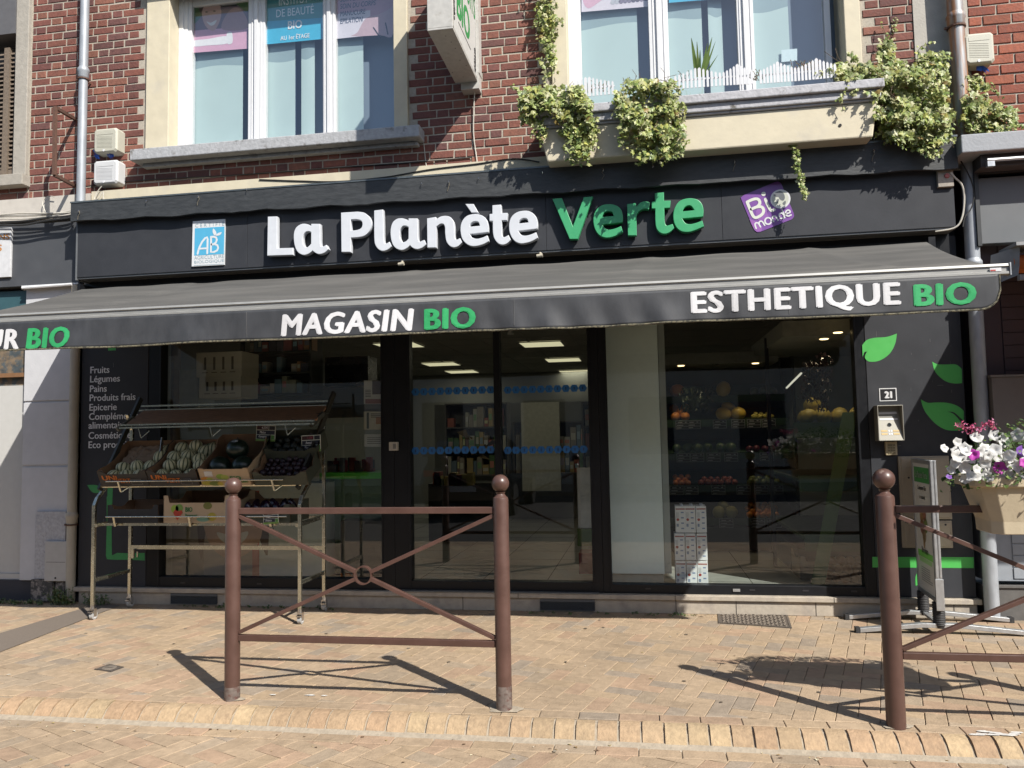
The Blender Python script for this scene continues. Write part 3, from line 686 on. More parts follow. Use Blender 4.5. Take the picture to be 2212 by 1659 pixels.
m.box(IX0, IX1, -.07, .0295, IZ1-t, IZ1); m.box(IX0, IX0+t, -.07, .0295, IZ0, IZ1-t); m.box(IX1-t, IX1, -.07, .0295, IZ0, IZ1-t); m.box(IX0+t, IX1-t, -.075, .0295, IZ0, IZ0+t)
m.build('housing', STEEL, r, bevel=.0015)
m = MB(); za, zb = IZ0+t, IZ1-.035
m.add([(IX0+t, -.066, za), (IX1-t, -.066, za), (IX1-t, .005, zb), (IX0+t, .005, zb), (IX1-t, .01, IZ1-t), (IX0+t, .01, IZ1-t)], [(0, 1, 2, 3), (3, 2, 4, 5)]); m.build('face_plate', STEEL, r)
def onface(s_, t_): return Vector((IX0+t+(IX1-IX0-2*t)*s_, -.068+.071*t_, za+(zb-za)*t_))
m = MB()
for t0, t1, mi in ((.86, .93, 0), (.66, .72, 0)): m.quad(onface(.12, t0), onface(.88, t0), onface(.88, t1), onface(.12, t1), mi)
for i in range(6): t0 = .74+i*.02; m.quad(onface(.12, t0), onface(.88, t0), onface(.88, t0+.007), onface(.12, t0+.007), 1)
for s_ in (.12, .62):
    for t0 in (.17, .27): m.quad(onface(s_, t0), onface(s_+.26, t0), onface(s_+.26, t0+.06), onface(s_, t0+.06), 2)
for s_ in (.42, .52):
    for t0 in (.17, .27): m.quad(onface(s_, t0), onface(s_+.07, t0), onface(s_+.07, t0+.06), onface(s_, t0+.06), 3)
m.build('label_strip', [WHITE, mat('speaker_slot', (.2, .2, .19), .5), mat('name_label', (.62, .45, .20), .5), WHITE], r)
m = MB(); q = onface(.5, .5); m.lathe((q.x, q.y-.002, q.z), [(.0, -.004), (.013, -.004), (.016, .0), (.016, .006)], 16, axis='y'); m.build('camera_eye', CHROME, r, smooth=35)
a, b = P(1912.8, 954, -.0), P(1939, 983, -.0)
r = thing('door_keypad', 'small cream keypad right under the steel intercom', 'keypad', ((a.x+b.x)/2, .03, b.z))
m = MB(); m.box(a.x, b.x, .0, .0295, b.z, a.z); m.build('body', mat('cream_plastic', (.52, .44, .28), .5), r, bevel=.002)
m = MB()
for i in range(3):
    for j in range(4):
        cx, cz = a.x+(b.x-a.x)*(.27+.23*i), b.z+(a.z-b.z)*(.16+.19*j); m.box(cx-.008, cx+.008, -.004, -.0005, cz-.007, cz+.007)
m.build('key', mat('key_metal', (.30, .25, .15), .35, metal=.4), r, bevel=.002)
BEIGE = mat('beige_cabinet', (.40, .345, .265), .6, var=.06, scale=6)
def cabinet(label, u0, v0, u1, v1, two):
    a, b = P(u0, v0, -.0), P(u1, v1, -.0); r = thing('meter_cabinet', label, 'cabinet', ((a.x+b.x)/2, .03, b.z))
    m = MB(); m.box(a.x, b.x, .004, .0295, b.z, a.z); m.build('frame', BEIGE, r, bevel=.004)
    m = MB(); m.box(a.x+.016, b.x-.016, -.004, .0035, b.z+.014, a.z-.014); m.build('door', BEIGE, r, bevel=.005)
    m = MB()
    if two:
        cx, cz = a.x+.155, b.z+.17
        m.lathe((cx, -.0085, cz), [(.048, .0), (.048, .004), (.043, .004), (.043, 0)], 24, axis='y'); m.lathe((cx, -.009, cz), [(.022, 0), (.022, .005)], 20, axis='y')
        m.box(a.x+.04, a.x+.085, -.008, -.0045, b.z+.30, b.z+.40)
    else: m.box(a.x+.05, b.x-.05, -.0065, -.0045, b.z+.04, a.z-.04)
    m.build('emboss', BEIGE, r, bevel=.002)
    m = MB(); m.lathe((a.x+.064, -.0095, b.z+.325) if two else (b.x-.05, -.006, a.z-.03), [(0, 0), (.008, 0), (.008, .003)], 10, axis='y'); m.build('lock', INK, r)
cabinet('tall beige electricity cabinet set in the pillar behind the advertising stand', 1941, 986, 2058, 1122, True)
cabinet('squat beige gas cabinet just above the green stripe on the pillar', 1948, 1125, 2060, 1184, False)

# ================================================================ FASCIA SIGN
FAS = thing('fascia_sign', 'long black fascia sign with raised white and green shop name letters', 'shop sign', (-1.37, 0, 3.0))
m = MB(); j = [P(167, 560, -.17).x, P(534, 540, -.17).x, P(1180, 500, -.17).x, P(1560, 480, -.17).x, P(2063, 450, -.17).x]
for a, b in zip(j[:-1], j[1:]): m.box(a+.0012, b-.0012, -.17, -.002, 3.015, 3.60)
m.build('panel', BLACK, FAS, bevel=.0015)
m = MB(); m.box(j[0]-.016, j[0]-.0012, -.172, .03, 2.99, 3.60); m.box(j[0], j[-1], -.16, .0, 3.0, 3.0145); m.build('edge_trim', mat('grey_trim', (.16, .17, .18), .5), FAS)
# projecting hood over the fascia
HXL, HXR = P(153, 439, -.245).x, P(2066, 292, -.245).x; HZT = (P(153, 439, -.245).z+P(2066, 292, -.245).z)/2; HZL, HZR = P(156, 478, -.245).z, P(2066, 362, -.245).z
m = MB(); n = 90; top, bot = [], []
for i in range(n+1):
    x = HXL+(HXR-HXL)*i/n
    top.append((x, HZT)); bot.append((x, HZL+(HZR-HZL)*(i/n)+.006*math.sin(i*.9)+random.uniform(-.004, .004)))
for i in range(n):
    (xa, za), (xb, zb_) = bot[i], bot[i+1]; ya, yb = -.245+random.uniform(-.003, .003), -.30
    m.add([(xa, -.245, za), (xb, -.245, zb_), (xb, -.245, HZT), (xa, -.245, HZT), (xa, -.225, za-.004), (xb, -.225, zb_-.004), (xa, .0, 3.61), (xb, .0, 3.61), (xa, .03, HZT+.018), (xb, .03, HZT+.018)],
          [(0, 1, 2, 3), (4, 5, 1, 0), (6, 7, 5, 4), (3, 2, 9, 8)])
for x in (HXL, HXR): m.add([(x, -.245, HZL if x < 0 else HZR), (x, -.245, HZT), (x, .03, HZT+.018), (x, .0, 3.61), (x, -.225, HZL-.004 if x < 0 else HZR-.004)], [(0, 1, 2, 3, 4)])
hood = m.build('hood', SOFF, FAS)
m = MB(); m.box(HXL-.005, HXR+.005, -.25, -.243, HZT-.006, HZT+.008); m.build('hood_edge', mat('lead_edge', (.13, .15, .16), .4, metal=.4, var=.2), FAS)
# small screw hooks with bits of wire
m = MB()
for u, v in ((172, 455), (318, 434), (430, 424), (535, 409), (912, 396), (970, 392), (1035, 385), (1172, 372), (1303, 366), (1410, 358), (1586, 348), (1716, 340), (1886, 325)):
    q = P(u, v, -.247); m.tube([(q.x, -.243, q.z), (q.x, -.263, q.z), (q.x+.004, -.269, q.z-.012), (q.x, -.263, q.z-.02)], .003, 6, 0)
for u, v in ((172, 455), (430, 424), (970, 392), (1303, 366), (1586, 348), (1886, 325)):
    q = P(u, v, -.247); k = random.uniform(-1, 1); m.tube([(q.x, -.255, q.z), (q.x-.012*k, -.257, q.z-.03), (q.x+.01*k, -.255, q.z-.05), (q.x-.014, -.253, q.z-.085)], .0025, 5, 1)
m.build('hook', [CHROME, mat('old_wire', (.20, .17, .12), .6)], FAS)
# traced raised letters
def glyph(loops, reg, s, mt, y=-.235, d=.05):
    LP = []
    for pts in loops:
        q = poly2([((reg[0]+p[0]/s)/1.8228, (reg[1]+p[1]/s)/1.8228, *([1] if len(p) > 2 else [])) for p in pts], 5)
        LP.append([V2(u, v, y) for u, v in q])
    vs, fs = curve_mesh(LP, d, .004); m = MB()
    m.add([(v.x, y+d/2+v.z, v.y) for v in vs], fs); return m.build('letter', mt, FAS, smooth=30)
A = ((1000, 780), 4.424); B = ((1300, 760), 4.0218); C = ((1780, 740), 4.2538); D = ((2250, 720), 3.6867)
glyph([[(243, 325, 1), (403, 320, 1), (403, 875, 1), (683, 867, 1), (683, 990, 1), (232, 1005, 1)]], *A, SWHITE)
glyph([[(997, 450, 1), (1150, 450, 1), (1154, 620), (1156, 770), (1174, 842), (1210, 840), (1262, 815, 1), (1298, 888, 1), (1240, 945), (1160, 975), (1090, 965), (1022, 915, 1), (960, 965), (870, 992), (780, 955), (725, 870), (697, 740), (700, 600), (740, 510), (810, 460), (880, 447), (950, 462), (997, 485, 1)], [(997, 595, 1), (950, 577), (890, 600), (855, 670), (850, 750), (865, 815), (905, 857), (950, 845), (997, 795, 1)]], *A, SWHITE)
glyph([[(1517, 255, 1), (1800, 237, 1), (1910, 252), (1990, 305), (2045, 390), (2052, 470), (2020, 560), (1950, 640), (1850, 678), (1690, 692, 1), (1687, 940, 1), (1525, 940, 1)], [(1687, 375, 1), (1780, 370), (1850, 385), (1885, 420), (1890, 470), (1870, 520), (1820, 550), (1760, 562), (1687, 565, 1)]], *A, SWHITE)
glyph([[(697, 278, 1), (837, 262, 1), (845, 500), (848, 700), (862, 795), (900, 795), (940, 772, 1), (975, 845, 1), (915, 895), (840, 918), (770, 895), (715, 820), (700, 720), (697, 500)]], *B, SWHITE)
glyph([[(1242, 403, 1), (1383, 403, 1), (1388, 580), (1392, 715), (1410, 770), (1440, 765), (1487, 743, 1), (1523, 812, 1), (1460, 865), (1380, 890), (1310, 870), (1264, 828, 1), (1220, 870), (1140, 905), (1050, 880), (990, 810), (960, 690), (960, 570), (990, 470), (1050, 415), (1120, 400), (1190, 412), (1242, 437, 1)], [(1242, 540, 1), (1200, 520), (1150, 525), (1110, 580), (1100, 650), (1110, 720), (1150, 778), (1200, 765), (1242, 722, 1)]], *B, SWHITE)
glyph([[(1535, 402, 1), (1675, 380, 1), (1680, 420, 1), (1740, 378), (1820, 362), (1900, 380), (1950, 440), (1968, 530), (1970, 640), (1978, 710), (2005, 738), (2055, 715, 1), (2090, 782, 1), (2030, 840), (1960, 862), (1890, 835), (1840, 760), (1822, 640), (1818, 540), (1790, 490), (1740, 492), (1682, 535, 1), (1682, 865, 1), (1540, 867, 1)]], *B, SWHITE)
glyph([[(612, 738, 1), (612, 650), (595, 560), (540, 485), (450, 445), (350, 440), (250, 470), (180, 540), (145, 640), (145, 750), (175, 860), (240, 935), (330, 975), (430, 970), (530, 940), (620, 890, 1), (590, 795, 1), (500, 835), (410, 852), (340, 830), (300, 775, 1)], [(300, 650, 1), (310, 600), (350, 568), (400, 560), (445, 578), (465, 635, 1)], [(222, 270, 1), (360, 270, 1), (440, 412, 1), (325, 415, 1)]], *C, SWHITE)
glyph([[(675, 292, 1), (820, 280, 1), (830, 422, 1), (930, 418, 1), (920, 543, 1), (832, 545, 1), (835, 690), (840, 790), (865, 825), (900, 815), (945, 790, 1), (985, 870, 1), (920, 930), (850, 952), (775, 930), (710, 850), (685, 740), (682, 555, 1), (627, 552, 1), (627, 437, 1), (675, 435, 1)]], *C, SWHITE)
glyph([[(1430, 680, 1), (1435, 600), (1415, 500), (1360, 430), (1280, 388), (1180, 385), (1080, 412), (1000, 480), (960, 580), (958, 700), (990, 810), (1050, 890), (1140, 930), (1240, 922), (1340, 890), (1440, 835, 1), (1408, 742, 1), (1320, 780), (1230, 800), (1160, 785), (1112, 722, 1)], [(1115, 597, 1), (1130, 550), (1170, 515), (1220, 508), (1260, 525), (1280, 578, 1)]], *C, SWHITE)
k = lambda x, y: ((x/4.2538+1780-2250)*3.6867, (y/4.2538+740-720)*3.6867, 1)
glyph([[k(1680, 183), k(1840, 170), (22, 630, 1), (180, 210, 1), (312, 197, 1), (95, 815, 1), k(1970, 858)]], *D, SGREEN)
glyph([[(742, 573, 1), (748, 500), (725, 400), (670, 340), (580, 312), (490, 315), (400, 350), (340, 430), (318, 530), (335, 650), (385, 740), (460, 788), (550, 795), (650, 765), (748, 712, 1), (722, 628, 1), (630, 665), (550, 680), (490, 660), (450, 607, 1)], [(453, 497, 1), (465, 450), (500, 420), (550, 415), (595, 430), (613, 482, 1)]], *D, SGREEN)
glyph([[(808, 310, 1), (935, 290, 1), (942, 345, 1), (990, 295), (1060, 268), (1140, 285, 1), (1122, 388, 1), (1060, 378), (1000, 400), (960, 440), (945, 500), (948, 765, 1), (820, 765, 1)]], *D, SGREEN)
glyph([[(1212, 150, 1), (1342, 138, 1), (1345, 260, 1), (1442, 258, 1), (1432, 362, 1), (1348, 368, 1), (1350, 480), (1355, 570), (1380, 620), (1415, 615), (1468, 597, 1), (1493, 657, 1), (1430, 715), (1360, 740), (1290, 725), (1235, 660), (1218, 550), (1216, 375, 1), (1165, 375, 1), (1165, 275, 1), (1212, 270, 1)]], *D, SGREEN)
glyph([[(1912, 490, 1), (1918, 400), (1895, 310), (1840, 250), (1750, 225), (1660, 230), (1570, 265), (1510, 340), (1480, 440), (1485, 550), (1520, 640), (1590, 700), (1690, 715), (1790, 690), (1925, 632, 1), (1900, 548, 1), (1800, 585), (1710, 600), (1650, 580), (1610, 520, 1)], [(1615, 415, 1), (1640, 360), (1690, 330), (1740, 338), (1785, 398, 1)]], *D, SGREEN)
# round organic logo panel (purple tile)
E_ = ((2850, 660), 5.53)
def EP(p, y=-.175): return V2((E_[0][0]+p[0]/5.53)/1.8228, (E_[0][1]+p[1]/5.53)/1.8228, y)
PUR = mat('logo_print', attr=True, rough=.4, var=.03)
m = MB(); Lg = [(387, 700), (390, 640), (440, 597, 1), (1120, 312, 1), (1190, 305), (1250, 345, 1), (1520, 985, 1), (1530, 1060), (1480, 1125, 1), (810, 1392, 1), (730, 1405), (660, 1355, 1)]
q = [EP(p, -.174) for p in poly2(Lg, 5)]; m.prism(q, -.1735, -.1703, c=(.22, .08, .36))
bl = lambda pts, c, y: m.add([(EP(p, y)[0], y, EP(p, y)[1]) for p in poly2(pts, 5)], [tuple(range(len(poly2(pts, 5))))], None, c)
bl([(700, 960), (800, 800), (850, 800), (960, 960), (970, 1060), (900, 1150), (820, 1180), (740, 1130)], (.31, .12, .44), -.1741)
bl([(560, 1120), (640, 1150), (760, 1200), (830, 1320), (820, 1380, 1), (730, 1395), (660, 1340)], (.34, .13, .45), -.1742)
WW = (.74, .76, .68)
def rib(pts, wd, y, c, n=4, closed=False):
    pp = [(p[0], p[1]) for p in pts]; o = []
    for i in range(len(pp)-1):
        p0 = pp[max(i-1, 0)]; p1, p2 = pp[i], pp[i+1]; p3 = pp[min(i+2, len(pp)-1)]
        for j in range(n):
            t = j/n; o.append(tuple(.5*((2*p1[a])+(-p0[a]+p2[a])*t+(2*p0[a]-5*p1[a]+4*p2[a]-p3[a])*t*t+(-p0[a]+3*p1[a]-3*p2[a]+p3[a])*t**3) for a in (0, 1)))
    o.append(pp[-1]); m.ribbon([EP(p, y) for p in o], wd, y, None, c)
S_ = 1/5.53/1.8228*6.6/1690
rib([(660, 880), (740, 840), (785, 770), (760, 700), (700, 680), (610, 700), (508, 750)], 60*S_, -.1755, WW); rib([(508, 750), (560, 880), (620, 1020), (660, 1075), (720, 1085), (820, 1030), (865, 960), (850, 880), (790, 850), (700, 862), (600, 905)], 60*S_, -.1759, WW)
rib([(905, 690), (950, 800), (1010, 910), (1050, 935), (1100, 915)], 60*S_, -.1755, WW); m.lathe((EP((865, 573))[0], -.1755, EP((865, 573))[1]), [(45*S_, 0), (45*S_, .002)], 16, c=WW, axis='y')
cx, cz = EP((1232, 683)); m.lathe((cx, -.1762, cz), [(200*S_, 0), (200*S_, .004)], 32, c=(.78, .78, .80), axis='y'); m.lathe((cx, -.1768, cz), [(165*S_, 0), (165*S_, .0004)], 32, c=(.62, .64, .55), axis='y')
for pts in ([(1100, 560), (1180, 520), (1240, 510), (1310, 570), (1330, 660), (1290, 720), (1220, 690), (1190, 640), (1130, 640), (1095, 610)], [(1150, 700), (1200, 690), (1190, 740), (1155, 790)], [(1290, 760), (1340, 720), (1350, 770), (1320, 820), (1280, 790)]): bl(pts, (.16, .17, .18), -.1773)
mw = 32*S_
for k_, pts in enumerate(([(705, 1325), (680, 1240), (700, 1205), (740, 1205), (770, 1240), (800, 1290)], [(770, 1240), (770, 1190), (810, 1165), (850, 1190), (890, 1255)], [(1085, 1175), (1060, 1090), (1085, 1055), (1125, 1060), (1150, 1090), (1180, 1145)], [(1265, 920), (1300, 1000), (1325, 1090)], [(1310, 1035), (1270, 990), (1220, 1000), (1205, 1050), (1235, 1100), (1290, 1105)], [(1350, 1010), (1440, 975), (1430, 935), (1390, 925), (1350, 960), (1350, 1020), (1400, 1055), (1465, 1030)])):
    rib(pts, mw, -.1755-.0003*k_, (.76, .76, .78))
cc = [(965+70*math.cos(a), 1162+72*math.sin(a)) for a in [i*math.pi/8 for i in range(16)]]
m.ribbon([EP(p) for p in cc], mw, -.1758, None, (.76, .76, .78), closed=True)
m.build('purple_logo', PUR, FAS)
# AB logo card
F_ = ((700, 840), 6.912)
def AP(p, y=-.175): return V2((F_[0][0]+p[0]/6.912)/1.8228, (F_[0][1]+p[1]/6.912)/1.8228, y)
m = MB(); m.prism([AP(p) for p in ((425, 225), (1303, 160), (1278, 1405), (395, 1452))], -.185, -.1703, c=(.78, .80, .82))
LB = (.10, .46, .72); S_ = 1/6.912/1.8228*6.75/1690
m.prism([AP(p, -.186) for p in ((463, 408), (1270, 358), (1253, 1105), (447, 1150))], -.1862, -.1852, c=LB)
def rib2(pts, wd, y, c): m.ribbon([AP(p, y) for p in pts], wd, y, None, c)
sm = lambda pts: poly2([(*p, 1) if i in (0, len(pts)-1) else p for i, p in enumerate(pts)], 4)[:-1]+[pts[-1]]
WC = (.74, .78, .82)
rib2([p[:2] for p in [(540, 1100), (560, 1010), (600, 900), (660, 780), (740, 680), (800, 650), (812, 700), (808, 900), (802, 1085)]], 58*S_, -.1872, WC); rib2([(570, 965), (800, 950)], 52*S_, -.1875, WC)
rib2([(905, 640), (905, 850), (900, 1055), (990, 1050), (1070, 1010), (1100, 940), (1080, 870), (1010, 840), (920, 845)], 58*S_, -.1872, WC); rib2([(905, 645), (980, 635), (1045, 660), (1062, 720), (1040, 790), (990, 830)], 58*S_, -.1876, WC)
for pts in ([(960, 408, 1), (1010, 450), (1045, 510), (1055, 570, 1), (1000, 600), (960, 545), (948, 480)], [(1055, 570, 1), (1110, 530), (1200, 508, 1), (1170, 570), (1110, 605), (1040, 608), (1000, 600)]):
    q = poly2(pts, 4); m.add([(AP(p, -.1878)[0], -.1878, AP(p, -.1878)[1]) for p in q], [tuple(range(len(q)))], None, WC)
for s_, x0, x1, zb_, zt in (('C E R T I F I É', 475, 1262, 385, 262), ('AGRICULTURE', 445, 1255, 1262, 1165), ('BIOLOGIQUE', 450, 1255, 1382, 1290)):
    sh = Matrix.Identity(4); a, b = AP((x0, zb_), -.186), AP((x1, zb_-46), -.186); t = AP((x0, zt), -.186)
    text_box(m, s_, a[0], b[0], a[1], t[1], -.1862, None, (.30, .42, .48), bold=0)
rib2([(440, 1418), (1252, 1376)], 9*S_, -.1866, (.35, .48, .54))
m.build('certification_card', PUR, FAS)

# ================================================================ AWNING
PY = -1.76; AXL, AXR, AXRF = -5.10, 2.22, 2.05
ZB = 2.905; ZFt = 2.378
AW = thing('awning', 'black fabric awning with MAGASIN BIO valance stretched over the shopfront', 'awning', (-1.4, -.15, 2.9))
m = MB(); nx, ny = 150, 22; vs = []
def awn(i, j):
    t = j/ny; xr = AXR+(AXRF-AXR)*t; x = AXL+(xr-AXL)*i/nx; y = -.16+(PY+.16)*t
    sag = -.035*math.sin(math.pi*t)
    z = ZB+(ZFt-ZB)*t+sag
    for sx, pw in ((-4.0, .5), (-1.9, .5), (.1, .5), (1.35, .9)):       # seams pull the cloth into shallow folds
        d = (x-sx)+(t*.35 if sx < 1 else -t*.32); z += .010*pw*math.exp(-(d/.05)**2)-.006*math.exp(-((d-.15)/.12)**2)
    z += .010*math.sin(x*2.3+t*5)*t*(1-t)*2+.0028*math.sin(x*9+t*3+2*math.sin(x*1.3))*(1-t)
    return (x, y, z)
m.add([awn(i, j) for j in range(ny+1) for i in range(nx+1)], [(j*(nx+1)+i, j*(nx+1)+i+1, (j+1)*(nx+1)+i+1, (j+1)*(nx+1)+i) for j in range(ny) for i in range(nx)])
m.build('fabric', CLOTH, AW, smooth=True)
m = MB(); m.tube([(AXL-.03, -.09, ZB-.02), (AXR+.03, -.09, ZB-.02)], .03, 14); m.box(AXL-.04, AXL-.01, -.17, .02, ZB-.09, ZB+.05); m.box(AXR+.01, AXR+.06, -.17, .02, ZB-.06, ZB+.04); m.build('roller', FRAME, AW, smooth=35)
# front bar : extruded aluminium profile
m = MB(); zr = ZFt
prof = [(PY+.03, zr+.012), (PY-.012, zr+.016), (PY-.018, zr+.002), (PY-.008, zr-.004), (PY-.008, zr-.026), (PY-.017, zr-.030), (PY-.017, zr-.043), (PY-.008, zr-.048), (PY+.03, zr-.046)]
L = [(AXL-.02, y, z) for y, z in prof]; Q = [(AXRF+.045, y, z) for y, z in prof]; n = len(prof)
m.add(L+Q, [(i+n, (i+1) % n+n, (i+1) % n, i) for i in range(n)]+[tuple(range(n)), tuple(range(2*n-1, n-1, -1))]); m.build('front_bar', mat('bar_alu', (.40, .40, .385), .5, metal=.3, var=.15, scale=12, stretch=(.4, 1, 6), c2=(.22, .21, .19), thr=(.66, .8)), AW)
m = MB(); m.box(AXRF+.0455, AXRF+.052, PY-.022, PY+.035, zr-.052, zr+.02); m.box(AXRF-.06, AXRF+.0, PY-.0195, PY-.0135, zr-.028, zr-.008, 1); m.box(AXRF-.058, AXRF-.03, PY-.0203, PY-.0197, zr-.026, zr-.018, 2); m.build('end_cap', [ALU, WHITE, mat('red_ink', (.5, .05, .04), .5)], AW)
m = MB()
for xx in (-4.2, -1.4, 1.35):                                            # folding arms under the cloth
    e = Vector((xx+.55, -.85, 2.52)); m.bar((xx, -.1, 2.86), e, .05, .035); m.bar(e, (xx+.05, PY+.03, ZFt-.045), .045, .03); m.tube([e-Vector((0, 0, .03)), e+Vector((0, 0, .03))], .03, 12)
m.build('folding_arm', mat('arm_grey', (.2, .2, .2), .5), AW)
# valance
def vwave(x, z):
    k = max(0, min(1, (ZFt-.046-z)/.22)); return PY-.016-.012*k*(math.sin(x*6.1+1.2*math.sin(x*1.7))+.6*math.sin(x*13.7+z*5)*.6)*min(1, k*1.6)+(.010*k*math.sin(x*27+z*9)*max(0, math.sin(x*1.1+2)))
VZ1, VZ0 = ZFt-.044, 2.145
m = MB(); nx, nz = 340, 12; vs = []
for j in range(nz+1):
    for i in range(nx+1):
        x = AXL+(AXRF-.01-AXL)*i/nx; zz0 = VZ0-.012+.004*math.sin(x*4)
        dx = AXRF-.01-x; rr = .11
        if dx < rr: zz0 += rr-math.sqrt(max(0, rr*rr-(rr-dx)**2))
        z = VZ1+(zz0-VZ1)*j/nz; vs.append((x, vwave(x, z), z))
m.add(vs, [(j*(nx+1)+i, j*(nx+1)+i+1, (j+1)*(nx+1)+i+1, (j+1)*(nx+1)+i) for j in range(nz) for i in range(nx)])
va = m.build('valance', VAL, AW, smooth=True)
sd = va.modifiers.new('s', 'SOLIDIFY'); sd.thickness = .0015; sd.offset = 1
m = MB(); pts = vs[nz*(nx+1):(nz+1)*(nx+1)]
m.tube([(x, y-.0005, z-.002) for x, y, z in pts], .006, 6); m.tube([(vs[j*(nx+1)+nx][0], vs[j*(nx+1)+nx][1], vs[j*(nx+1)+nx][2]) for j in range(nz+1)], .004, 6)
m.build('hem', mat('frayed_hem', (.20, .18, .12), .9, var=.5, scale=60, c2=(.05, .05, .04), thr=(.45, .6)), AW)
VW, VG = mat('vinyl_white', (.80, .80, .82), .5, var=.05, scale=30), mat('vinyl_green', (.045, .46, .16), .5, var=.06, scale=20)
def vt(s_, u0, u1, vb0, vt0, mi, bold, shear, sp=1.10):
    m = MB(); a, b = P(u0, vb0, PY-.02), P(u1, vb0-(u1-u0)*.04, PY-.02); t = P(u0, vt0, PY-.02)
    text_box(m, s_, a.x, b.x, a.z, t.z, -.0032, None, None, bold=bold, shear=shear, surf=vwave, sp=sp); m.build('lettering', (VW, VG)[mi], AW)
vt('UR', -30, 39, 757, 713, 0, .05, .12); vt('BIO', 53, 151, 754, 709, 1, .055, .15)
vt('MAGASIN', 605, 895, 727, 679, 0, .05, .12); vt('BIO', 915, 1028, 713, 667, 1, .055, .03)
vt('ESTHETIQUE', 1493, 1948, 686, 630, 0, .05, 0); vt('BIO', 1975, 2112, 662, 614, 1, .055, 0)
m = MB()
for u in (290*0+535, 1112, 1705): x = P(u, 700, PY).x; m.tube([(x, vwave(x, VZ1-.01)-.001, VZ1-.01), (x, vwave(x, VZ0)-.001, VZ0+.01)], .0016, 4)
m.build('seam', mat('seam_grey', (.14, .14, .14), .8), AW)
# little spot lamps below the fascia
for u, v in ((866, 569), (1166, 551)):
    q = P(u, v, -.18); m = MB(); m.tube([(q.x-.028, -.165, q.z-.004), (q.x+.022, -.165, q.z+.001)], [.014, .017], 12); m.ball((q.x+.002, -.155, q.z+.02), .012, 10); m.bar((q.x+.002, -.155, q.z+.02), (q.x+.002, -.11, q.z-.0), .008, .008)
    tag(m.build('clip_lamp', mat('dirty_cream', (.55, .50, .40), .5, var=.2, scale=60), None, smooth=40, loc=(q.x, -.12, q.z)), 'small pale clip on the awning top under the letters '+('Pla' if u < 1000 else 'te'), 'clip')
# ================================================================ PIPES, BOXES, PROJECTING SIGN
Z1 = ZF('z', (0, 0), 1.843); Z4 = ZF('z', (2900, 0), 1.8436)
YPI = -.06
def pipe(name, label, xa, za, xb, zb, r, joints, mt, y=YPI):
    t = thing(name, label, 'downpipe', (xa, y, za)); m = MB(); m.tube([(xa, y, za), (xb, y, zb)], r, 20); m.build('pipe', mt, t, smooth=40)
    m = MB()
    for zj in joints:
        k = (zj-za)/(zb-za); x = xa+(xb-xa)*k; m.lathe((x, y, zj-.05), [(r+.001, 0), (r+.007, .01), (r+.007, .05), (r+.013, .062), (r+.013, .085), (r+.004, .10), (r+.001, .11)], 20)
    m.build('collar', mt, t, smooth=40)
    m = MB()
    for zj in joints:
        k = (zj-za)/(zb-za); x = xa+(xb-xa)*k; m.lathe((x, y, zj-.066), [(r+.003, 0), (r+.012, .0), (r+.012, .012), (r+.003, .012)], 20); m.box(x-r-.03, x-r-.005, y-.008, y+.008, zj-.068, zj-.052); m.bar((x, y+r, zj-.06), (x, .05, zj-.06), .012, .012)
    m.build('bracket', mat('rust', (.13, .065, .045), .8, var=.25, scale=30), t)
    return t
x = P(178, 300, YPI).x
pipe('downpipe', 'grey zinc downpipe on the brick wall at the left, ending above the shop sign', x-.005, 3.70, x+.005, 8.4, .040, (5.03,), ZINC)
pl = P(160, 900, -.02).x
pipe('downpipe', 'cream downpipe between the white pilaster and the black pillar at the left', -5.285, .02, -5.285, 2.98, .042, (.78,), mat('cream_pipe', (.50, .46, .38), .6, var=.12, scale=8, stretch=(1, 1, .4)), .0)
pipe('downpipe', 'rust-streaked zinc downpipe rising through the ivy at the right', P(2085, 330, YPI).x, 3.66, P(2050, 0, YPI).x, 8.4, .058, (P(2055, 45, YPI).z,), mat('rusty_zinc', (.38, .40, .42), .5, metal=.2, var=.15, scale=10, c2=(.34, .16, .07), thr=(.40, .56), stretch=(2.2, 1, .12)))
pipe('downpipe', 'pale grey downpipe beside the right pillar, passing behind the planter', P(2140, 1330, -.08).x+.02, .03, P(2088, 340, YPI).x+.005, 3.64, .052, (P(2108, 575, -.06).z,), ZINC)
CABL = mat('cable_white', (.60, .57, .50), .6); CABD = mat('cable_black', (.03, .03, .03), .6)
def cable(name, label, pts, r, mt, cat='cable'):
    m = MB(); q = [Vector(p) for p in pts]; o = []
    for i in range(len(q)-1):
        p0 = q[max(i-1, 0)]; p3 = q[min(i+2, len(q)-1)]
        for j in range(6):
            t = j/6; o.append(.5*((2*q[i])+(-p0+q[i+1])*t+(2*p0-5*q[i]+4*q[i+1]-p3)*t*t+(-p0+3*q[i]-3*q[i+1]+p3)*t**3))
    o.append(q[-1]); m.tube(o, r, 6); return tag(m.build(name, mt, None, smooth=50, loc=q[0]), label, cat)
def C(u, v, y): return P(u, v, y)
cable('wall_cable', 'thin white cable hanging below the projecting sign', [C(1026, 190, -.02), C(1024, 225, .02), C(1023, 290, .03), C(1030, 345, .03), C(1031, 372, -.03)], .006, CABL)
cable('wall_cable', 'thin cable dropping from the right end of the first window sill', [C(905, 276, -.04), C(914, 300, .04), C(919, 345, .04), C(921, 358, .04)], .004, CABL)
cable('wall_cable', 'dark cable sagging across the cream band above the fascia', [C(560, 388, -.035), C(650, 391, -.035), C(730, 392, -.035), C(830, 383, -.035), C(930, 366, -.035), C(1030, 354, -.035), C(1110, 343, -.035), C(1165, 350, -.05)], .006, CABD)
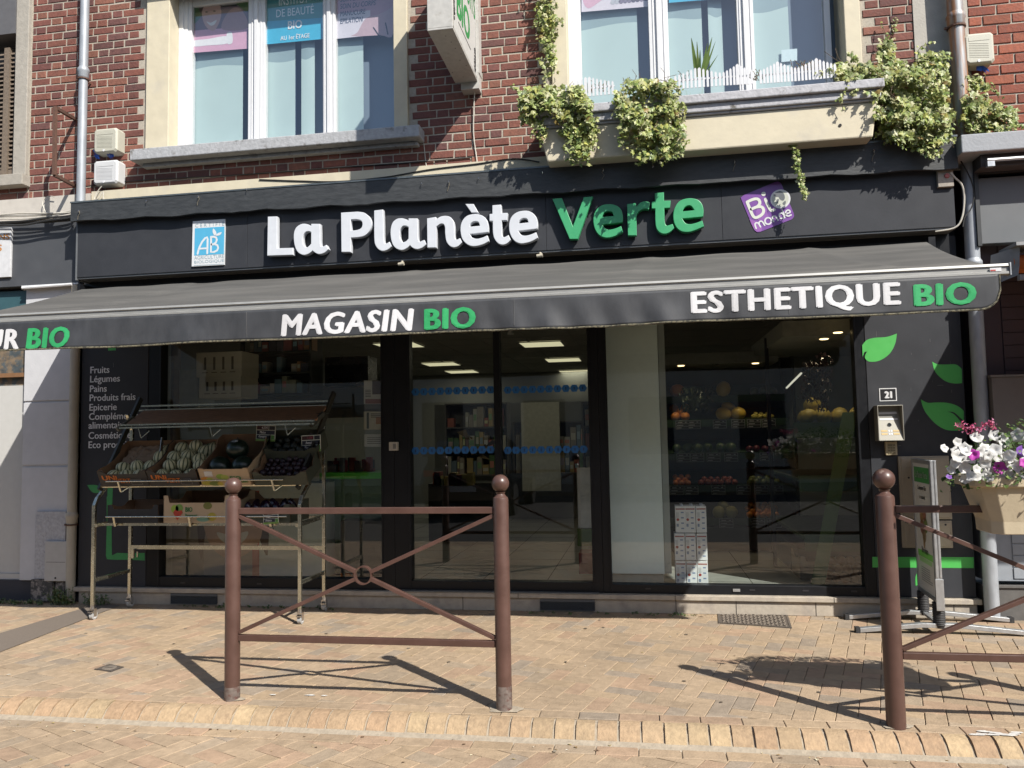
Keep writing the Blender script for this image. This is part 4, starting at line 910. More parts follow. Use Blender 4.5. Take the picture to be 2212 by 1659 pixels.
cable('wall_cable', 'black cable clipped along the brick above the cream band', [C(190, 402, .035), C(260, 393, .035), C(380, 385, .035), C(560, 375, .035), C(760, 360, .035), C(905, 350, .035), C(1020, 340, .035)], .005, CABD)
cable('wall_cable', 'white cable curving down from the switch box beside the right pipe', [C(2052, 372, -.2), C(2064, 385, -.2), C(2078, 400, -.19), C(2083, 430, -.18), C(2078, 470, -.18), C(2062, 492, -.17), C(2020, 500, -.15)], .007, CABL)
cable('wall_cable', 'black cable looping beside the right downpipe above the awning', [C(2074, 345, -.14), C(2096, 385, -.14), C(2104, 420, -.14), C(2098, 450, -.14), C(2084, 470, -.14), C(2080, 490, -.14)], .005, CABD)
for i, (v0, v1, mt, r) in enumerate(((468, 456, CABL, .009), (473, 460, CABL, .006), (464, 459, CABL, .007), (480, 466, CABD, .009), (486, 470, CABD, .010))):
    cable('wall_cable', ['thick white cable of the bundle over the dark fascia at the left', 'thin white cable lowest of the pale ones in the left bundle', 'topmost pale cable in the left bundle', 'black cable just under the pale ones in the left bundle', 'lowest black cable of the left bundle'][i], [C(-60, v0+4, -.10-.006*i), C(0, v0, -.10-.006*i), C(50, v0-2+2*math.sin(i*2), -.1-.006*i), C(100, (v0+v1)/2+2*math.cos(i), -.1-.006*i), C(150, v1, -.1-.006*i), C(162, v1-8, -.10)], r, mt)
cable('wall_cable', 'loose pale cable looping up the pale band at the left', [C(98, 458, -.08), C(92, 440, -.06), C(97, 428, -.05), C(107, 424, -.05), C(118, 425, -.05)], .005, CABL)
cable('wall_cable', 'tangled pale wire under the lower alarm box', [C(222, 400, -.05), C(212, 412, -.06), C(204, 430, -.08), C(214, 428, -.08), C(222, 414, -.07), C(224, 430, -.07), C(228, 436, -.07)], .004, CABL)

def alarm(u0, v0, u1, v1, label, mt, y0=.045, dep=.12):
    a, b = P(u0, v0, y0-dep), P(u1, v1, y0-dep); w_, h = b.x-a.x, a.z-b.z
    r = thing('alarm_box', label, 'alarm box', ((a.x+b.x)/2, y0, b.z)); m = MB()
    ch = .02; oct_ = lambda e: [(a.x+e+ch, b.z+e), (b.x-e-ch, b.z+e), (b.x-e, b.z+e+ch), (b.x-e, a.z-e-ch), (b.x-e-ch, a.z-e), (a.x+e+ch, a.z-e), (a.x+e, a.z-e-ch), (a.x+e, b.z+e+ch)]
    o1, o2, o3 = oct_(0), oct_(0), oct_(.014); vs = [(p[0], y0-.003, p[1]) for p in o1]+[(p[0], y0-dep+.016, p[1]) for p in o2]+[(p[0], y0-dep, p[1]) for p in o3]
    m.add(vs, [(i, (i+1) % 8, (i+1) % 8+8, i+8) for i in range(8)]+[(i+8, (i+1) % 8+8, (i+1) % 8+16, i+16) for i in range(8)]+[tuple(range(16, 24))]); m.build('casing', mt, r, bevel=.004)
    m = MB(); m.box(a.x+w_*.14, b.x-w_*.16, y0-dep-.002, y0-dep+.002, b.z+h*.74, b.z+h*.86)
    for i in range(9): z = b.z+h*(.2+.055*i); m.bar((a.x+w_*.15, y0-dep-.0005, z+h*.04), (b.x-w_*.2, y0-dep-.0005, z-h*.02), .0025, .004)
    m.build('louvre', mt, r)
    m = MB(); m.lathe((a.x+w_*.45, y0-dep-.003, b.z+h*.09), [(0, 0), (.011, 0), (.011, .005)], 12, axis='y'); m.build('screw_cap', WHITE, r); return r, a, b
ABX = mat('alarm_ivory', (.56, .55, .46), .5, var=.05); ABW = mat('alarm_white', (.68, .69, .70), .45, var=.04)
r1, a, b = alarm(202, 279, 252, 327, 'ivory alarm box with blue tape under it, upper of the two by the left downpipe', ABX)
TAPE = mat('blue_tape', (.02, .10, .50), .5, var=.1)
def rag(u, v, y, parent, seed):
    rr = random.Random(seed); q = P(u, v, y); m = MB()
    for i in range(4):
        a0 = q+Vector((rr.uniform(-.03, .03), rr.uniform(-.015, .01), rr.uniform(-.03, .02))); d = Vector((rr.uniform(.03, .07), rr.uniform(-.01, .01), rr.uniform(-.05, .03))); e = Vector((rr.uniform(-.02, .0), -.004, rr.uniform(.025, .045)))
        m.add([a0, a0+d, a0+d+e, a0+e*1.1+Vector((0, -.012, 0))], [(0, 1, 2), (0, 2, 3)])
    m.build('tape', TAPE, parent)
rag(212, 336, -.03, r1, 1); rag(232, 334, -.03, r1, 2)
alarm(201, 348, 253, 395, 'white alarm box, lower of the two by the left downpipe', ABW)
r3, a, b = alarm(2082, 73, 2151, 134, 'ivory alarm box on the far right wall above the ivy', ABX, .03, .13); rag(2112, 150, -.03, r3, 4)
# switch box under the hood
a, b = P(2024, 352, -.2), P(2061, 402, -.2); r = thing('switch_box', 'weathered grey neon switch box with a red knob under the sign hood', 'switch box', (a.x, -.12, b.z))
m = MB(); m.box(a.x, b.x, -.20, -.122, b.z, a.z); m.build('casing', mat('weathered_box', (.36, .32, .27), .6, var=.2, scale=25), r, bevel=.003)
m = MB(); m.lathe((a.x+.066, -.2035, b.z+.085), [(0, -.006), (.017, -.006), (.02, .003)], 16, axis='y'); m.build('knob', mat('red_knob', (.42, .10, .09), .5), r, smooth=40)
m = MB(); text_box(m, 'NEON', a.x+.03, b.x-.03, a.z-.035, a.z-.012, -.2015, bold=.02); m.build('lettering', mat('faint_red', (.26, .10, .08), .6), r)
# rusty bracket frame left of the pipe
RU = mat('rust', (.13, .065, .045))
m = MB(); f = [P(*Z1((400, 780)), -.35), P(*Z1((395, 1270)), -.35)]; bk = [P(*Z1((545, 865)), .04), P(*Z1((545, 1350)), .04)]
for p, q in ((f[0], f[1]), (f[0], bk[0]), (f[1], bk[1])): m.bar(p, q, .028, .028)
tag(m.build('sign_bracket', RU, None, loc=bk[1]), 'empty rusty steel bracket frame sticking out of the brickwork at the left', 'bracket')

# projecting lightbox sign
X0, X1, Y0, Y1, ZB_, ZT_ = -1.535, -1.335, -.985, -.075, 4.572, 5.75
PS = thing('projecting_sign', 'white projecting box sign lettered PRODUITS BIO in green', 'shop sign', ((X0+X1)/2, .05, ZB_))
BOXM = mat('dirty_white', (.56, .55, .52), .5, var=.12, scale=10, c2=(.36, .33, .28), thr=(.6, .8))
m = MB(); t = .016
m.box(X0, X1, Y0, Y1, ZB_, ZB_+t); m.box(X0, X1, Y0, Y1, ZT_-t, ZT_); m.box(X0, X1, Y0, Y0+t, ZB_+t, ZT_-t); m.box(X0, X1, Y1-t, Y1, ZB_+t, ZT_-t)
for x in (X0, X1-.006): m.box(x, x+.006, Y0+t, Y0+t+.02, ZB_+t, ZT_-t); m.box(x, x+.006, Y1-t-.02, Y1-t, ZB_+t, ZT_-t); m.box(x, x+.006, Y0+t, Y1-t, ZB_+t, ZB_+t+.02)
m.build('housing', BOXM, PS, bevel=.003)
m = MB(); m.box(X0+.006, X1-.007, Y0+.018, Y1-.018, ZB_+.018, ZT_-.018); m.build('panel', mat('panel_white', (.66, .66, .64), .45, var=.04), PS)
m = MB(); GRN = (.03, .30, .08)
def side_text(s_, ya, yb, za, zb, bold=.03, c=GRN): text_box(m, s_, ya, yb, za, zb, 0, None, c, bold=bold, xf=Matrix(((0, 1, 0, X1-.0055), (1, 0, 0, 0), (0, 0, 1, 0), (0, 0, 0, 1))))
side_text('BIO', Y0+.17, Y1-.26, ZB_+.20, ZB_+.47, .04); side_text('PRODUITS', Y0+.10, Y1-.03, ZB_+.53, ZB_+.74, .02)
m.box(X1-.006, X1-.0053, Y0+.22, Y1-.24, ZB_+.165, ZB_+.172, c=(.05, .05, .05))
rr = random.Random(3)
def scroll(yc, zc):
    for k in range(6):
        a0 = rr.uniform(0, 6); m.tube([(X1-.0045, yc+.03*math.cos(a0+t*1.3)*(1-t*.15)+rr.uniform(-.004, .004), zc+.035*k-.09+.02*math.sin(a0+t*1.3)) for t in range(5)], .004, 4, c=(.04, .035, .04))
scroll(Y0+.07, ZB_+.22); scroll(Y1-.08, ZB_+.16); scroll(Y0+.07, ZB_+.85); scroll(Y1-.08, ZB_+.8)
m.build('lettering', COLR, PS)
m = MB(); m.box(X0+.05, X1+.01, Y1+.001, .045, ZB_-.06, ZB_+.08); m.box(X1-.02, X1+.015, Y1+.001, .045, ZB_+.081, ZT_-.1); m.build('bracket', BOXM, PS)
m = MB(); rr = random.Random(5)
for i in range(8): m.lathe((X0+rr.uniform(.02, .18), Y0+.1+i*.1, ZB_-.002), [(0, 0), (.004, 0), (.004, .003)], 8)
m.build('screw', INK, PS)

# ================================================================ IVY AND PLANTS
def leaf(mb, p, nrm, up, s, c, lob=True):
    n = nrm.normalized(); u = (up-n*up.dot(n)).normalized(); w_ = n.cross(u)
    out = [(0, -.5, 0), (.32, -.42, .06), (.5, -.08, .10), (.22, .06, .03), (.12, .5, .09), (-.12, .5, .09)][:5] if not lob else [(0, -.42), (.30, -.40), (.26, -.12), (.52, .05), (.22, .16), (.0, .58), (-.22, .16), (-.52, .05), (-.26, -.12), (-.30, -.40)]
    vs = [p]+[p+(w_*q[0]+u*q[1])*s+n*s*(-.13*(abs(q[0])*2)**1.5+.02) for q in out]
    k = len(out); mb.add(vs, [(0, i+1, (i+1) % k+1) for i in range(k)], None, c)
IVC = [(.42, .47, .13), (.32, .40, .10), (.50, .52, .22), (.27, .35, .09), (.19, .27, .07), (.56, .56, .30), (.37, .43, .17), (.46, .46, .12)]
def inpoly(x, y, pg):
    c = False; j = len(pg)-1
    for i in range(len(pg)):
        if (pg[i][1] > y) != (pg[j][1] > y) and x < (pg[j][0]-pg[i][0])*(y-pg[i][1])/(pg[j][1]-pg[i][1])+pg[i][0]: c = not c
        j = i
    return c
def ivy(label, regions, seed, strands=()):
    strands = list(strands)
    """regions: (outline on the survey plane, depth front, depth back, leaf count, leaf size)"""
    rr = random.Random(seed); m = MB(); first = None; st = MB()
    for pg, yf, yb, cnt, sz in regions:
        xs = [p[0] for p in pg]; ys = [p[1] for p in pg]; k = 0; tries = 0
        cl = [(rr.uniform(min(xs), max(xs)), rr.uniform(min(ys), max(ys)), rr.uniform(.55, 1.25), rr.uniform(-.5, .5)) for _ in range(26)]
        while k < cnt and tries < cnt*30:
            tries += 1; u, v = rr.uniform(min(xs), max(xs)), rr.uniform(min(ys), max(ys))
            if not inpoly(u+rr.gauss(0, 7), v+rr.gauss(0, 7), pg): continue
            c0 = min(cl, key=lambda q: (q[0]-u)**2+(q[1]-v)**2); d = math.hypot(c0[0]-u, c0[1]-v)
            if rr.random() < min(.72, d/48): continue
            y = yf+(yb-yf)*min(1, abs(rr.gauss(0, .45))+min(.5, d/70)); p = P(u, v, y)
            if first is None: first = p
            nrm = Vector((rr.gauss(.15, .5), -1, rr.gauss(.45, .5))); up = Vector((rr.gauss(0, .6), -.2, -1+rr.gauss(0, .3)))
            col_ = rr.choice(IVC) if rr.random() > .02 else (.36, .26, .08); f = (.5+.5*c0[2])*rr.uniform(.8, 1.2)
            leaf(m, p, nrm, up, sz*rr.uniform(.55, 1.6), tuple(q*f for q in col_)); k += 1
            if k % 40 == 0: st.tube([p, p+Vector((rr.uniform(-.05, .05), .02, rr.uniform(.03, .1))), p+Vector((rr.uniform(-.06, .06), .05, rr.uniform(.08, .16)))], .0018, 4)
    for pg, yf, yb, cnt, sz in regions:                    # loose shoots leaving the outline
        for _ in range(max(1, cnt//170)):
            a = rr.choice(pg); cx_ = sum(q[0] for q in pg)/len(pg); sx_ = 1 if a[0] > cx_ else -1; L_ = rr.uniform(12, 30); up_ = rr.random() < .25
            y0 = (yf+yb)/2; strands.append(([(a[0], a[1], y0), (a[0]+sx_*rr.uniform(2, 9), a[1]+L_*(.4 if not up_ else -.35), y0-.01), (a[0]+sx_*rr.uniform(4, 16), a[1]+L_*(1 if not up_ else -.6), y0)], int(L_*.6), sz*.75))
    for pts, n, sz in strands:
        q = [P(*p) for p in pts]; first = first or q[0]; st.tube(q, .0022, 5)
        for i in range(n):
            t = rr.random()*(len(q)-1); a = int(t); p = q[a].lerp(q[a+1], t-a)+Vector((rr.gauss(0, .012), rr.gauss(-.008, .01), rr.gauss(0, .01)))
            col_ = rr.choice(IVC[:6]); leaf(m, p, Vector((rr.gauss(0, .5), -1, rr.gauss(.3, .4))), Vector((rr.gauss(0, .5), 0, -1)), sz*rr.uniform(.6, 1.2), col_)
    r = thing('ivy', label, 'ivy', first or P(*strands[0][0][0])); m.build('foliage', IVYM, r); st.build('stem', STEM, r)
ivy('ivy spilling over the left corner of the balcony trough', [
  ([(1120, 200), (1150, 188), (1190, 185), (1240, 190), (1262, 195), (1275, 235), (1280, 270), (1262, 268), (1240, 250), (1215, 262), (1190, 245), (1160, 240), (1135, 255), (1120, 232)], -.58, -.36, 900, .042),
  ([(1215, 240), (1262, 240), (1282, 268), (1290, 300), (1268, 330), (1262, 360), (1245, 340), (1232, 318), (1215, 290), (1205, 262)], -.50, -.40, 430, .040),
  ([(1120, 225), (1148, 240), (1152, 262), (1135, 272), (1122, 255)], -.5, -.3, 70, .036), ([(1145, 255), (1175, 255), (1182, 290), (1168, 305), (1155, 285)], -.48, -.42, 90, .034)], 11,
  [([(1240, 330, -.45), (1232, 345, -.44), (1238, 356, -.44)], 14, .034), ([(1262, 320, -.46), (1278, 312, -.46), (1290, 318, -.45)], 14, .03), ([(1165, 300, -.44), (1172, 318, -.44)], 10, .028), ([(1270, 240, -.5), (1276, 226, -.5)], 8, .03)])
ivy('dense ivy clump hanging over the middle of the balcony trough', [
  ([(1325, 198), (1345, 183), (1380, 176), (1420, 174), (1452, 178), (1462, 200), (1476, 225), (1480, 262), (1470, 290), (1472, 325), (1455, 335), (1430, 325), (1415, 340), (1392, 352), (1388, 335), (1360, 318), (1345, 300), (1350, 270), (1335, 240)], -.62, -.36, 1750, .040)], 12,
  [([(1392, 335, -.5), (1385, 352, -.49), (1396, 350, -.49)], 22, .036), ([(1440, 320, -.5), (1442, 345, -.49), (1460, 340, -.48)], 22, .036), ([(1340, 300, -.5), (1346, 320, -.5)], 12, .03), ([(1335, 215, -.5), (1322, 228, -.5)], 8, .03)])
ivy('big ivy bush at the right end of the balcony trough around the zinc pipe', [
  ([(1800, 150), (1815, 138), (1850, 135), (1900, 140), (1945, 150), (1990, 150), (2010, 170), (2040, 200), (2052, 240), (2055, 285), (2040, 292), (1985, 290), (1920, 290), (1905, 270), (1900, 235), (1880, 205), (1850, 195), (1820, 178)], -.50, -.06, 2500, .042),
  ([(1895, 130), (1900, 95), (1912, 85), (1925, 95), (1928, 120), (1950, 150), (1920, 155), (1905, 140)], -.25, -.05, 190, .04),
  ([(1975, 130), (1995, 112), (2030, 115), (2048, 125), (2040, 145), (2052, 175), (2040, 190), (2005, 160)], -.2, -.05, 260, .038),
  ([(1900, 280), (1960, 285), (2045, 290), (2050, 300), (2010, 312), (1985, 325), (1960, 312), (1925, 300)], -.40, -.20, 420, .04)], 13,
  [([(1975, 310, -.34), (1990, 325, -.34), (2005, 335, -.34), (2015, 340, -.34), (2030, 325, -.34)], 46, .036), ([(1890, 205, -.45), (1895, 240, -.45), (1888, 260, -.45)], 24, .032), ([(1850, 190, -.45), (1842, 205, -.45)], 14, .03),
   ([(1798, 152, -.42), (1780, 160, -.42), (1762, 158, -.42)], 14, .03), ([(1990, 150, -.1), (1975, 122, -.05), (1990, 100, -.03), (2020, 92, -.03)], 20, .03), ([(1830, 190, -.47), (1815, 215, -.44), (1822, 240, -.43)], 16, .03), ([(2030, 120, -.1), (2046, 118, -.1), (2058, 128, -.12)], 14, .03), ([(1925, 95, -.1), (1912, 72, -.03), (1905, 50, .0)], 10, .024), ([(1990, 155, -.2), (2030, 152, -.2)], 20, .034)])
ivy('thin ivy tail dangling over the hood above the purple logo', [], 14,
  [([(1650, 318, -.28), (1675, 312, -.30), (1700, 308, -.32), (1716, 318, -.34), (1722, 345, -.34), (1718, 365, -.33), (1730, 380, -.33), (1728, 395, -.33), (1735, 410, -.33), (1741, 432, -.33)], 190, .034)])
ivy('ivy climbing the brick edge left of the second upper window', [
  ([(1155, -40), (1185, -40), (1195, 20), (1205, 60), (1195, 100), (1198, 130), (1190, 165), (1182, 165), (1184, 120), (1165, 70), (1160, 20)], -.10, .02, 420, .038)], 15,
  [([(1160, 40, -.06), (1150, 62, -.05)], 22, .03), ([(1195, 40, -.08), (1212, 45, -.08), (1218, 55, -.08)], 26, .03), ([(1180, 130, -.03), (1164, 128, -.03), (1175, 150, -.03)], 14, .028), ([(1196, -5, -.08), (1204, 20, -.08)], 12, .03)])
ivy('ivy trailing on the grey ledge to the right of the zinc pipe', [
  ([(2078, 205), (2095, 200), (2150, 228), (2185, 240), (2196, 262), (2190, 280), (2150, 285), (2100, 288), (2078, 285), (2085, 250)], -.30, -.05, 620, .04),
  ([(2078, 160), (2100, 172), (2120, 180), (2145, 185), (2140, 200), (2110, 198), (2080, 190)], -.12, .0, 130, .034)], 16, [([(2150, 280, -.3), (2212, 272, -.3)], 30, .032)])
ivy('dry creeper tendril on the brick right of the second window', [], 17, [([(1935, 40, .03), (1930, 70, .03), (1926, 100, .02), (1925, 135, .0)], 34, .022)])
# spiky plant and small dry plants in the trough
m = MB(); q0 = P(1517, 168, -.2)
for (ut, vt_, k) in ((1493, 84, .020), (1505, 92, .012), (1512, 110, .012), (1538, 82, .018), (1528, 95, .014), (1545, 92, .010), (1551, 120, .009), (1500, 120, .012)):
    b0 = P(1512+(ut-1517)*.25, 166, -.2); t0 = P(ut, vt_, -.22); n = 8; L = []; Q = []
    for i in range(n+1):
        t = i/n; p = b0.lerp(t0, t)+Vector((0, -.02*math.sin(t*2), 0)); w_ = k*(1-t**2)*.9+.001; L.append(p+Vector((-w_, .004, 0))); Q.append(p+Vector((w_, -.002, 0)))
    m.add(L+Q, [(i, i+1, i+n+2, i+n+1) for i in range(n)], None, random.choice([(.20, .30, .07), (.28, .36, .10), (.14, .24, .06)]))
tag(m.build('spiky_plant', PLANTM, None, loc=q0), 'tall sword-leaved plant standing behind the white picket edging', 'plant')
m = MB(); rr = random.Random(9); q0 = P(1620, 175, -.3)
for u, v, n in ((1640, 168, 16), (1740, 150, 30), (1755, 148, 20), (1275, 195, 12), (1300, 192, 10), (1360, 182, 8), (1480, 172, 8)):
    for i in range(n):
        b0 = P(u+rr.gauss(0, 7), v+6, -.33+rr.uniform(-.03, .05)); t0 = b0+Vector((rr.gauss(0, .03), rr.gauss(0, .02), rr.uniform(.03, .10))); m.tube([b0, b0.lerp(t0, .5)+Vector((rr.gauss(0, .006), 0, 0)), t0], .0022, 4, c=(.16, .10, .05))
        for k in range(3): leaf(m, b0.lerp(t0, .5+.25*k), Vector((rr.gauss(0, 1), -1, .5)), Vector((0, 0, 1)), .016, rr.choice([(.16, .20, .07), (.24, .13, .07), (.12, .16, .05)]), False)
tag(m.build('succulent', PLANTM, None, loc=q0), 'low reddish-green succulents growing along the trough behind the pickets', 'plant', kind='stuff')
# white picket edging : five little fence panels
PK = mat('picket_white', (.76, .77, .80), .45, var=.03)
def picket(u0, v0, u1, v1, n, label, yy=-.42, hs=None):
    a, b = P(u0, v0, yy), P(u1, v1, yy); r = thing('picket_edging', label, 'picket fence', a, 0, 'white picket edging on the trough'); m = MB()
    for i in range(n):
        t = (i+.5)/n; x = a.x+(b.x-a.x)*t; z = a.z+(b.z-a.z)*t; h = .085+.055*math.exp(-((t-.5)/.16)**2)*1.0+.02*(abs(t-.5)*2)**2*0; w_ = .0085 if abs(t-.5) > .5/n else .012
        h = .085+.06*max(0, 1-abs(t-.5)*2)**1.3
        m.prism([(x-w_, z-.012), (x+w_, z-.012), (x+w_, z+h), (x, z+h+.012), (x-w_, z+h)], yy-.004, yy+.002)
    m.build('picket', PK, r); m = MB(); m.bar((a.x, yy+.006, a.z+.06), (b.x, yy+.006, b.z+.06), .007, .012); m.build('rail', PK, r)
picket(1212, 211, 1328, 200, 14, 'white picket edging panel nearest the left ivy')
picket(1455, 190, 1560, 182, 12, 'white picket edging panel in front of the spiky plant')
picket(1560, 182, 1628, 178, 9, 'short white picket edging panel right of the spiky plant')
picket(1640, 178, 1722, 172, 11, 'white picket edging panel with succulents poking through')
picket(1722, 172, 1808, 164, 11, 'white picket edging panel touching the big ivy bush')

# ================================================================ STREET BARRIERS
def barrier(xa, xb, y, label, rr_=.0415, rb=.0455):
    """two round posts with ball tops, square rails and a ring cross"""
    r = thing('street_barrier', label, 'barrier', ((xa+xb)/2, y, 0), 0, 'brown steel street barriers'); 
    zt, zl = 1.06, .345
    for x in (xa, xb):
        m = MB()
        m.lathe((x, y, 0), [(rr_, -.02), (rr_, 1.115), (rr_*.93, 1.128), (rr_*.72, 1.135), (.022, 1.148), (.028, 1.158)], 28)
        post = m.build('post', BROWN, r, smooth=35)
        m = MB(); m.ball((x, y, 1.155+rb*.95+.004), rb, 28, rings=18); m.build('ball_top', BROWN, post, smooth=True)
        if x == xb and xb < 0: m = MB(); m.lathe((x, y, 0), [(rr_+.0008, .0), (rr_+.0008, .13)], 28, ); m.build('bare_sleeve', mat('bare_steel', (.22, .18, .16), .6, metal=.3, var=.3, scale=25, c2=(.12, .05, .04), thr=(.5, .65)), post, smooth=35)
        if x == xa and xb < 0: m = MB(); m.lathe((x, y, 0), [(rr_+.0008, .0), (rr_+.0008, .075)], 28); m.build('bare_sleeve', MATS.get('bare_steel') or mat('bare_steel', (.22, .18, .16), .6, metal=.3, var=.3, scale=25, c2=(.12, .05, .04), thr=(.5, .65)), post, smooth=35)
    a, b = xa+rr_-.001, xb-rr_+.001
    for z in (zt, zl): m = MB(); m.bar((a, y, z), (b, y, z), .03, .035); m.build('rail', BROWN, r, bevel=.003)
    cx, cz = (a+b)/2, (zt+zl)/2; m = MB(); n = 28
    for i in range(n):
        a0, a1 = 2*math.pi*i/n, 2*math.pi*(i+1)/n; ro, ri = .052, .045
        pts = [(cx+rr__*math.cos(t), yy, cz+rr__*math.sin(t)) for t in (a0, a1) for rr__, yy in ((ro, y-.015), (ro, y+.015), (ri, y+.015), (ri, y-.015))]
        m.add(pts, [(0, 4, 5, 1), (2, 6, 7, 3), (1, 5, 6, 2), (3, 7, 4, 0)])
    m.build('ring', BROWN, r, smooth=40)
    for sx, sz in ((-1, 1), (1, 1), (-1, -1), (1, -1)):
        e = Vector((a if sx < 0 else b, y, zt-.03 if sz > 0 else zl+.03)); cen = Vector((cx, y, cz)); d = (e-cen).normalized()
        m = MB(); m.bar(cen+d*.050, e, .022, .028, up=(0, 1, 0)); m.build('brace', BROWN, r, bevel=.002)
    return r
barrier(-2.345, -.775, -2.372, 'brown ball-topped street barrier with a ring cross in the middle of the photo', .0425, .048)
barrier(1.185, 2.755, -2.40, 'brown ball-topped street barrier carrying the flower planter at the right edge', .0455, .053)
# mortar collar round the posts
m = MB()
for x, y, s_ in ((-2.345, -2.372, .6), (-.775, -2.372, 1), (1.185, -2.40, .7)):
    rr = random.Random(int(x*10)); pts = [(x+.115*s_*rr.uniform(.65, 1.1)*math.cos(6.283*i/13)+.01, y+.07*s_*rr.uniform(.6, 1.1)*math.sin(6.283*i/13)) for i in range(13)]
    m.add([(p[0], p[1], .0045) for p in pts]+[(x, y, .012)], [(i, (i+1) % 13, 13) for i in range(13)])
m.build('mortar_collar', CEM); tag(bpy.data.objects['mortar_collar'], kind='structure')

# ================================================================ FLOWER PLANTER ON THE BARRIER
PLB = mat('planter_beige', (.58, .49, .345), .6, var=.06, scale=10, bump=.1, bscale=60)
YF = -2.56; a = P(2062, 1030, -2.24); a.z = P(2066, 1030, YF).z; bL = P(2106, 1158, -2.27); bL.z = P(2110, 1158, YF).z
PX0, PX1, PZT = a.x, a.x+.92, a.z; BX0 = bL.x; BZ = bL.z
r = thing('planter', 'large beige plastic flower planter hung over the right barrier', 'planter', ((PX0+PX1)/2, -2.4, BZ)); m = MB(); yb = -2.22
def ring(x0, x1, y0, y1, z, ch=.05): return [(x0+ch, y0, z), (x1-ch, y0, z), (x1, y0+ch, z), (x1, y1-ch, z), (x1-ch, y1, z), (x0+ch, y1, z), (x0, y1-ch, z), (x0, y0+ch, z)]
R_ = [ring(BX0, PX1-(BX0-PX0), YF+.05, yb-.03, BZ, .04), ring(BX0-.003, PX1-(BX0-PX0)+.003, YF+.047, yb-.03, BZ+.06, .04), ring(PX0+.016, PX1-.016, YF+.008, yb, PZT-.055), ring(PX0-.01, PX1+.01, YF-.012, yb+.01, PZT-.05), ring(PX0-.012, PX1+.012, YF-.014, yb+.012, PZT-.008), ring(PX0, PX1, YF, yb, PZT), ring(PX0+.02, PX1-.02, YF+.02, yb-.02, PZT-.01)]
vs = [p for q in R_ for p in q]; m.add(vs, [(8*k+i, 8*k+(i+1) % 8, 8*k+8+(i+1) % 8, 8*k+8+i) for k in range(len(R_)-1) for i in range(8)]+[tuple(range(7, -1, -1)), tuple(range(8*(len(R_)-1), 8*len(R_)))])
m.build('tub', PLB, r, bevel=.004)
m = MB(); m.box(BX0+.16, BX0+.24, YF+.03, YF+.06, BZ-.005, BZ+.04); m.build('foot_recess', ALU, r)
def petunia(mb, p, d, s, c, rr):
    d = d.normalized(); u = d.orthogonal().normalized(); w_ = d.cross(u); n = 15; vs = [p-d*s*.24]; a0 = rr.uniform(0, 6)
    for ring_, (rad, h) in enumerate(((.16, -.12), (.42, .05), (.62, .02))):
        for i in range(n):
            a = 2*math.pi*i/n+a0; k = 1+(.13*math.cos(5*(a-a0)) if ring_ else 0)+(rr.uniform(-.07, .07) if ring_ == 2 else 0)
            vs.append(p+(u*math.cos(a)+w_*math.sin(a))*rad*s*k+d*s*(h+(rr.uniform(-.10, .10)+.10*math.cos(5*(a-a0)) if ring_ == 2 else 0)))
    fs = [(0, 1+i, 1+(i+1) % n) for i in range(n)]+[(1+k*n+i, 1+(k+1)*n+i, 1+(k+1)*n+(i+1) % n, 1+k*n+(i+1) % n) for k in range(2) for i in range(n)]
    mb.add(vs, fs, None, c)
rr = random.Random(21); FP = thing('flowering_plants', 'white, pink and magenta petunias overflowing the beige planter', 'flowers', ((PX0+PX1)/2, -2.4, PZT))
m = MB(); cx, cz = (PX0+PX1)/2, PZT
for i in range(1900):
    x = rr.uniform(PX0-.035, PX1+.05); k = 1-abs((x-cx)/.55)**2.5; h = rr.random()**.7*(.10+.24*max(0, k)); y = rr.uniform(YF-.06, yb+.08); z = PZT-.05+h*(1-.6*abs((y+2.39)/.22)**2)
    if x < PX0+.02: z -= rr.uniform(0, .05)
    leaf(m, Vector((x, y, z)), Vector((rr.gauss(0, .7), rr.gauss(-.7, .6), rr.gauss(.7, .5))), Vector((rr.gauss(0, 1), rr.gauss(0, 1), rr.gauss(.3, .6))), rr.uniform(.018, .040), rr.choice([(.07, .13, .03), (.11, .18, .04), (.16, .24, .05), (.05, .10, .03)]), False)
m.build('foliage', PLANTM, FP)
base_c = {'w': (.80, .80, .78), 'm': (.62, .06, .50), 'p': (.72, .12, .24), 'v': (.26, .10, .50)}
spots = [(2110, 945, 'w', 1.15), (2148, 940, 'w', 1), (2085, 968, 'w', 1), (2068, 985, 'w', 1.1), (2127, 968, 'w', 1), (2096, 988, 'w', 1.2), (2150, 972, 'w', 1.1), (2168, 955, 'w', 1), (2185, 1000, 'w', 1), (2200, 940, 'w', 1.25), (2084, 1010, 'w', 1.25), (2128, 1000, 'w', 1), (2140, 1020, 'w', 1.1), (2108, 1030, 'w', .9), (2160, 1010, 'm', 1.1), (2178, 985, 'w', 1), (2175, 1025, 'w', 1.2), (2085, 1035, 'w', .9), (2064, 1000, 'w', .9), (2040, 968, 'w', .8), (2205, 975, 'v', 1), (2215, 1000, 'm', 1), (2222, 950, 'w', 1), (2240, 985, 'w', 1.1), (2260, 960, 'w', 1), (2280, 1000, 'w', 1), (2055, 1015, 'w', .8), (2135, 985, 'w', .9), (2160, 990, 'w', 1), (2050, 1030, 'v', .5), (2250, 1020, 'm', 1), (2300, 975, 'w', 1), (2196, 1010, 'w', 1)]
for i_ in range(56):
    u_ = rr.uniform(2062, 2290) if i_ < 38 else rr.uniform(2290, 2520); spots.append((u_, rr.uniform(938+abs(u_-2180)*.05, 1036), 'w' if rr.random() > .05 else 'm', rr.uniform(.75, 1.0)))
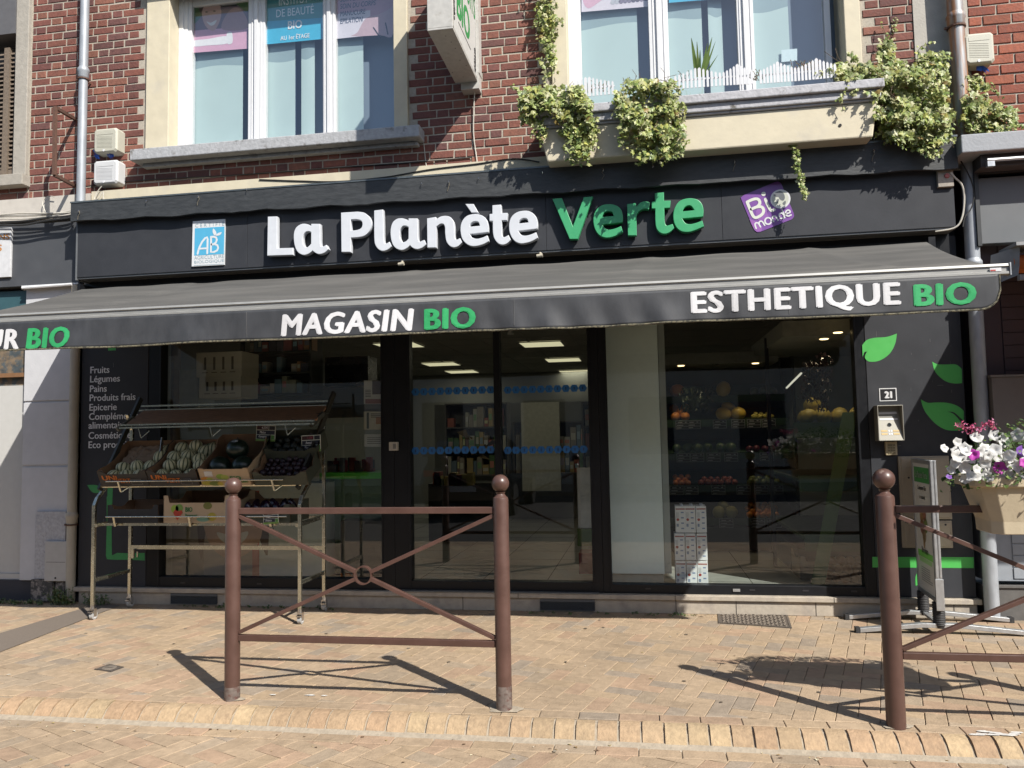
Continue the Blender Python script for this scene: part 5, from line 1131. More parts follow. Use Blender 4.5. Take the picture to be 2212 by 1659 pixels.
for u, v, kd, s_ in spots:
    m = MB(); p = P(u, v, YF-.04+rr.uniform(-.03, .05)); 
    if v < 960: p = P(u, v, -2.42)
    petunia(m, p, Vector((rr.gauss(-.1, .4), -1, rr.gauss(.3, .35))), .043*s_, base_c[kd], rr); m.build('flower', PETAL, FP, smooth=True)
for u, v in ((2072, 915), (2084, 920), (2100, 922), (2110, 930), (2092, 930), (2130, 918), (2142, 913), (2120, 922), (2148, 920)):
    m = MB(); p0 = P(u, v, -2.42)
    for k in range(16): q = p0+Vector((rr.gauss(0, .009), rr.gauss(0, .009), rr.gauss(0, .010))); leaf(m, q, Vector((rr.gauss(0, 1), -1, rr.gauss(.4, 1))), Vector((rr.gauss(0, 1), 0, 1)), .015, rr.choice([(.70, .10, .22), (.75, .20, .32), (.60, .06, .20), (.76, .30, .50)]), False)
    m.build('flower', PETAL, FP)

# ================================================================ ADVERTISING STAND
nb, fb = P(2034, 1308, -.44), P(1991, 1265, -.06); nt_, ft = P(2026, 985, -.44), P(1990, 990, -.06)
Yn, Yf = -.555, -.035
def Xat(u, v, y): return P(u, v, y).x
xn, xf_ = Xat(2031, 1300, Yn), Xat(1990, 1290, Yf); zb0 = .205; zt0 = P(1990, 990, Yf).z
AS = thing('advertising_stand', 'double-sided poster stand on aluminium feet beside the planter', 'advertising board', ((xn+xf_)/2, (Yn+Yf)/2, 0))
n_, f_ = Vector((xn, Yn, 0)), Vector((xf_, Yf, 0)); dd = (f_-n_).normalized(); nn = Vector((-dd.y, dd.x, 0)) if -dd.y < 0 else Vector((dd.y, -dd.x, 0))
if nn.x > 0: nn = -nn
LZ = (f_-n_).length; th = .022
def SP(s_, z, off=0): return n_+dd*s_*LZ+Vector((0, 0, z))+nn*off
def slabb(m, s0, s1, z0, z1, o0, o1, mi=None, c=None):
    vs = [SP(s_, z, o_) for z in (z0, z1) for o_ in (o0, o1) for s_ in (s0, s1)]; m.add(vs, [(0, 2, 3, 1), (4, 5, 7, 6), (0, 1, 5, 4), (2, 6, 7, 3), (0, 4, 6, 2), (1, 3, 7, 5)], mi, c)
m = MB(); e = .032/LZ
slabb(m, 0, e, zb0, zt0, -th, th); slabb(m, 1-e, 1, zb0, zt0, -th, th); slabb(m, e, 1-e, zt0-.03, zt0, -th, th); slabb(m, e, 1-e, zb0+.02, zb0+.05, -th, th)
slabb(m, -.008, .0-.0004, zb0+.2, zt0, -.018, -.006); slabb(m, -.008, -.0004, zb0+.2, zt0, .006, .018)
m.build('frame', ALU, AS, bevel=.003)
m = MB(); slabb(m, -.018, -.009, zb0-.03, zb0+.19, -.027, .027); m.build('end_plate', ALU, AS, bevel=.004)
m = MB(); mm = [(.42, .43, .42), (.05, .20, .05), (.42, .40, .36), (.07, .30, .05), (.30, .16, .08), (.25, .10, .08)]
PZ0, PZ1 = zb0+.05, zt0-.03
def pz(t): return PZ0+(PZ1-PZ0)*t
for sg in (1, -1):
    o0 = sg*.015; F = lambda s0, s1, t0, t1, k, c: slabb(m, s0, s1, pz(t0), pz(t1), o0+sg*.0008*k, o0+sg*.0008*(k+.6), None, c)
    F(e, 1-e, 0, 1, 0, (.62, .63, .62)); F(.10, .90, .85, .97, 1.2, (.06, .30, .08)); F(.10, .90, .06, .845, 1.2, (.66, .66, .62)); F(.12, .88, .26, .31, 2.4, (.22, .62, .12)); F(.18, .8, .22, .255, 2.4, (.40, .66, .3))
    for (s_, t_, rs, rt, c) in ((.45, .60, .10, .05, (.30, .12, .07)), (.6, .58, .09, .05, (.34, .2, .08)), (.4, .52, .11, .06, (.16, .22, .06)), (.58, .50, .12, .06, (.28, .10, .08)), (.5, .44, .10, .06, (.30, .22, .12)), (.52, .39, .05, .06, (.36, .24, .12))):
        pts = [SP(s_+rs*math.cos(a), pz(t_+rt*math.sin(a)), o0+sg*.0024) for a in [i*math.pi/6 for i in range(12)]]; m.add(pts, [tuple(range(12))], None, c)
    for i in range(7): F(.3 if i > 1 else .2, .75, .075+.017*i, .081+.017*i, 3, (.25, .26, .26))
    xfm = Matrix((( -dd.x*sg, 0, 0, 0), (-dd.y*sg, 0, 0, 0), (0, 0, 1, 0), (0, 0, 0, 1)))
    base = SP(.84 if sg > 0 else .16, pz(.885), o0+sg*.0028)
    for s_, w0, h0, dz, c in (('La Planète Verte', .64, .05, 0, (.55, .6, .55)), ('Compomy Bio', .45, .045, -.10*1, (.06, .07, .07)), ('au naturel', .3, .03, -.155, (.12, .13, .13)), ('Bio miam', .32, .05, -.56, (.06, .07, .06))):
        text_box(m, s_, 0, w0*LZ, 0, h0, 0, None, c, bold=.02, xf=Matrix.Translation(base+Vector((-dd.x*sg, -dd.y*sg, 0))*((.66-w0)/2*LZ)+Vector((0, 0, dz))) @ xfm)
m.build('poster', PINK, AS)
for s_ in (.10, .90):
    m = MB(); p = SP(s_, 0); prof = []; z = .065; zt_ = zb0+.02-.0
    k = 0
    while z < zt_-.005: prof += [(.038, z), (.043, z+.005), (.038, z+.010)]; z += .0125
    m.lathe((p.x, p.y, 0), [(.034, .045)]+prof+[(.034, zt_)], 20); m.build('spring', RUBBER, AS, smooth=50)
for s_, (ul, vl), (ur, vr) in ((.10, (1852, 1380), (2290, 1410)), (.90, (1828, 1335), (2150, 1338))):
    p = SP(s_, 0); yy = p.y; xl = P(ul, vl, yy).x; xr = p.x+(p.x-xl)*1.08; m = MB(); h = .034; pts = [(xl, .0), (p.x-.12, .045), (p.x+.12, .045), (xr, .0)]; w_ = .026
    vs = [(x, y_, z+dz) for x, z in pts for y_, dz in ((yy-w_, .003), (yy+w_, .003), (yy+w_, h), (yy-w_, h))]
    m.add(vs, [(4*k+i, 4*k+4+i, 4*k+4+(i+1) % 4, 4*k+(i+1) % 4) for k in range(3) for i in range(4)]+[(3, 2, 1, 0), (12, 13, 14, 15)]); ft_ = m.build('foot', ALU, AS, bevel=.003)
    for x, q in ((xl, -1), (xr, 1)): m = MB(); m.box(x-.018 if q > 0 else x-.012, x+.012 if q > 0 else x+.018, yy-w_-.002, yy+w_+.002, .001, h+.006); m.build('end_cap', RUBBER, ft_)
m = MB(); a, b = SP(.10, .066), SP(.90, .066); m.bar(a, b, .03, .02); m.build('cross_bar', ALU, AS)
# ================================================================ PRODUCE STAND
def thing_m(name, label, cat, M, group=None):
    o = thing(name, label, cat, (0, 0, 0), 0, group); o.matrix_world = M; XF[o.name] = M; return o
XLs, XRs, YFs, YBs = -4.585, -2.742, -.61, -.13
ST = thing('produce_stand', 'wheeled galvanised produce stand with tilted shelves in front of the left window', 'display stand', ((XLs+XRs)/2, -.37, 0))
m = MB()
for x in (XLs, XRs):
    leg = MB(); leg.bar((x, YFs, .115), (x, YFs, .95), .028, .028); leg.bar((x, YFs, .945), (x, YFs+.035, 1.01), .028, .028); leg.bar((x, YFs+.035, 1.005), (x+.02, YFs+.14, 1.12), .028, .028); leg.build('leg', GALV, ST, bevel=.003)
    leg = MB(); leg.bar((x, YBs, .115), (x, YBs, 1.60), .028, .028); leg.bar((x, YBs, 1.59), (x, YBs-.07, 1.73), .028, .028); leg.build('leg', GALV, ST, bevel=.003)
    s_ = MB(); s_.bar((x, YFs, .325), (x, YBs, .325), .022, .03); s_.build('side_bar', GALV, ST)
    s_ = MB(); s_.bar((x+(.03 if x < -4 else -.03), YFs+.02, 1.075), (x+(.09 if x < -4 else .10), -.14, 1.875), .022, .045); s_.build('tilt_rail', mat('dark_galv', (.10, .10, .085), .4, metal=.6, var=.15), ST)
    for y in (YFs, YBs):
        c_ = MB(); c_.tube([(x-.014, y+.01, .036), (x+.014, y+.01, .036)], .036, 20); w_ = c_.build('wheel', mat('wheel_grey', (.45, .45, .44), .6), ST, smooth=40)
        c_ = MB(); c_.tube([(x-.0155, y+.01, .036), (x+.0155, y+.01, .036)], .024, 16); c_.build('hub', WHITE, w_, smooth=40)
        c_ = MB(); c_.box(x-.021, x-.017, y-.012, y+.026, .03, .085); c_.box(x+.017, x+.021, y-.012, y+.026, .03, .085); c_.box(x-.021, x+.021, y-.016, y+.02, .085, .095); c_.lathe((x, y, .095), [(.018, 0), (.016, .03)], 12); c_.box(x-.018, x+.018, y-.038, y-.012, .062, .072); c_.build('fork', CHROME, w_)
s_ = MB(); s_.bar((XLs, YBs, .535), (XRs, YBs, .535), .02, .035); s_.build('cross_rail', GALV, ST)
s_ = MB(); s_.box(XLs+.035, XLs+.06, YBs-.04, YBs-.02, .44, .52); s_.box(XLs+.09, XLs+.10, YBs-.04, YBs-.03, .45, .50); s_.build('knob', GALV, ST)
# lower shelf
s_ = MB()
for y, z in ((YFs+.05, .785), (YBs-.03, .80)): s_.bar((XLs+.02, y, z), (XRs-.02, y, z), .022, .022)
for x in (XLs+.02, XRs-.02): s_.bar((x, YFs-.01, .782), (x, YBs, .80), .03, .03)
s_.tube([(XLs+.13, YFs-.03, .855), (XRs-.10, YFs-.03, .855)], .0055, 8)
for x in (XLs+.2, -3.70, XRs-.25): s_.bar((x, YFs-.03, .855), (x, YFs-.005, .775), .018, .006); s_.bar((x, YFs-.005, .775), (x, YFs+.05, .80), .018, .006)
s_.build('lower_shelf', GALV, ST)
# main tilted shelf
TH = R(28); 
def TM(x, y, z): return Matrix.Translation((x, y, z)) @ Matrix.Rotation(TH, 4, 'X')
MT = TM(0, -.615, 1.105)
s_ = MB(); s_.xf = MT
for y in (.03, .25, .45): s_.bar((XLs+.04, y, -.012), (XRs-.0, y, -.012), .022, .018)
s_.build('tilted_shelf', GALV, ST)
s_ = MB(); s_.tube([(XLs+.14, YFs-.05, 1.15), (XRs-.12, YFs-.05, 1.15)], .0055, 8)
for x in (XLs+.25, XRs-.22): s_.bar((x, YFs-.05, 1.15), (x+.01, YFs-.02, 1.06), .018, .006); s_.bar((x+.01, YFs-.02, 1.06), (x+.05, YFs+.03, 1.10), .018, .006)
s_.build('front_rod', GALV, ST)
# top shelf
s_ = MB(); s_.xf = TM(0, -.44, 1.625); s_.box(XLs+.17, XRs+.07, 0, .26, 0, .014); s_.build('plank', mat('stained_plank', (.55, .30, .18), .6, var=.3, scale=6, stretch=(1, 8, 8)), ST)
s_ = MB()
for y, z in ((-.455, 1.625), (-.47, 1.60), (-.20, 1.76), (-.17, 1.80)): s_.bar((XLs+.12, y, z), (XRs+.06, y, z), .018, .014)
for x in (XLs+.30, -3.62, XRs-.20): s_.bar((x, -.47, 1.60), (x+.02, -.46, 1.51), .018, .006); s_.bar((x+.02, -.46, 1.51), (x+.07, -.42, 1.57), .018, .006)
s_.build('top_rail', GALV, ST)
for x in (XLs+.1, XRs+.03): s_ = MB(); s_.box(x, x+.09, -.36, -.30, 1.685, 1.69); s_.bar((x, -.47, 1.585), (x+.06, -.34, 1.69), .03, .035); s_.build('shelf_bracket', MATS['dark_galv'], ST)

def crate(name, label, M, w_, D, hf, hc, hb, mo, mi_, dip=.09, group=None):
    r = thing_m(name, label, 'crate', M, group); t = .005
    def panel(pts2, plane, off, mt, nm):
        m = MB(); m.xf = M; n = len(pts2)
        f3 = (lambda a, b, o: (a, o, b)) if plane == 'y' else (lambda a, b, o: (o, a, b))
        vs = [f3(a, b, off[0]) for a, b in pts2]+[f3(a, b, off[1]) for a, b in pts2]
        m.add(vs, [tuple(range(n)), tuple(range(2*n-1, n-1, -1))]+[(i, i+n, (i+1) % n+n, (i+1) % n) for i in range(n)]); return m
    fr = [(0, 0), (w_, 0), (w_, hc), (w_-.04, hc), (w_-.04-dip*.5, hf), (.04+dip*.5, hf), (.04, hc), (0, hc)]
    bk = [(0, 0), (w_, 0), (w_, hb), (0, hb)]
    sd = [(0, 0), (D, 0), (D, hb), (D-.09, hb), (D-.14, hb*.80), (D*.5, hf+.01), (.12, hf+.015), (.05, hc), (0, hc)]
    outer = MB(); inner = MB()
    for pts, pl, a, b in ((fr, 'y', (0, t*.5), (t*.5+.0003, t)), (bk, 'y', (D-t*.5, D), (D-t, D-t*.5-.0003)), (sd, 'x', (.0005, t*.5), (t*.5+.0003, t)), (sd, 'x', (w_-t*.5, w_-.0005), (w_-t, w_-t*.5-.0003))):
        p1 = panel(pts, pl, a, mo, ''); p2 = panel(pts, pl, b, mi_, '')
        for P_, Q_ in ((outer, p1), (inner, p2)):
            o = len(P_.v); P_.v += Q_.v; P_.f += [[i+o for i in f] for f in Q_.f]; P_.m += Q_.m; P_.c += Q_.c
    inner.xf = M; inner.box(.005, w_-.005, .005, D-.005, .002, .006); inner.xf = None
    for k in (0, 1):                                                   # folded corner gussets
        x = .006 if k == 0 else w_-.006; s = 1 if k == 0 else -1; inner.xf = M
        inner.add([(x, .006, .01), (x+s*.05, .006, .01), (x+s*.05, .006, hc-.004), (x, .006, hc-.004), (x, .05, .01), (x, .05, hc-.01)], [(1, 4, 5, 2), (2, 5, 3)]); inner.xf = None
    outer.build('outer_board', mo, r); inner.build('inner_board', mi_, r); return r
def fruit(name, label, cat, r, group, ribs=0, c1=(.5, .5, .3), c2=None, sz=1, seg=30, tip=True, mt=None, stripe=.72):
    m = MB(); rings = 14
    for i in range(rings+1):
        t = math.pi*i/rings
        for k in range(seg):
            a = 2*math.pi*k/seg; q = r*(1+(.022*math.cos(ribs*a)*math.sin(t) if ribs else 0)+random.gauss(0, .004)); m.v.append(Vector((q*math.sin(t)*math.cos(a), q*math.sin(t)*math.sin(a), -q*sz*math.cos(t))))
    for i in range(rings):
        for k in range(seg):
            a = 2*math.pi*(k+.5)/seg; st = ribs and math.cos(ribs*a) < -stripe
            m.f.append([i*seg+k, i*seg+(k+1) % seg, (i+1)*seg+(k+1) % seg, (i+1)*seg+k]); m.m.append(0); m.c.append(c2 if st else c1)
    if tip: m.tube([(0, 0, r*sz*.97), (.003, 0, r*sz+.012)], [.006, .004], 6, c=c2 or c1)
    o = m.build(name, mt or COLR, None, smooth=True); tag(o, label, cat, group); return o
ORD = ['first', 'second', 'third', 'fourth', 'fifth', 'sixth', 'seventh', 'eighth', 'ninth', 'tenth', 'eleventh', 'twelfth', 'thirteenth', 'fourteenth', 'fifteenth', 'sixteenth', 'seventeenth', 'eighteenth']
def rowlabels(stem, counts, where, unit='row'):
    """a label of its own for each piece of a heap: its place in its row, front row first"""
    out = []
    for r_, n in enumerate(counts):
        row = 'only' if len(counts) == 1 else 'front' if r_ == 0 else 'rear' if r_ == len(counts)-1 else ORD[r_]
        for i in range(n): out.append(f"{stem}, {ORD[i]} from left in the {row} {unit} {where}")
    return out
def scatter(proto, spots, M, label=None, group=None, tilt=1.2, first=False, labels=None):
    rr = random.Random(len(spots)*7+3)
    for i, p in enumerate(spots):
        o = proto if (first and i == 0) else proto.copy()
        if not (first and i == 0): col.objects.link(o)
        o.matrix_world = Matrix.Translation(M @ Vector(p[:3])) @ Euler((rr.uniform(-tilt, tilt), rr.uniform(-tilt, tilt), rr.uniform(0, 6.3))).to_matrix().to_4x4() @ Matrix.Diagonal((rr.uniform(.88, 1.08), rr.uniform(.88, 1.08), rr.uniform(.85, 1.1), 1))
        if label: o['label'] = label
        if labels: o['label'] = labels[i]
        if group: o['group'] = group
FR = mat('fruit_skin', attr=True, rough=.5, var=.08, scale=30)
melon = fruit('melon', 'round ridged cream melon with green stripes in the leftmost crate', 'melon', .062, 'melons in the leftmost crate', 10, (.80, .74, .45), (.12, .14, .06), mt=FR, seg=60, stripe=.82)
W = .452
def CM(i, dx=0): return MT @ Matrix.Translation((-4.515+i*W+dx, 0, 0))
M0 = CM(0); crate('crate', 'black cardboard melon crate with orange lettering at the left end of the tilted shelf', M0, W-.006, .47, .118, .150, .185, CARDB, CARD)
M1 = CM(1); crate('crate', 'black cardboard melon crate with orange lettering, full of melons, second from the left', M1, W-.006, .47, .118, .150, .185, CARDB, CARD)
scatter(melon, [(.08, .07, .05), (.20, .07, .052), (.33, .07, .05), (.11, .18, .07), (.235, .19, .075), (.355, .20, .07), (.395, .30, .10), (.39, .40, .10)], M0, first=True, tilt=.45, labels=rowlabels('ridged cream melon', (3, 3, 1, 1), 'of the leftmost crate'))
scatter(melon, [(.08, .07, .055), (.205, .07, .055), (.335, .08, .055), (.39, .16, .10), (.10, .18, .09), (.225, .19, .095), (.34, .25, .10), (.08, .30, .10), (.20, .32, .11), (.33, .38, .11), (.09, .41, .13), (.22, .42, .14), (.375, .43, .11)], M1, None, 'melons in the second crate', tilt=.45, labels=rowlabels('ridged cream melon', (4, 3, 3, 3), 'of the second crate'))
# crumpled paper in the left crate
m = MB(); rr = random.Random(4); m.xf = M0; n = 10
g_ = [[Vector((.05+.30*i/n, .24+.2*j/n, .09+.05*j/n+rr.uniform(-.012, .014))) for i in range(n+1)] for j in range(n+1)]
m.add([p for row in g_ for p in row], [(j*(n+1)+i, j*(n+1)+i+1, (j+1)*(n+1)+i+1, (j+1)*(n+1)+i) for j in range(n) for i in range(n)]); m.xf = None
tag(m.build('packing_paper', mat('kraft', (.36, .24, .15), .85, var=.08), None, loc=M0 @ Vector((.2, .3, .1))), 'crumpled brown packing paper at the back of the leftmost melon crate', 'paper')
# lettering on the two black crates
for M_, nm in ((M0, 0), (M1, 1)):
    m = MB(); vs, fs = text_vf('UNi', .07); 
    def onfront(body, x0, x1, z0, z1, y=-.0012, bold=.07, c=None, M_=M_): text_box(m, body, x0, x1, z0, z1, y, None, c, bold=bold, xf=M_)
    onfront('UNi', .03, .17, .062, .108, bold=.04); onfront('VERT', .15, .29, .036, .078, -.0022, bold=.04)
    par = [o for o in bpy.data.objects if o.name.startswith('crate')][nm]; m.build('lettering', ORANGE, par)
    m = MB(); m.xf = M_; 
    for a, b in (((.29, .02), (.29, .068)), ((.29, .068), (.38, .068)), ((.38, .068), (.39, .02)), ((.39, .02), (.29, .02))): m.bar((a[0], -.0015, a[1]), (b[0], -.0015, b[1]), .003, .003)
    m.build('handle_outline', mat('outline_grey', (.25, .24, .22), .6), par)
BIOM = mat('crate_print', attr=True, rough=.6, var=.04)
M2 = CM(2, .015); c2_ = crate('crate', 'pale printed cardboard crate holding dark watermelons on the tilted shelf', M2, W-.01, .47, .155, .162, .23, CARDL, CARD, .02)
def bio_print(M_, par, w_, h, k=1):
    m = MB(); T = lambda b, x0, x1, z0, z1, c, bold=.03, y=-.0014: text_box(m, b, x0, x1, z0, z1, y, None, c, bold=bold, xf=M_)
    T('BIO', w_*.60, w_*.82, h*.34, h*.58, (.04, .22, .06), .06); T('Bouquet', w_*.60, w_*.94, h*.14, h*.31, (.05, .25, .07), .03, -.0017)
    m.xf = M_; m.box(w_*.60, w_*.74, -.0016, -.0002, h*.05, h*.09, c=(.30, .05, .04))
    for cx, cz, rx, rz, c in ((.42, .55, .09, .16, (.28, .42, .06)), (.50, .52, .08, .14, (.45, .50, .10)), (.10, .42, .09, .12, (.70, .28, .04)), (.19, .40, .07, .10, (.50, .50, .08)), (.12, .16, .11, .14, (.42, .38, .04)), (.28, .14, .12, .15, (.16, .22, .04)), (.38, .12, .06, .12, (.52, .42, .06))):
        q = [(w_*(cx+rx*math.cos(a)), -.0009-.0001*cx, h*(cz+rz*math.sin(a))) for a in [i*math.pi/7 for i in range(14)]]; m.add(q, [tuple(range(14))], None, c)
    m.xf = None; m.build('printing', BIOM, par)
bio_print(M2, c2_, W-.01, .155)
m = MB(); m.xf = M2; m.box(.05, .12, -.0022, -.0002, .09, .135); m.xf = None; m.build('label_sticker', PAPER, c2_)
wm = fruit('watermelon', 'dark green watermelon with a white sticker on top of the other two', 'watermelon', .092, 'watermelons in the pale crate', 0, (.012, .03, .015), (.03, .04, .02), mt=mat('dark_rind', (.010, .024, .016), .32, var=.2, scale=12), sz=.95)
wm.matrix_world = Matrix.Translation(M2 @ Vector((.23, .27, .19)))
m = MB(); q = Matrix.Translation(M2 @ Vector((.23, .27, .19))); XF[wm.name] = wm.matrix_world.copy(); m.xf = q @ Matrix.Rotation(R(28), 4, 'X')
m.add([(.028*math.cos(a)+.005, .018*math.sin(a)-.02, .0895-.004*math.cos(a)**2) for a in [i*math.pi/8 for i in range(16)]], [tuple(range(16))]); m.xf = None; m.build('sticker', PAPER, wm)
for k, p in enumerate(((.12, .13, .10), (.32, .14, .10))):
    o = wm.copy(); col.objects.link(o); o.matrix_world = Matrix.Translation(M2 @ Vector(p)) @ Matrix.Rotation(1.9+k, 4, 'X'); o['label'] = ('dark watermelon lying front left in the pale crate', 'dark watermelon lying front right in the pale crate')[k]
M3 = CM(3, .03); c3_ = crate('crate', 'olive-green cardboard crate of dark plums at the right end of the tilted shelf', M3, W+.01, .30, .085, .12, .15, CARDG, CARD, .12)
M3b = M3 @ Matrix.Translation((.0, .26, .085)); crate('crate', 'olive-green crate of dark avocados behind the plum crate', M3b, W+.01, .24, .085, .11, .16, CARDG, CARDG, .12)
pl_ = fruit('plum', 'dark purple plum in the front olive crate', 'plum', .026, 'plums in the front olive crate', 0, (.035, .018, .025), mt=mat('plum_skin', (.035, .016, .024), .45, var=.25, scale=25), tip=False, seg=14)
rr = random.Random(8); scatter(pl_, [(.05+.055*i+rr.uniform(-.008, .008), .04+.055*j+rr.uniform(-.008, .008), .035+.01*j+rr.uniform(0, .02)) for j in range(5) for i in range(7)], M3, first=True, labels=rowlabels('dark plum', (7,)*5, 'of the olive crate'))
av = fruit('avocado', 'dark green avocado in the rear olive crate', 'avocado', .034, 'avocados in the rear olive crate', 0, (.02, .03, .02), mt=mat('avocado_skin', (.018, .022, .014), .5, var=.3, scale=40, bump=.3, bscale=120), tip=False, seg=14, sz=1.3)
scatter(av, [(.07+.08*i+rr.uniform(-.01, .01), .05+.065*j, .045+.015*j+rr.uniform(0, .015)) for j in range(3) for i in range(5)], M3b, first=True, labels=rowlabels('dark avocado', (5,)*3, 'of the rear olive crate'))
# lower crates
def FM(x, y, z): return Matrix.Translation((x, y, z))
crate('crate', 'empty black cardboard crate at the left end of the lower shelf', FM(-4.47, -.60, .80), .47, .36, .115, .15, .17, CARDB, CARD, .04)
L2_ = crate('crate', 'big pale printed fruit box in the middle of the lower shelf', FM(-3.955, -.60, .80), .60, .42, .165, .225, .24, CARDL, CARD, .03)
m = MB(); m.xf = FM(-3.955, -.60, .80)
for cx, cz, rx, rz, c in ((.105, .115, .035, .035, (.36, .50, .06)), (.145, .12, .035, .035, (.20, .36, .07)), (.40, .14, .04, .03, (.20, .20, .04)), (.44, .05, .04, .035, (.50, .40, .05)), (.36, .03, .06, .02, (.20, .38, .28))):
    m.add([(cx+rx*math.cos(a), -.001, cz+rz*math.sin(a)) for a in [i*math.pi/7 for i in range(14)]], [tuple(range(14))], None, c)
m.add([(.128, -.0013, .02), (.178, -.0013, .085), (.165, -.0013, .108), (.145, -.0013, .098), (.128, -.0013, .098), (.108, -.0013, .11), (.09, -.0013, .085)], [tuple(range(7))], None, (.55, .06, .03))
m.xf = None
for b, x0, x1, z0, z1, bd in (('BIO', .20, .265, .09, .13, .05), ('Bouquet', .20, .31, .04, .075, .03)): text_box(m, b, x0, x1, z0, z1, -.0016, None, (.03, .20, .05), bold=bd, xf=FM(-3.955, -.60, .80))
m.build('printing', BIOM, L2_)
crate('crate', 'olive-green crate of aubergines at the right end of the lower shelf', FM(-3.33, -.60, .80), .50, .36, .10, .15, .17, CARDG, CARD, .10)
au = fruit('aubergine', 'shiny dark aubergine in the lower olive crate', 'aubergine', .038, 'aubergines in the lower olive crate', 0, (.02, .008, .02), mt=mat('aubergine_skin', (.018, .006, .018), .2, var=.1), tip=False, seg=16, sz=2.0)
scatter(au, [(.08+.085*i, .10+.12*j, .09+.015*j) for j in range(2) for i in range(5)], FM(-3.33, -.60, .80), first=True, tilt=.4, labels=rowlabels('shiny dark aubergine', (5, 5), 'of the lower olive crate'))
# price tags
def pricetag(u, v, y, w_, h, label, lines, rz=0, red=False):
    q = P(u, v, y); M_ = Matrix.Translation(q) @ Matrix.Rotation(rz, 4, 'Y'); r = thing_m('price_tag', label, 'price tag', M_, 'slate price tags on the produce stand'); m = MB(); m.xf = M_
    m.box(-w_/2, w_/2, 0, .004, -h/2, h/2, c=(.85, .88, .74)); m.box(-w_/2, w_/2, -.0006, -.0001, -h/2, -h/2+h*.13, c=(.20, .36, .07))
    for x0, x1, z0, z1, c in ((-.47, .14, .22, .46, (.06, .012, .012)), (.17, .47, .22, .46, (.02, .02, .025)), (-.47, .47, -.08, .18, (.012, .014, .028)), (-.47, .27, -.36, -.11, (.012, .014, .03)), (.29, .47, -.36, -.11, (.10, .28, .06))): m.box(w_*x0, w_*x1, -.0016, -.0007, h*z0, h*z1, c=c)
    m.xf = None; m.build('board', COLR, r); m = MB()
    for b, x0, x1, z0, z1 in lines: text_box(m, b, w_*x0, w_*x1, h*z0, h*z1, -.0022, None, (1, 1, 1) if not (red and z0 > .2) else (.45, .08, .12), bold=-.005, shear=.2, xf=M_)
    m.build('handwriting', COLR, r); m = MB(); m.xf = M_; m.box(-.012, .012, -.002, .006, h/2+.001, h/2+.016); m.bar((0, .006, -h/2), (.01, .05, -h/2-.10), .004, .004); m.xf = None; m.build('clip', INK, r)
pricetag(574, 936, -.36, .175, .135, 'slate price tag 4,50 standing over the watermelons', (('4,50€', -.22, .12, .26, .43), ('Melon', -.3, .0, -.02, .14), ('Espagne', -.35, .05, -.30, -.14)), R(3))
pricetag(672, 958, -.40, .17, .14, 'slate price tag with a red price by the right rail of the stand', (('1,55€', -.20, .12, .26, .43), ('Avocat', -.28, .05, -.02, .14), ('Pérou', -.33, -.05, -.30, -.16)), R(-2), True)
pricetag(585, 1118, -.64, .13, .10, 'small slate price tag clipped to the lower rod behind the barrier', (('2,95€', -.2, .12, .26, .43), ('Prune', -.3, .0, -.02, .14), ('France', -.35, .05, -.30, -.14)), R(-4))
m = MB(); a, b = P(353, 955, -.42), P(343, 1010, -.50); m.bar(P(351, 945, -.40), P(346, 992, -.42), .006, .035); m.bar(P(346, 988, -.42), P(335, 1012, -.48), .003, .012)
tag(m.build('price_holder', CHROME, None, loc=b), 'edge-on metal price holder between the two melon crates', 'holder')
# weeds against the wall
def weed(label, u0, u1, y, n, h, seed, spread=.05):
    rr = random.Random(seed); m = MB(); a, b = P(u0, 1300, y), P(u1, 1300, y); 
    for i in range(n):
        x = rr.uniform(a.x, b.x); p = Vector((x, y+rr.uniform(-spread, .02), .0)); k = rr.uniform(.4, 1); top = p+Vector((rr.gauss(0, .03), rr.uniform(-.04, .0), h*k)); m.tube([p, p.lerp(top, .6), top], .0014, 3, c=(.10, .14, .04))
        for j in range(4): leaf(m, p.lerp(top, .3+.22*j)+Vector((rr.gauss(0, .008), 0, 0)), Vector((rr.gauss(0, .8), -.8, rr.gauss(.6, .4))), Vector((rr.gauss(0, .6), -.3, .6)), rr.uniform(.015, .038), rr.choice([(.06, .12, .03), (.09, .16, .04), (.12, .17, .05), (.16, .17, .06)]), False)
    tag(m.build('weeds', PLANTM, None, loc=a), label, 'weeds', kind='stuff')
weed('weeds growing at the foot of the cream pipe', 118, 162, -.06, 60, .17, 1); weed('weeds behind the left castor of the stand', 192, 232, -.05, 34, .12, 2); weed('low weeds along the foot of the white pilaster', -20, 100, -.05, 60, .05, 3); weed('dry tufts along the plinth', 400, 720, -.03, 34, .025, 4); weed('tufts on the plinth foot near the doors', 1150, 1500, -.03, 16, .02, 5)

# ================================================================ INTERIOR
FLT = mat('floor_tile', (.40, .40, .37), .35, var=.08, scale=4)
WAL = mat('inside_wall', (.30, .31, .29), .8, var=.05)
CEI = mat('ceiling_tile', (.40, .39, .36), .9, var=.06, scale=20)
m = MB(); m.box(-5.2, 2.5, .145, 8.8, .02, .150); tag(m.build('shop_floor', FLT), kind='structure')
m = MB()
for i in range(13): m.box(-5.1+i*.6, -5.094+i*.6, .3, 8.8, .1505, .1513)
for j in range(14): m.box(-5.2, 2.5, .6+j*.6, .606+j*.6, .1517, .1523)
tag(m.build('floor_joint', DEEP), kind='structure')
m = MB(); m.box(-5.2, 2.5, .3, 8.8, 2.75, 2.80); tag(m.build('shop_ceiling', CEI), kind='structure')
m = MB()
for i in range(14): m.box(-5.2+i*.6+.1, -5.2+i*.6+.124, .3, 8.8, 2.744, 2.7495)
for j in range(15): m.box(-5.2, 2.5, .3+j*.6, .324+j*.6, 2.741, 2.7435)
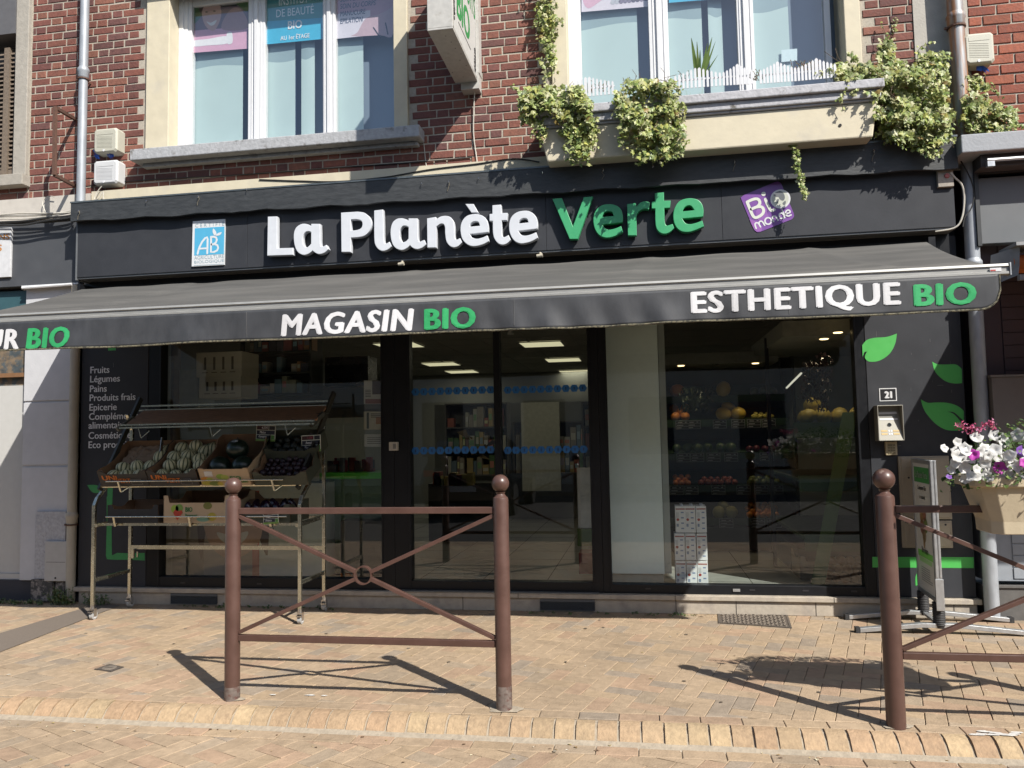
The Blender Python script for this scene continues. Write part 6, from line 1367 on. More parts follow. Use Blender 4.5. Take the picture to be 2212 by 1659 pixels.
tag(m.build('ceiling_grid', mat('grid_grey', (.30, .30, .28), .6)), kind='structure')
m = MB(); m.box(-5.3, -5.2, .3, 8.8, .15, 2.93); m.box(2.5, 2.6, .3, 8.8, .15, 2.93); m.box(-5.2, 2.5, 8.8, 8.9, .15, 2.93); m.box(-5.2, -4.55, .301, .4, .15, 2.93); tag(m.build('shop_wall', WAL), kind='structure')
LITE = mat('light_panel', (.80, .72, .46), .6, var=0, emit=.72)
for i, (u, v) in enumerate(((1171, 743), (1217, 777), (1241, 802), (953, 786), (998, 802.5), (1033, 817), (862, 745), (1244, 868), (1290, 862))):
    q = G(u, v, 2.742); r = thing('ceiling_light', '', 'ceiling light', (q.x, q.y, 2.742), 0, 'square ceiling light panels')
    r['label'] = ['square light panel nearest the glass in the right door', 'second light panel from the glass in the right door', 'third light panel, cut by the right door post', 'nearest whole light panel in the left door', 'middle light panel in the left door', 'farthest light panel in the left door, by the mullion', 'light panel half hidden by the black post left of the doors', 'far light panel low at the right edge of the doors', 'farthest thin light panel behind the right door post'][i]
    m = MB(); m.box(q.x-.28, q.x+.28, q.y-.28, q.y+.28, 2.7335, 2.738); m.build('diffuser', LITE, r); m = MB()
    for a in (-1, 1): m.box(q.x-.30, q.x+.30, q.y+a*.29-.01, q.y+a*.29+.01, 2.732, 2.7405); m.box(q.x+a*.29-.01, q.x+a*.29+.01, q.y-.28, q.y+.28, 2.732, 2.7405)
    m.build('frame', MATS['grid_grey'], r)
    l_ = bpy.data.lights.new('panel_glow', 'AREA'); l_.energy = 2.0; l_.size = .5; l_.color = (1, .9, .68); o_ = bpy.data.objects.new('panel_glow', l_); col.objects.link(o_); o_.location = (q.x, q.y, 2.725)
SPOT = mat('spot_lamp', (1.0, .72, .35), .5, var=0, emit=3.5)
# white panel block by the right window
YW = .26; a = P(1310, 1238, YW); b = P(1436, 1238, YW); c_ = P(1450, 1238, YW+.1); zb = P(1400, 1240, YW).z
LAM = mat('white_laminate', (.96, 1.08, 1.08), .45, var=.03)
m = MB(); m.box(-.42, b.x, YW, 2.2, zb, 2.73); r = tag(m.build('display_cabinet', LAM, None, bevel=.004, loc=(a.x, YW, .15)), 'tall white cabinet side standing just inside the right window', 'cabinet')
m = MB(); m.box(b.x+.004, b.x+.06, YW+.03, 2.2, zb, 2.73); m.build('edge_panel', mat('grey_laminate', (.42, .45, .43), .5, var=.03), r)
m = MB(); m.box(-.42, b.x-.01, YW+.03, 2.2, .1505, zb-.004); m.box(b.x-.30, b.x-.296, YW+.028, YW+.0299, .152, zb-.005); m.build('kick_board', mat('kick_tile', (.40, .40, .36), .5), r)
# milk cartons
MILK = mat('carton_white', (1.0, 1.0, 1.02), .5, var=.02)
def carton_proto():
    r = thing('milk_carton', '', 'milk carton', (0, 0, 0), 0, 'white milk cartons stacked behind the right window'); m = MB(); w_, d, h = .086, .07, .225
    m.box(-w_/2, w_/2, -d/2, d/2, 0, h); m.build('box', MILK, r, bevel=.002); m = MB(); m.lathe((0.01, 0, h), [(.014, 0), (.014, .012)], 12); m.build('cap', WHITE, r)
    m = MB(); y = -d/2-.0004; rr = random.Random(2)
    for i in range(4): z = .03+i*.045; m.box(.004, .028, y-.0003, y, z, z+.011, c=(.25, .34, .55)); 
    m.lathe((-.022, y-.0004, .11), [(.012, 0), (.012, .0002)], 12, c=(.50, .07, .05), axis='y'); m.box(-.038, .038, y-.0006, y-.0003, .195, .205, c=(.45, .10, .08)); m.box(-.034, -.016, y-.0003, y, .05, .075, c=(.28, .36, .52))
    for i in range(5): m.box(-.036, -.012, y-.0003, y, .130+.009*i, .133+.009*i, c=(.35, .36, .38))
    m.build('print', COLR, r); return r
cp = carton_proto(); x0 = P(1459, 1250, .34).x; first = True
rows = (('bottom', .153, (0, 1, 2)), ('middle', .385, (0, 1, 2)), ('top', .617, (.15, 1.05, 2.0)))
for nm, z, ks in rows:
    for j in range(2):
        for n_i, k in enumerate(ks):
            M_ = Matrix.Translation((x0+.045+k*.092, .33+j*.085, z)) @ Matrix.Rotation(random.uniform(-.06, .06), 4, 'Z')
            lb = f'white milk carton, {["left","middle","right"][n_i]} of the {"front" if j == 0 else "rear"} {nm} row'
            if first: cp.matrix_world = M_; XF[cp.name] = M_; cp['label'] = lb; first = False
            else: dup(cp, M_, lb)
# ---- greengrocer display at the back
lamp_later = []
YD = 2.9; GD = thing('produce_display', 'dark tiered greengrocer display at the back behind the right window', 'display shelves', (1.0, YD, .15)); DK = mat('display_dark', (.03, .04, .03), .6)
xa, xb = P(1430, 950, YD).x, P(1700, 950, YD).x; tz = [P(1580, v, YD-.1).z for v in (1107, 1040, 972, 902, 850)]
m = MB(); m.box(xa, xb, YD+.25, YD+.3, .15, 2.35); m.box(xa-.03, xa, YD-.45, YD+.25, .15, 2.35); m.box(xb, xb+.03, YD-.45, YD+.25, .15, 2.35); m.box(xa, xb, YD-.42, YD+.25, .151, .42); m.build('carcass', DK, GD)
for i, z in enumerate(tz): m = MB(); yf = YD-.50+.10*i; m.add([(xa, yf, z-.05), (xb, yf, z-.05), (xb, YD+.25, z+.12), (xa, YD+.25, z+.12), (xa, yf, z-.07), (xb, yf, z-.07), (xb, YD+.25, z+.10), (xa, YD+.25, z+.10)], [(0, 1, 2, 3), (7, 6, 5, 4), (0, 4, 5, 1), (2, 6, 7, 3), (0, 3, 7, 4), (1, 5, 6, 2)]); m.box(xa, xb, yf-.012, yf-.001, z-.10, z-.02); m.build('shelf', mat('display_green', (.02, .06, .02), .6), GD)
m = MB(); m.box(xa-.1, xb-.15, YD-.55, YD+.3, 2.24, 2.36); m.build('canopy', mat('canopy_cream', (.34, .33, .28), .6), GD)
for i, u in enumerate((1567, 1709-27)):
    q = P(u-.0, 880, YD-.5); 
for i, (u, v) in enumerate(((1644, 824), (1805-170, 820))):
    pass
for i, u in enumerate((1472, 1546, 1634)):
    q = P(u, 803, YD-.45); m = MB(); i == 1 or lamp_later.append((q.x, YD-.42, 2.225, 7)); m.lathe((q.x, YD-.40, 2.234), [(0, -.002), (.035, -.002), (.04, .005)], 16); tag(m.build('spotlight', SPOT if i != 1 else CHROME, None, loc=(q.x, YD-.4, 2.24)), ['lit recessed spot at the left of the display canopy', 'unlit recessed spot in the middle of the display canopy', 'lit recessed spot at the right of the display canopy'][i], 'spotlight')
def lamp(x, y, z, e):
    l_ = bpy.data.lights.new('spot_beam', 'SPOT'); l_.energy = e; l_.color = (1, .78, .5); l_.spot_size = R(95); l_.spot_blend = .6; l_.shadow_soft_size = .04
    o_ = bpy.data.objects.new('spot_beam', l_); col.objects.link(o_); o_.location = (x, y, z); o_.rotation_euler = (R(-12), 0, 0)
def pile(name, label, cat, r, c1, tier, u0, u1, rows_, group, mt=None, c2=None, ribs=0, sz=1):
    z0 = tz[tier]-.03; yf = YD-.50+.10*tier+.05; xa_, xb_ = P(u0, 950, yf).x, P(u1, 950, yf).x; pr = fruit(name, label, cat, r, group, ribs, c1, c2, mt=mt or FR, tip=False, seg=16 if not ribs else 40, sz=sz); sp = []; rr = random.Random(int(u0)); cn = []; tn = ['lowest', 'second', 'third', 'fourth', 'top'][tier]
    for k in range(rows_):
        n = int((xb_-xa_)/(2*r))-(k % 2)
        cn.append(max(1, n))
        for i in range(max(1, n)): sp.append((xa_+r+2*r*i+(r if k % 2 else 0)+rr.uniform(-.2, .2)*r, yf+r*1.3*k+rr.uniform(-.2, .2)*r, z0+r+r*.9*k))
    scatter(pr, sp, Matrix.Identity(4), first=True, tilt=3, labels=rowlabels(label.split(' on ')[0].split(' at ')[0], cn, f'of the {tn} display tier'))
OR_ = (.85, .27, .03); YE = (.80, .55, .08)
pile('orange', 'bright orange on the lowest tier of the display', 'orange', .036, OR_, 0, 1606, 1688, 4, 'oranges heaped on the lowest display tier')
pile('melon', 'striped melon on the lowest tier left of the oranges', 'melon', .066, (.40, .38, .16), 0, 1535, 1600, 2, 'striped melons on the lowest display tier', c2=(.08, .10, .04), ribs=10)
pile('mandarin', 'orange mandarin on the second tier at its left end', 'mandarin', .034, (.70, .20, .03), 1, 1450, 1500, 3, 'mandarins on the second display tier')
pile('apple', 'red apple on the second tier', 'apple', .036, (.35, .07, .04), 1, 1505, 1600, 2, 'red apples on the second display tier')
pile('pear', 'green pear on the second tier at its right end', 'pear', .036, (.16, .20, .05), 1, 1610, 1690, 2, 'green pears on the second display tier', sz=1.25)
pile('lettuce', 'dark leafy green on the third tier', 'lettuce', .06, (.04, .09, .02), 2, 1450, 1600, 1, 'greens on the third display tier')
pile('beetroot', 'dark red beetroot on the third tier', 'beetroot', .042, (.14, .02, .04), 2, 1610, 1690, 1, 'beetroots on the third display tier')
pile('yellow_melon', 'yellow melon on the fourth tier', 'melon', .075, YE, 3, 1552, 1620, 2, 'yellow melons on the fourth display tier', sz=1.15)
pile('orange', 'large orange at the left end of the fourth tier', 'orange', .055, (.72, .26, .04), 3, 1450, 1492, 3, 'large oranges on the fourth display tier')
pile('lemon', 'pale lemon at the right of the fourth tier', 'lemon', .03, (.55, .48, .10), 3, 1625, 1680, 2, 'lemons on the fourth display tier', sz=1.25)
pile('yellow_melon', 'yellow melon on the top tier', 'melon', .085, (.60, .42, .06), 4, 1552, 1612, 1, 'yellow melons on the top display tier', sz=1.1)
pile('pumpkin', 'orange pumpkin at the left of the top tier', 'pumpkin', .085, (.55, .20, .04), 4, 1450, 1510, 1, 'pumpkins on the top display tier', c2=(.42, .14, .03), ribs=10, sz=.75)
pile('artichoke', 'dark green artichoke on the top tier', 'artichoke', .05, (.05, .08, .03), 4, 1625, 1690, 1, 'artichokes on the top display tier')
def card_proto():
    r = thing('price_card', '', 'price card', (0, 0, 0), 0, 'slate price cards on the display tiers'); m = MB(); m.box(-.075, .075, 0, .004, -.05, .05, c=(.32, .34, .32)); 
    for z0, z1 in ((.018, .045), (-.014, .013), (-.045, -.019)): m.box(-.07, .07, -.001, -.0002, z0, z1, c=(.015, .02, .02))
    for z0, x0, x1 in ((.024, -.05, .0), (.026, .03, .05), (-.008, -.06, .01), (-.038, -.06, -.01)): m.box(x0, x1, -.0018, -.0012, z0, z0+.008, c=(.5, .5, .5))
    m.build('board', COLR, r); return r
kp = card_proto(); first = True; names = ['lowest', 'second', 'third', 'fourth']
for ti, us in enumerate(((1494, 1562, 1630, 1665), (1458, 1490, 1548, 1602, 1640, 1672), (1475, 1505, 1540, 1578, 1655), (1475, 1500, 1556, 1596, 1630, 1662))):
    for k, u in enumerate(us):
        q = P(u, 950, YD-.53+.10*ti); M_ = Matrix.Translation((q.x, YD-.53+.10*ti, tz[ti]-.075)); lb = f'slate price card, {ORD[k]} from the left on the {names[ti]} display tier'
        if first: kp.matrix_world = M_; XF[kp.name] = M_; kp['label'] = lb; first = False
        else: dup(kp, M_, lb)
m = MB(); q = P(1500, 870, 2.35); rr = random.Random(6)
for k, u in enumerate((1478, 1495, 1512, 1530)):
    for i in range(60): p = P(u+rr.gauss(0, 5), 845+rr.uniform(-5, 45), 2.5+rr.uniform(-.05, .05)); leaf(m, p, Vector((rr.gauss(0, 1), -1, rr.gauss(0, .6))), Vector((0, 0, -1)), .05, (.03, .05, .02), False)
tag(m.build('hanging_greens', PLANTM, None, loc=q), 'dark leafy bunch hanging in front of the upper display tiers', 'greens')
# glass divider and right-hand shelves
GX = 1.23
SDX = thing('side_display', 'green side display of melons and crates along the right wall of the shop', 'display shelves', (1.7, 1.2, .15))
m = MB(); m.box(GX, GX+.035, 1.5, 1.54, .15, 2.4); m.build('post', FRAME, SDX)
for i, (z, y0) in enumerate(((.55, .55), (1.05, .7), (1.52, .85))):
    m = MB(); m.box(1.35, 2.45, y0, 2.4, z-.03, z); m.box(1.35, 2.45, y0-.02, y0-.001, z-.12, z+.02); m.build('shelf', MATS['display_green'], SDX)
m = MB(); a = P(1768, 1270, .5); m.add([(1.36, .42, .155), (1.47, .42, .155), (1.86, .66, 1.62), (1.74, .66, 1.62)], [(0, 1, 2, 3)]); m.add([(1.36, .44, .155), (1.47, .44, .155), (1.86, .68, 1.62), (1.74, .68, 1.62)], [(3, 2, 1, 0)]); m.build('green_board', mat('olive_board', (.07, .13, .03), .6), SDX)
m = MB(); m.box(1.35, 2.45, .9, 2.4, .151, .40); m.build('base', DK, SDX)
ym = fruit('squash', 'pale yellow squash on the top shelf of the side display', 'squash', .085, 'squashes on the side display', 10, (.60, .48, .10), (.45, .36, .08), mt=FR, sz=.8, tip=False, seg=40)
scatter(ym, [(1.50, .98, 1.60), (1.65, 1.02, 1.60), (1.80, 1.05, 1.60), (1.58, 1.12, 1.70), (1.95, .98, 1.6)], Matrix.Identity(4), first=True, labels=['leftmost yellow squash on the side display', 'second yellow squash from left on the side display', 'third yellow squash from left on the side display', 'yellow squash balanced on top of the others', 'rightmost yellow squash on the side display'])
cr_ = crate('wooden_crate', 'pale wooden crate on the floor inside the right window', FM(1.34, .75, .153), .34, .40, .16, .2, .22, mat('pale_wood', (.34, .27, .18), .8, var=.15), MATS['pale_wood'], .03)
on = fruit('onion', 'brown onion in a net bag by the wooden crate', 'onion', .045, 'onions in the net bag', 0, (.36, .15, .05), mt=FR, tip=False, seg=16)
scatter(on, [(1.53+.075*i+.03*j, .60+.03*j, .20+.065*j) for j in range(3) for i in range(4)], Matrix.Identity(4), first=True, labels=rowlabels('brown onion', (4, 4, 4), 'of the heap by the wooden crate', 'layer'))
for k, (u, v) in enumerate(((1742, 850), (1770, 860))):
    m = MB(); rr = random.Random(k); 
    for i in range(140): p = P(u+6+rr.gauss(0, 9), v+rr.uniform(-95, 30)*(1 if k else .7), .8+rr.gauss(0, .03)); leaf(m, p, Vector((rr.gauss(0, 1), -1, rr.gauss(0, .6))), Vector((0, 0, -1)), .045, (.03, .018, .02), False)
    tag(m.build('garlic_string', PLANTM, None, loc=P(u, v, .8)), ['shorter dark bunch of dried peppers hanging behind the right window', 'longer dark bunch of dried peppers hanging behind the right window'][k], 'dried peppers')
m = MB(); m.box(1.25, 2.4, .6, 2.6, 2.30, 2.44); tag(m.build('canopy', MATS['canopy_cream'], None, loc=(1.8, .6, 2.3)), 'cream canopy with two lit spots at the upper right of the right window', 'canopy')
for k, (u, v) in enumerate(((1780, 733), (1810, 719))): q = G(u, v, 2.295); lamp_later.append((q.x, q.y, 2.285, 5)); m = MB(); m.lathe((q.x, q.y, 2.295), [(0, -.002), (.035, -.002), (.04, .004)], 16); tag(m.build('spotlight', SPOT, None, loc=(q.x, q.y, 2.295)), ['lit spot nearer the peppers under the cream canopy', 'lit spot nearest the glass under the cream canopy'][k], 'spotlight')
m = MB(); a, b = P(1699, 838, 1.1), P(1731, 806, .6); m.bar(a, b, .014, .012); tag(m.build('strip_light', mat('strip_emit', (.9, .85, .7), .5, var=0, emit=.6), None, loc=a), 'slanting white strip light over the side display', 'strip light')

for a_ in lamp_later: lamp(*a_)
# ---- behind the doors
def boxy(name, label, cat, u0, v0, u1, v1, y, d, mt, parts=None, **k):
    a, b = P(u0, v0, y), P(u1, v1, y); m = MB(); m.box(a.x, b.x, y, y+d, b.z, a.z); return tag(m.build(name, mt, None, loc=(a.x, y, b.z), **k), label, cat), a, b
m = MB(); m.box(-3.4, -.45, 6.0, 6.1, .15, 2.02); tag(m.build('back_wall', WAL, None), kind='structure')
SHM = mat('shelf_grey', (.16, .155, .15), .6)
def shelves(name, label, x0, x1, y, z0, z1, n, items, seed, d=.3, mt=SHM):
    r = thing(name, label, 'shelves', ((x0+x1)/2, y, z0)); m = MB(); m.box(x0, x1, y+d, y+d+.02, z0, z1); m.box(x0-.02, x0, y, y+d, z0, z1); m.box(x1, x1+.02, y, y+d, z0, z1)
    zs = [z0+(z1-z0)*i/n for i in range(n+1)]
    m.build('carcass', mt, r); m = MB()
    for z in zs: m.box(x0, x1, y-.01, y+d-.001, z-.02, z)
    m.build('shelf', mt, r); rr = random.Random(seed); m = MB()
    for z in zs[:-1]:
        x = x0+.02
        while x < x1-.06:
            w_ = rr.uniform(.04, .11); h = rr.uniform(.35, .85)*(z1-z0)/n
            if rr.random() > .12:
                c = rr.choice(items); m.box(x, x+w_*.9, y+.02, y+.15, z+.001, z+h, c=c)
                if rr.random() > .4: m.box(x+w_*.1, x+w_*.8, y+.018, y+.0198, z+h*.35, z+h*.7, c=tuple(min(.8, q*1.8+.05) for q in rr.choice(items)))
            x += w_
    m.build('goods', COLR, r, bevel=.003); r2 = r.children[-1]; r2['kind'] = 'stuff'; return r
PALc = [(.45, .40, .34), (.22, .30, .38), (.62, .60, .52), (.50, .16, .12), (.14, .26, .12), (.62, .46, .20), (.30, .20, .18)]
shelves('grocery_shelf', 'low grey grocery shelves seen through the left door', -3.0, -2.05, 5.2, .9, 2.0, 3, PALc, 1)
shelves('grocery_shelf', 'grocery shelves seen through the right door edge', -.75, -.42, 3.5, .35, 1.9, 5, PALc, 2)
shelves('grocery_shelf', 'far grocery shelves along the back wall of the shop', -2.0, -.5, 5.6, .9, 1.7, 2, PALc, 6)
boxy('wall_panel', 'pale wall panel seen through the right door', 'panel', 1125, 870, 1212, 1060, 5.4, .05, mat('panel_pale', (.70, .70, .62), .7))
boxy('roll_up_banner', 'white roll-up banner with a leafy green foot inside the right door', 'banner', 1246, 1010, 1278, 1140, .55, .01, mat('banner_white', (.75, .75, .75), .6))
boxy('banner_foot', 'green and red printed lower part of the banner inside the right door', 'banner', 1247, 1142, 1279, 1180, .55, .01, mat('banner_green', (.08, .16, .03), .6))
boxy('shopping_basket', 'red basket on the floor inside the right door', 'basket', 1250, 1195, 1280, 1240, .60, .25, mat('basket_red', (.40, .05, .04), .6))
boxy('counter', 'dark checkout counter inside the left door', 'counter', 925, 1045, 1070, 1170, 3.2, .6, mat('counter_dark', (.04, .045, .04), .5))
m = MB(); rr = random.Random(12)
for i in range(16):
    q = P(rr.uniform(930, 1010), 1040, 3.1); m.box(q.x, q.x+.08, 3.1, 3.25, q.z-.05, q.z+rr.uniform(.03, .12), c=rr.choice([(.5, .16, .06), (.45, .35, .08), (.12, .2, .06), (.35, .08, .05)]))
tag(m.build('counter_goods', COLR, None, loc=P(960, 1040, 3.1)), 'small colourful packets on the checkout counter', 'packets', kind='stuff')
m = MB(); rr = random.Random(14)
for k in range(5):
    q = P(1000+k*16, 940+12*k % 40, 4.0); m.add([q+Vector((rr.uniform(-.12, .12), rr.uniform(-.05, .05), rr.uniform(-.14, .14))) for _ in range(4)], [(0, 1, 2), (0, 2, 3), (0, 3, 1), (1, 3, 2)])
tag(m.build('paper_bags', mat('kraft_bag', (.24, .17, .09), .8), None, loc=P(1030, 950, 4)), 'crumpled brown paper bags hanging behind the door mullion', 'bags', kind='stuff')
m = MB(); q = P(1111, 757, 1.6); 
m.bar((q.x, 1.6, 2.74), (q.x, 1.6, 2.70), .12, .03); m.bar((q.x, 1.6, 2.69), (q.x-.02, 1.57, 2.60), .02, .02); m.lathe((q.x-.03, 1.55, 2.55), [(.02, .05), (.035, .0), (0, .0)], 12); tag(m.build('ceiling_spot', WHITE, None, loc=(q.x, 1.6, 2.6)), 'small white ceiling spot lamp seen through the left door', 'spotlight')
for k, (u, v, y) in enumerate(((758, 898, 3), (790, 907, 3), (822, 913, 3))): pass

# ---- behind the left window
BX = mat('carton_cream', (.85, .80, .66), .7, var=.05)
for k, (u0, v0, u1, v1, lb) in enumerate(((424, 762, 522, 812, 'upper long cream carton of the stack in the left window'), (430, 815, 520, 858, 'lower long cream carton of the stack in the left window'))):
    o, a, b = boxy('carton', lb, 'carton', u0, v0, u1, v1, .55, .35, BX, bevel=.004); m = MB()
    for i in range(4): x = a.x+(b.x-a.x)*(.2+.2*i); m.box(x-.03, x+.03, .548, .5495, b.z+.04, b.z+.047); m.box(x-.012, x+.012, .548, .5495, b.z+.07, a.z-.05)
    m.build('marking', mat('faded_ink', (.16, .14, .10), .6), o)
boxy('wall_post', 'brown wooden post at the left edge of the left window', 'post', 352, 745, 372, 1100, .5, .12, mat('wood_post', (.22, .15, .10), .6, var=.2))
boxy('white_box_unit', 'pale grey upright unit behind the left window beside the wooden post', 'cabinet', 378, 800, 428, 905, .6, .3, mat('pale_unit', (.56, .60, .60), .6))
shelves('book_shelf', 'dark shelf of books and boxes behind the left window', P(523, 800, 1.0).x, P(668, 800, 1.0).x, 1.0, P(600, 850, 1.0).z, 2.62, 3, [(.50, .16, .16), (.18, .32, .40), (.70, .64, .52), (.12, .12, .16), (.40, .44, .34), (.60, .34, .18)], 4, .3, DK)
boxy('monitor', 'black box monitor on the counter behind the left window', 'monitor', 702, 772, 795, 832, 1.6, .3, mat('monitor_black', (.006, .006, .008), .3))
boxy('counter_wall', 'grey wall panel under the monitor behind the left window', 'panel', 520, 838, 830, 900, 1.9, .05, mat('grey_panel', (.14, .145, .14), .6))
a, b = P(785, 822, .105), P(829, 958, .105)
m = MB(); PN = lambda u0, v0, u1, v1, c, y=.104: m.quad(P(u0, v1, y), P(u1, v1, y), P(u1, v0, y), P(u0, v0, y), None, c)
PN(786, 822, 829, 873, (.66, .65, .63)); PN(804, 822, 829, 852, (.10, .06, .05), .1036); PN(789, 862, 825, 872, (.30, .12, .10), .1036)
for i in range(5): PN(789, 842+i*3.5, 801, 843.5+i*3.5, (.10, .10, .10), .1036)
tag(m.build('notice', COLR, None, loc=(a.x, .105, 1.8)), 'upper notice with dark photo stuck inside the left window edge', 'notice')
m = MB(); PN(786, 875, 829, 884, (.16, .16, .17)); PN(786, 889, 829, 928, (.68, .63, .50)); PN(792, 891, 797, 926, (.05, .07, .05), .1036); PN(812, 900, 824, 916, (.50, .22, .06), .1036)
for i in range(3): PN(801, 893+i*3.5, 826, 895+i*3.5, (.2, .18, .12), .1036)
tag(m.build('notice', COLR, None, loc=(a.x, .105, 1.6)), 'middle notice with an oil bottle stuck inside the left window edge', 'notice')
m = MB(); PN(787, 938, 829, 965, (.62, .64, .64)); 
for i in range(4): PN(793, 945+i*4, 822, 946.5+i*4, (.16, .16, .16), .1036)
tag(m.build('notice', COLR, None, loc=(a.x, .105, 1.4)), 'white typed notice, lowest on the left window edge', 'notice')
boxy('green_counter', 'bright green counter top inside the left window behind the stand', 'counter', 690, 1022, 828, 1034, .55, .5, mat('counter_green', (.10, .60, .05), .5))
boxy('serving_counter', 'grey-green counter front inside the left window', 'counter', 690, 1036, 828, 1240, .60, .4, mat('counter_front', (.12, .20, .12), .6))
boxy('crate_stack', 'dark stacked trays with orange lettering at the foot of the left window', 'trays', 735, 1125, 828, 1245, .35, .2, mat('tray_dark', (.05, .045, .04), .6))
m = MB(); a, b = P(735, 1245, .349), P(772, 1242, .349); text_box(m, 'UNi', a.x, b.x, P(735, 1250, .349).z, P(735, 1238, .349).z, .348, bold=.06); tag(m.build('lettering', ORANGE, None, loc=a), 'orange lettering on the dark trays at the foot of the left window', 'lettering')
m = MB(); rr = random.Random(17)
for i in range(26):
    q = P(rr.uniform(705, 800), 1018, .75+rr.uniform(0, .2)); m.box(q.x, q.x+.05, q.y, q.y+.05, q.z-.05, q.z+rr.uniform(.02, .14), c=rr.choice([(.35, .03, .08), (.30, .30, .30), (.4, .05, .05), (.1, .1, .12), (.45, .4, .35)]))
tag(m.build('counter_goods', COLR, None, loc=P(750, 1018, .8)), 'red and white bottles crowded on the green counter', 'bottles', kind='stuff')
o, a, b = boxy('display_plinth', 'pale grey display block low behind the left window', 'display block', 540, 1045, 696, 1250, .30, .4, mat('plinth_grey', (.60, .63, .58), .6, var=.05))
m = MB(); PN(335, 1080, 545, 1250, (.26, .21, .16), .30); PN(440, 1085, 545, 1250, (.40, .33, .28), .299); PN(338, 1080, 372, 1245, (.50, .43, .33), .298); PN(545, 1060, 560, 1250, (.45, .07, .05), .298)
for pts, c in (([(440, 1095), (498, 1075), (560, 1098), (566, 1150), (548, 1185), (502, 1208), (462, 1188), (442, 1145)], (.60, .38, .28)), ([(468, 1150), (500, 1156), (536, 1148), (522, 1172), (486, 1173)], (.80, .74, .68)), ([(425, 1110), (436, 1070), (500, 1052), (572, 1078), (578, 1200), (556, 1150), (546, 1105), (500, 1090), (456, 1104), (444, 1150), (434, 1210)], (.10, .055, .04))):
    q = poly2(pts, 4); m.add([P(p[0], p[1], .2975-.0006*(c[0])) for p in q], [tuple(range(len(q)))], None, c)
for i, s_ in enumerate(('TA VIE', 'QUE LE EST', 'UNE NATURE')): aa = P(475, 1228+i*9, .296); text_at(m, s_, aa.x, aa.z, .04, .296, None, (.34, .33, .30), .01)
tag(m.build('poster_board', COLR, None, loc=P(440, 1250, .3)), 'large brownish poster of a smiling face low in the left window', 'poster')
# ================================================================ NEIGHBOURS
WPL = mat('white_render', (.62, .63, .66), .75, var=.05, scale=5, bump=.1)
NL = thing('left_shop', 'neighbouring shop at the left with dark fascia and white pilaster', 'building', (-6.5, 0, 0))
m = MB(); m.box(-12, -5.245, -.02, .3, 3.0, 3.60); m.build('fascia', mat('slate_fascia', (.075, .08, .09), .6, var=.1, scale=3), NL)
m = MB(); xs = P(57, 700, .02).x
for z0, z1 in ((.20, P(100, 1007, .02).z-.008), (P(100, 1005, .02).z+.004, P(100, 868, .02).z-.006), (P(100, 866, .02).z+.004, 2.99)): m.box(xs-.01, -5.335, .02, .3, z0, z1)
m.box(xs-.01, -5.335, .032, .3, .2, 2.99); m.build('pilaster', WPL, NL, bevel=.003)
m = MB(); m.box(xs-.02, -5.245, -.03, .0, 2.985, 3.0); m.tube([(xs, -.04, 2.975), (-5.30, -.04, 2.985)], .014, 8); m.build('conduit', WHITE, NL)
m = MB(); m.box(-12, -5.245, .06, .3, -.02, .195); m.build('dark_base', mat('base_dark', (.04, .042, .055), .7), NL)
a, b = P(78, 1105, .0), P(158, 1240, .0); m = MB(); m.box(a.x, -5.345, -.005, .019, .22, a.z); m.build('patch', mat('rough_patch', (.50, .51, .54), .85, var=.2, scale=18, bump=.8, bscale=30, c2=(.16, .15, .14), thr=(.63, .74)), NL)
m = MB(); m.box(a.x-.02, -5.46, -.02, .019, .015, .215); m.box(-5.44, -5.35, -.0, .019, .01, .2); m.build('broken_base', mat('flaky_base', (.33, .30, .28), .9, var=.3, scale=22, bump=1, bscale=30, c2=(.07, .07, .07), thr=(.42, .55)), NL)
m = MB(); m.box(-12, xs-.011, .10, .16, .25, 2.05); m.box(-12, xs-.011, .08, .159, .19, .249); dr = m.build('door', mat('door_white', (.60, .60, .58), .4, var=.03), NL)
m = MB(); m.box(-12, xs-.011, .11, .3, 2.051, 2.99); m.build('stone_panel', mat('brown_stone', (.20, .15, .10), .8, var=.35, scale=9, c2=(.07, .09, .10), thr=(.45, .55)), NL)
m = MB(); m.box(-12, xs-.011, .06, .109, 2.13, 2.17); m.build('ledge', mat('brown_ledge', (.25, .13, .06), .6), NL)
a, b = P(97, 1169, -.03), P(144, 1256, -.03); r = thing('gas_box', 'white metal gas box on the left pilaster by the cream pipe', 'cabinet', (a.x, .02, b.z)); m = MB(); m.box(a.x, b.x, -.03, -.006, b.z, a.z); m.build('door', mat('gas_white', (.52, .52, .51), .5, var=.06), r, bevel=.005)
m = MB(); m.lathe(((a.x+b.x)/2, -.032, b.z+.03), [(0, -.001), (.009, -.001), (.009, .004)], 10, axis='y'); m.build('lock', INK, r)
m = MB(); m.box(a.x+.015, b.x-.02, -.0312, -.0302, (a.z+b.z)/2-.01, (a.z+b.z)/2-.007); m.build('seam', DEEP, r)
a, b = P(0, 600, -.03), P(27, 492, -.03); m = MB(); m.box(-6.8, b.x, -.045, -.0205, a.z, b.z); r = tag(m.build('shop_board', mat('sign_board_white', (.70, .71, .73), .4), None, bevel=.003, loc=(b.x, -.03, a.z)), 'white shop board with orange letters cut by the left edge of the photo', 'shop sign')
m = MB(); c_ = (.62, .26, .05)
for s_, u1, vb, vt_ in (('PRESTATIONS', 21, 517, 504), ('SERVICES', 4, 542, 528)): q = P(u1, vb, -.046); t = P(u1, vt_, -.046); n = len(s_); text_box(m, s_, q.x-.082*n*.72, q.x, q.z, t.z, -.0465, None, c_, bold=.03)
m.build('lettering', COLR, r)
TL = mat('teal_cloth', (.035, .10, .12), .6, var=.15, scale=4)
m = MB(); n = 16; g_ = []
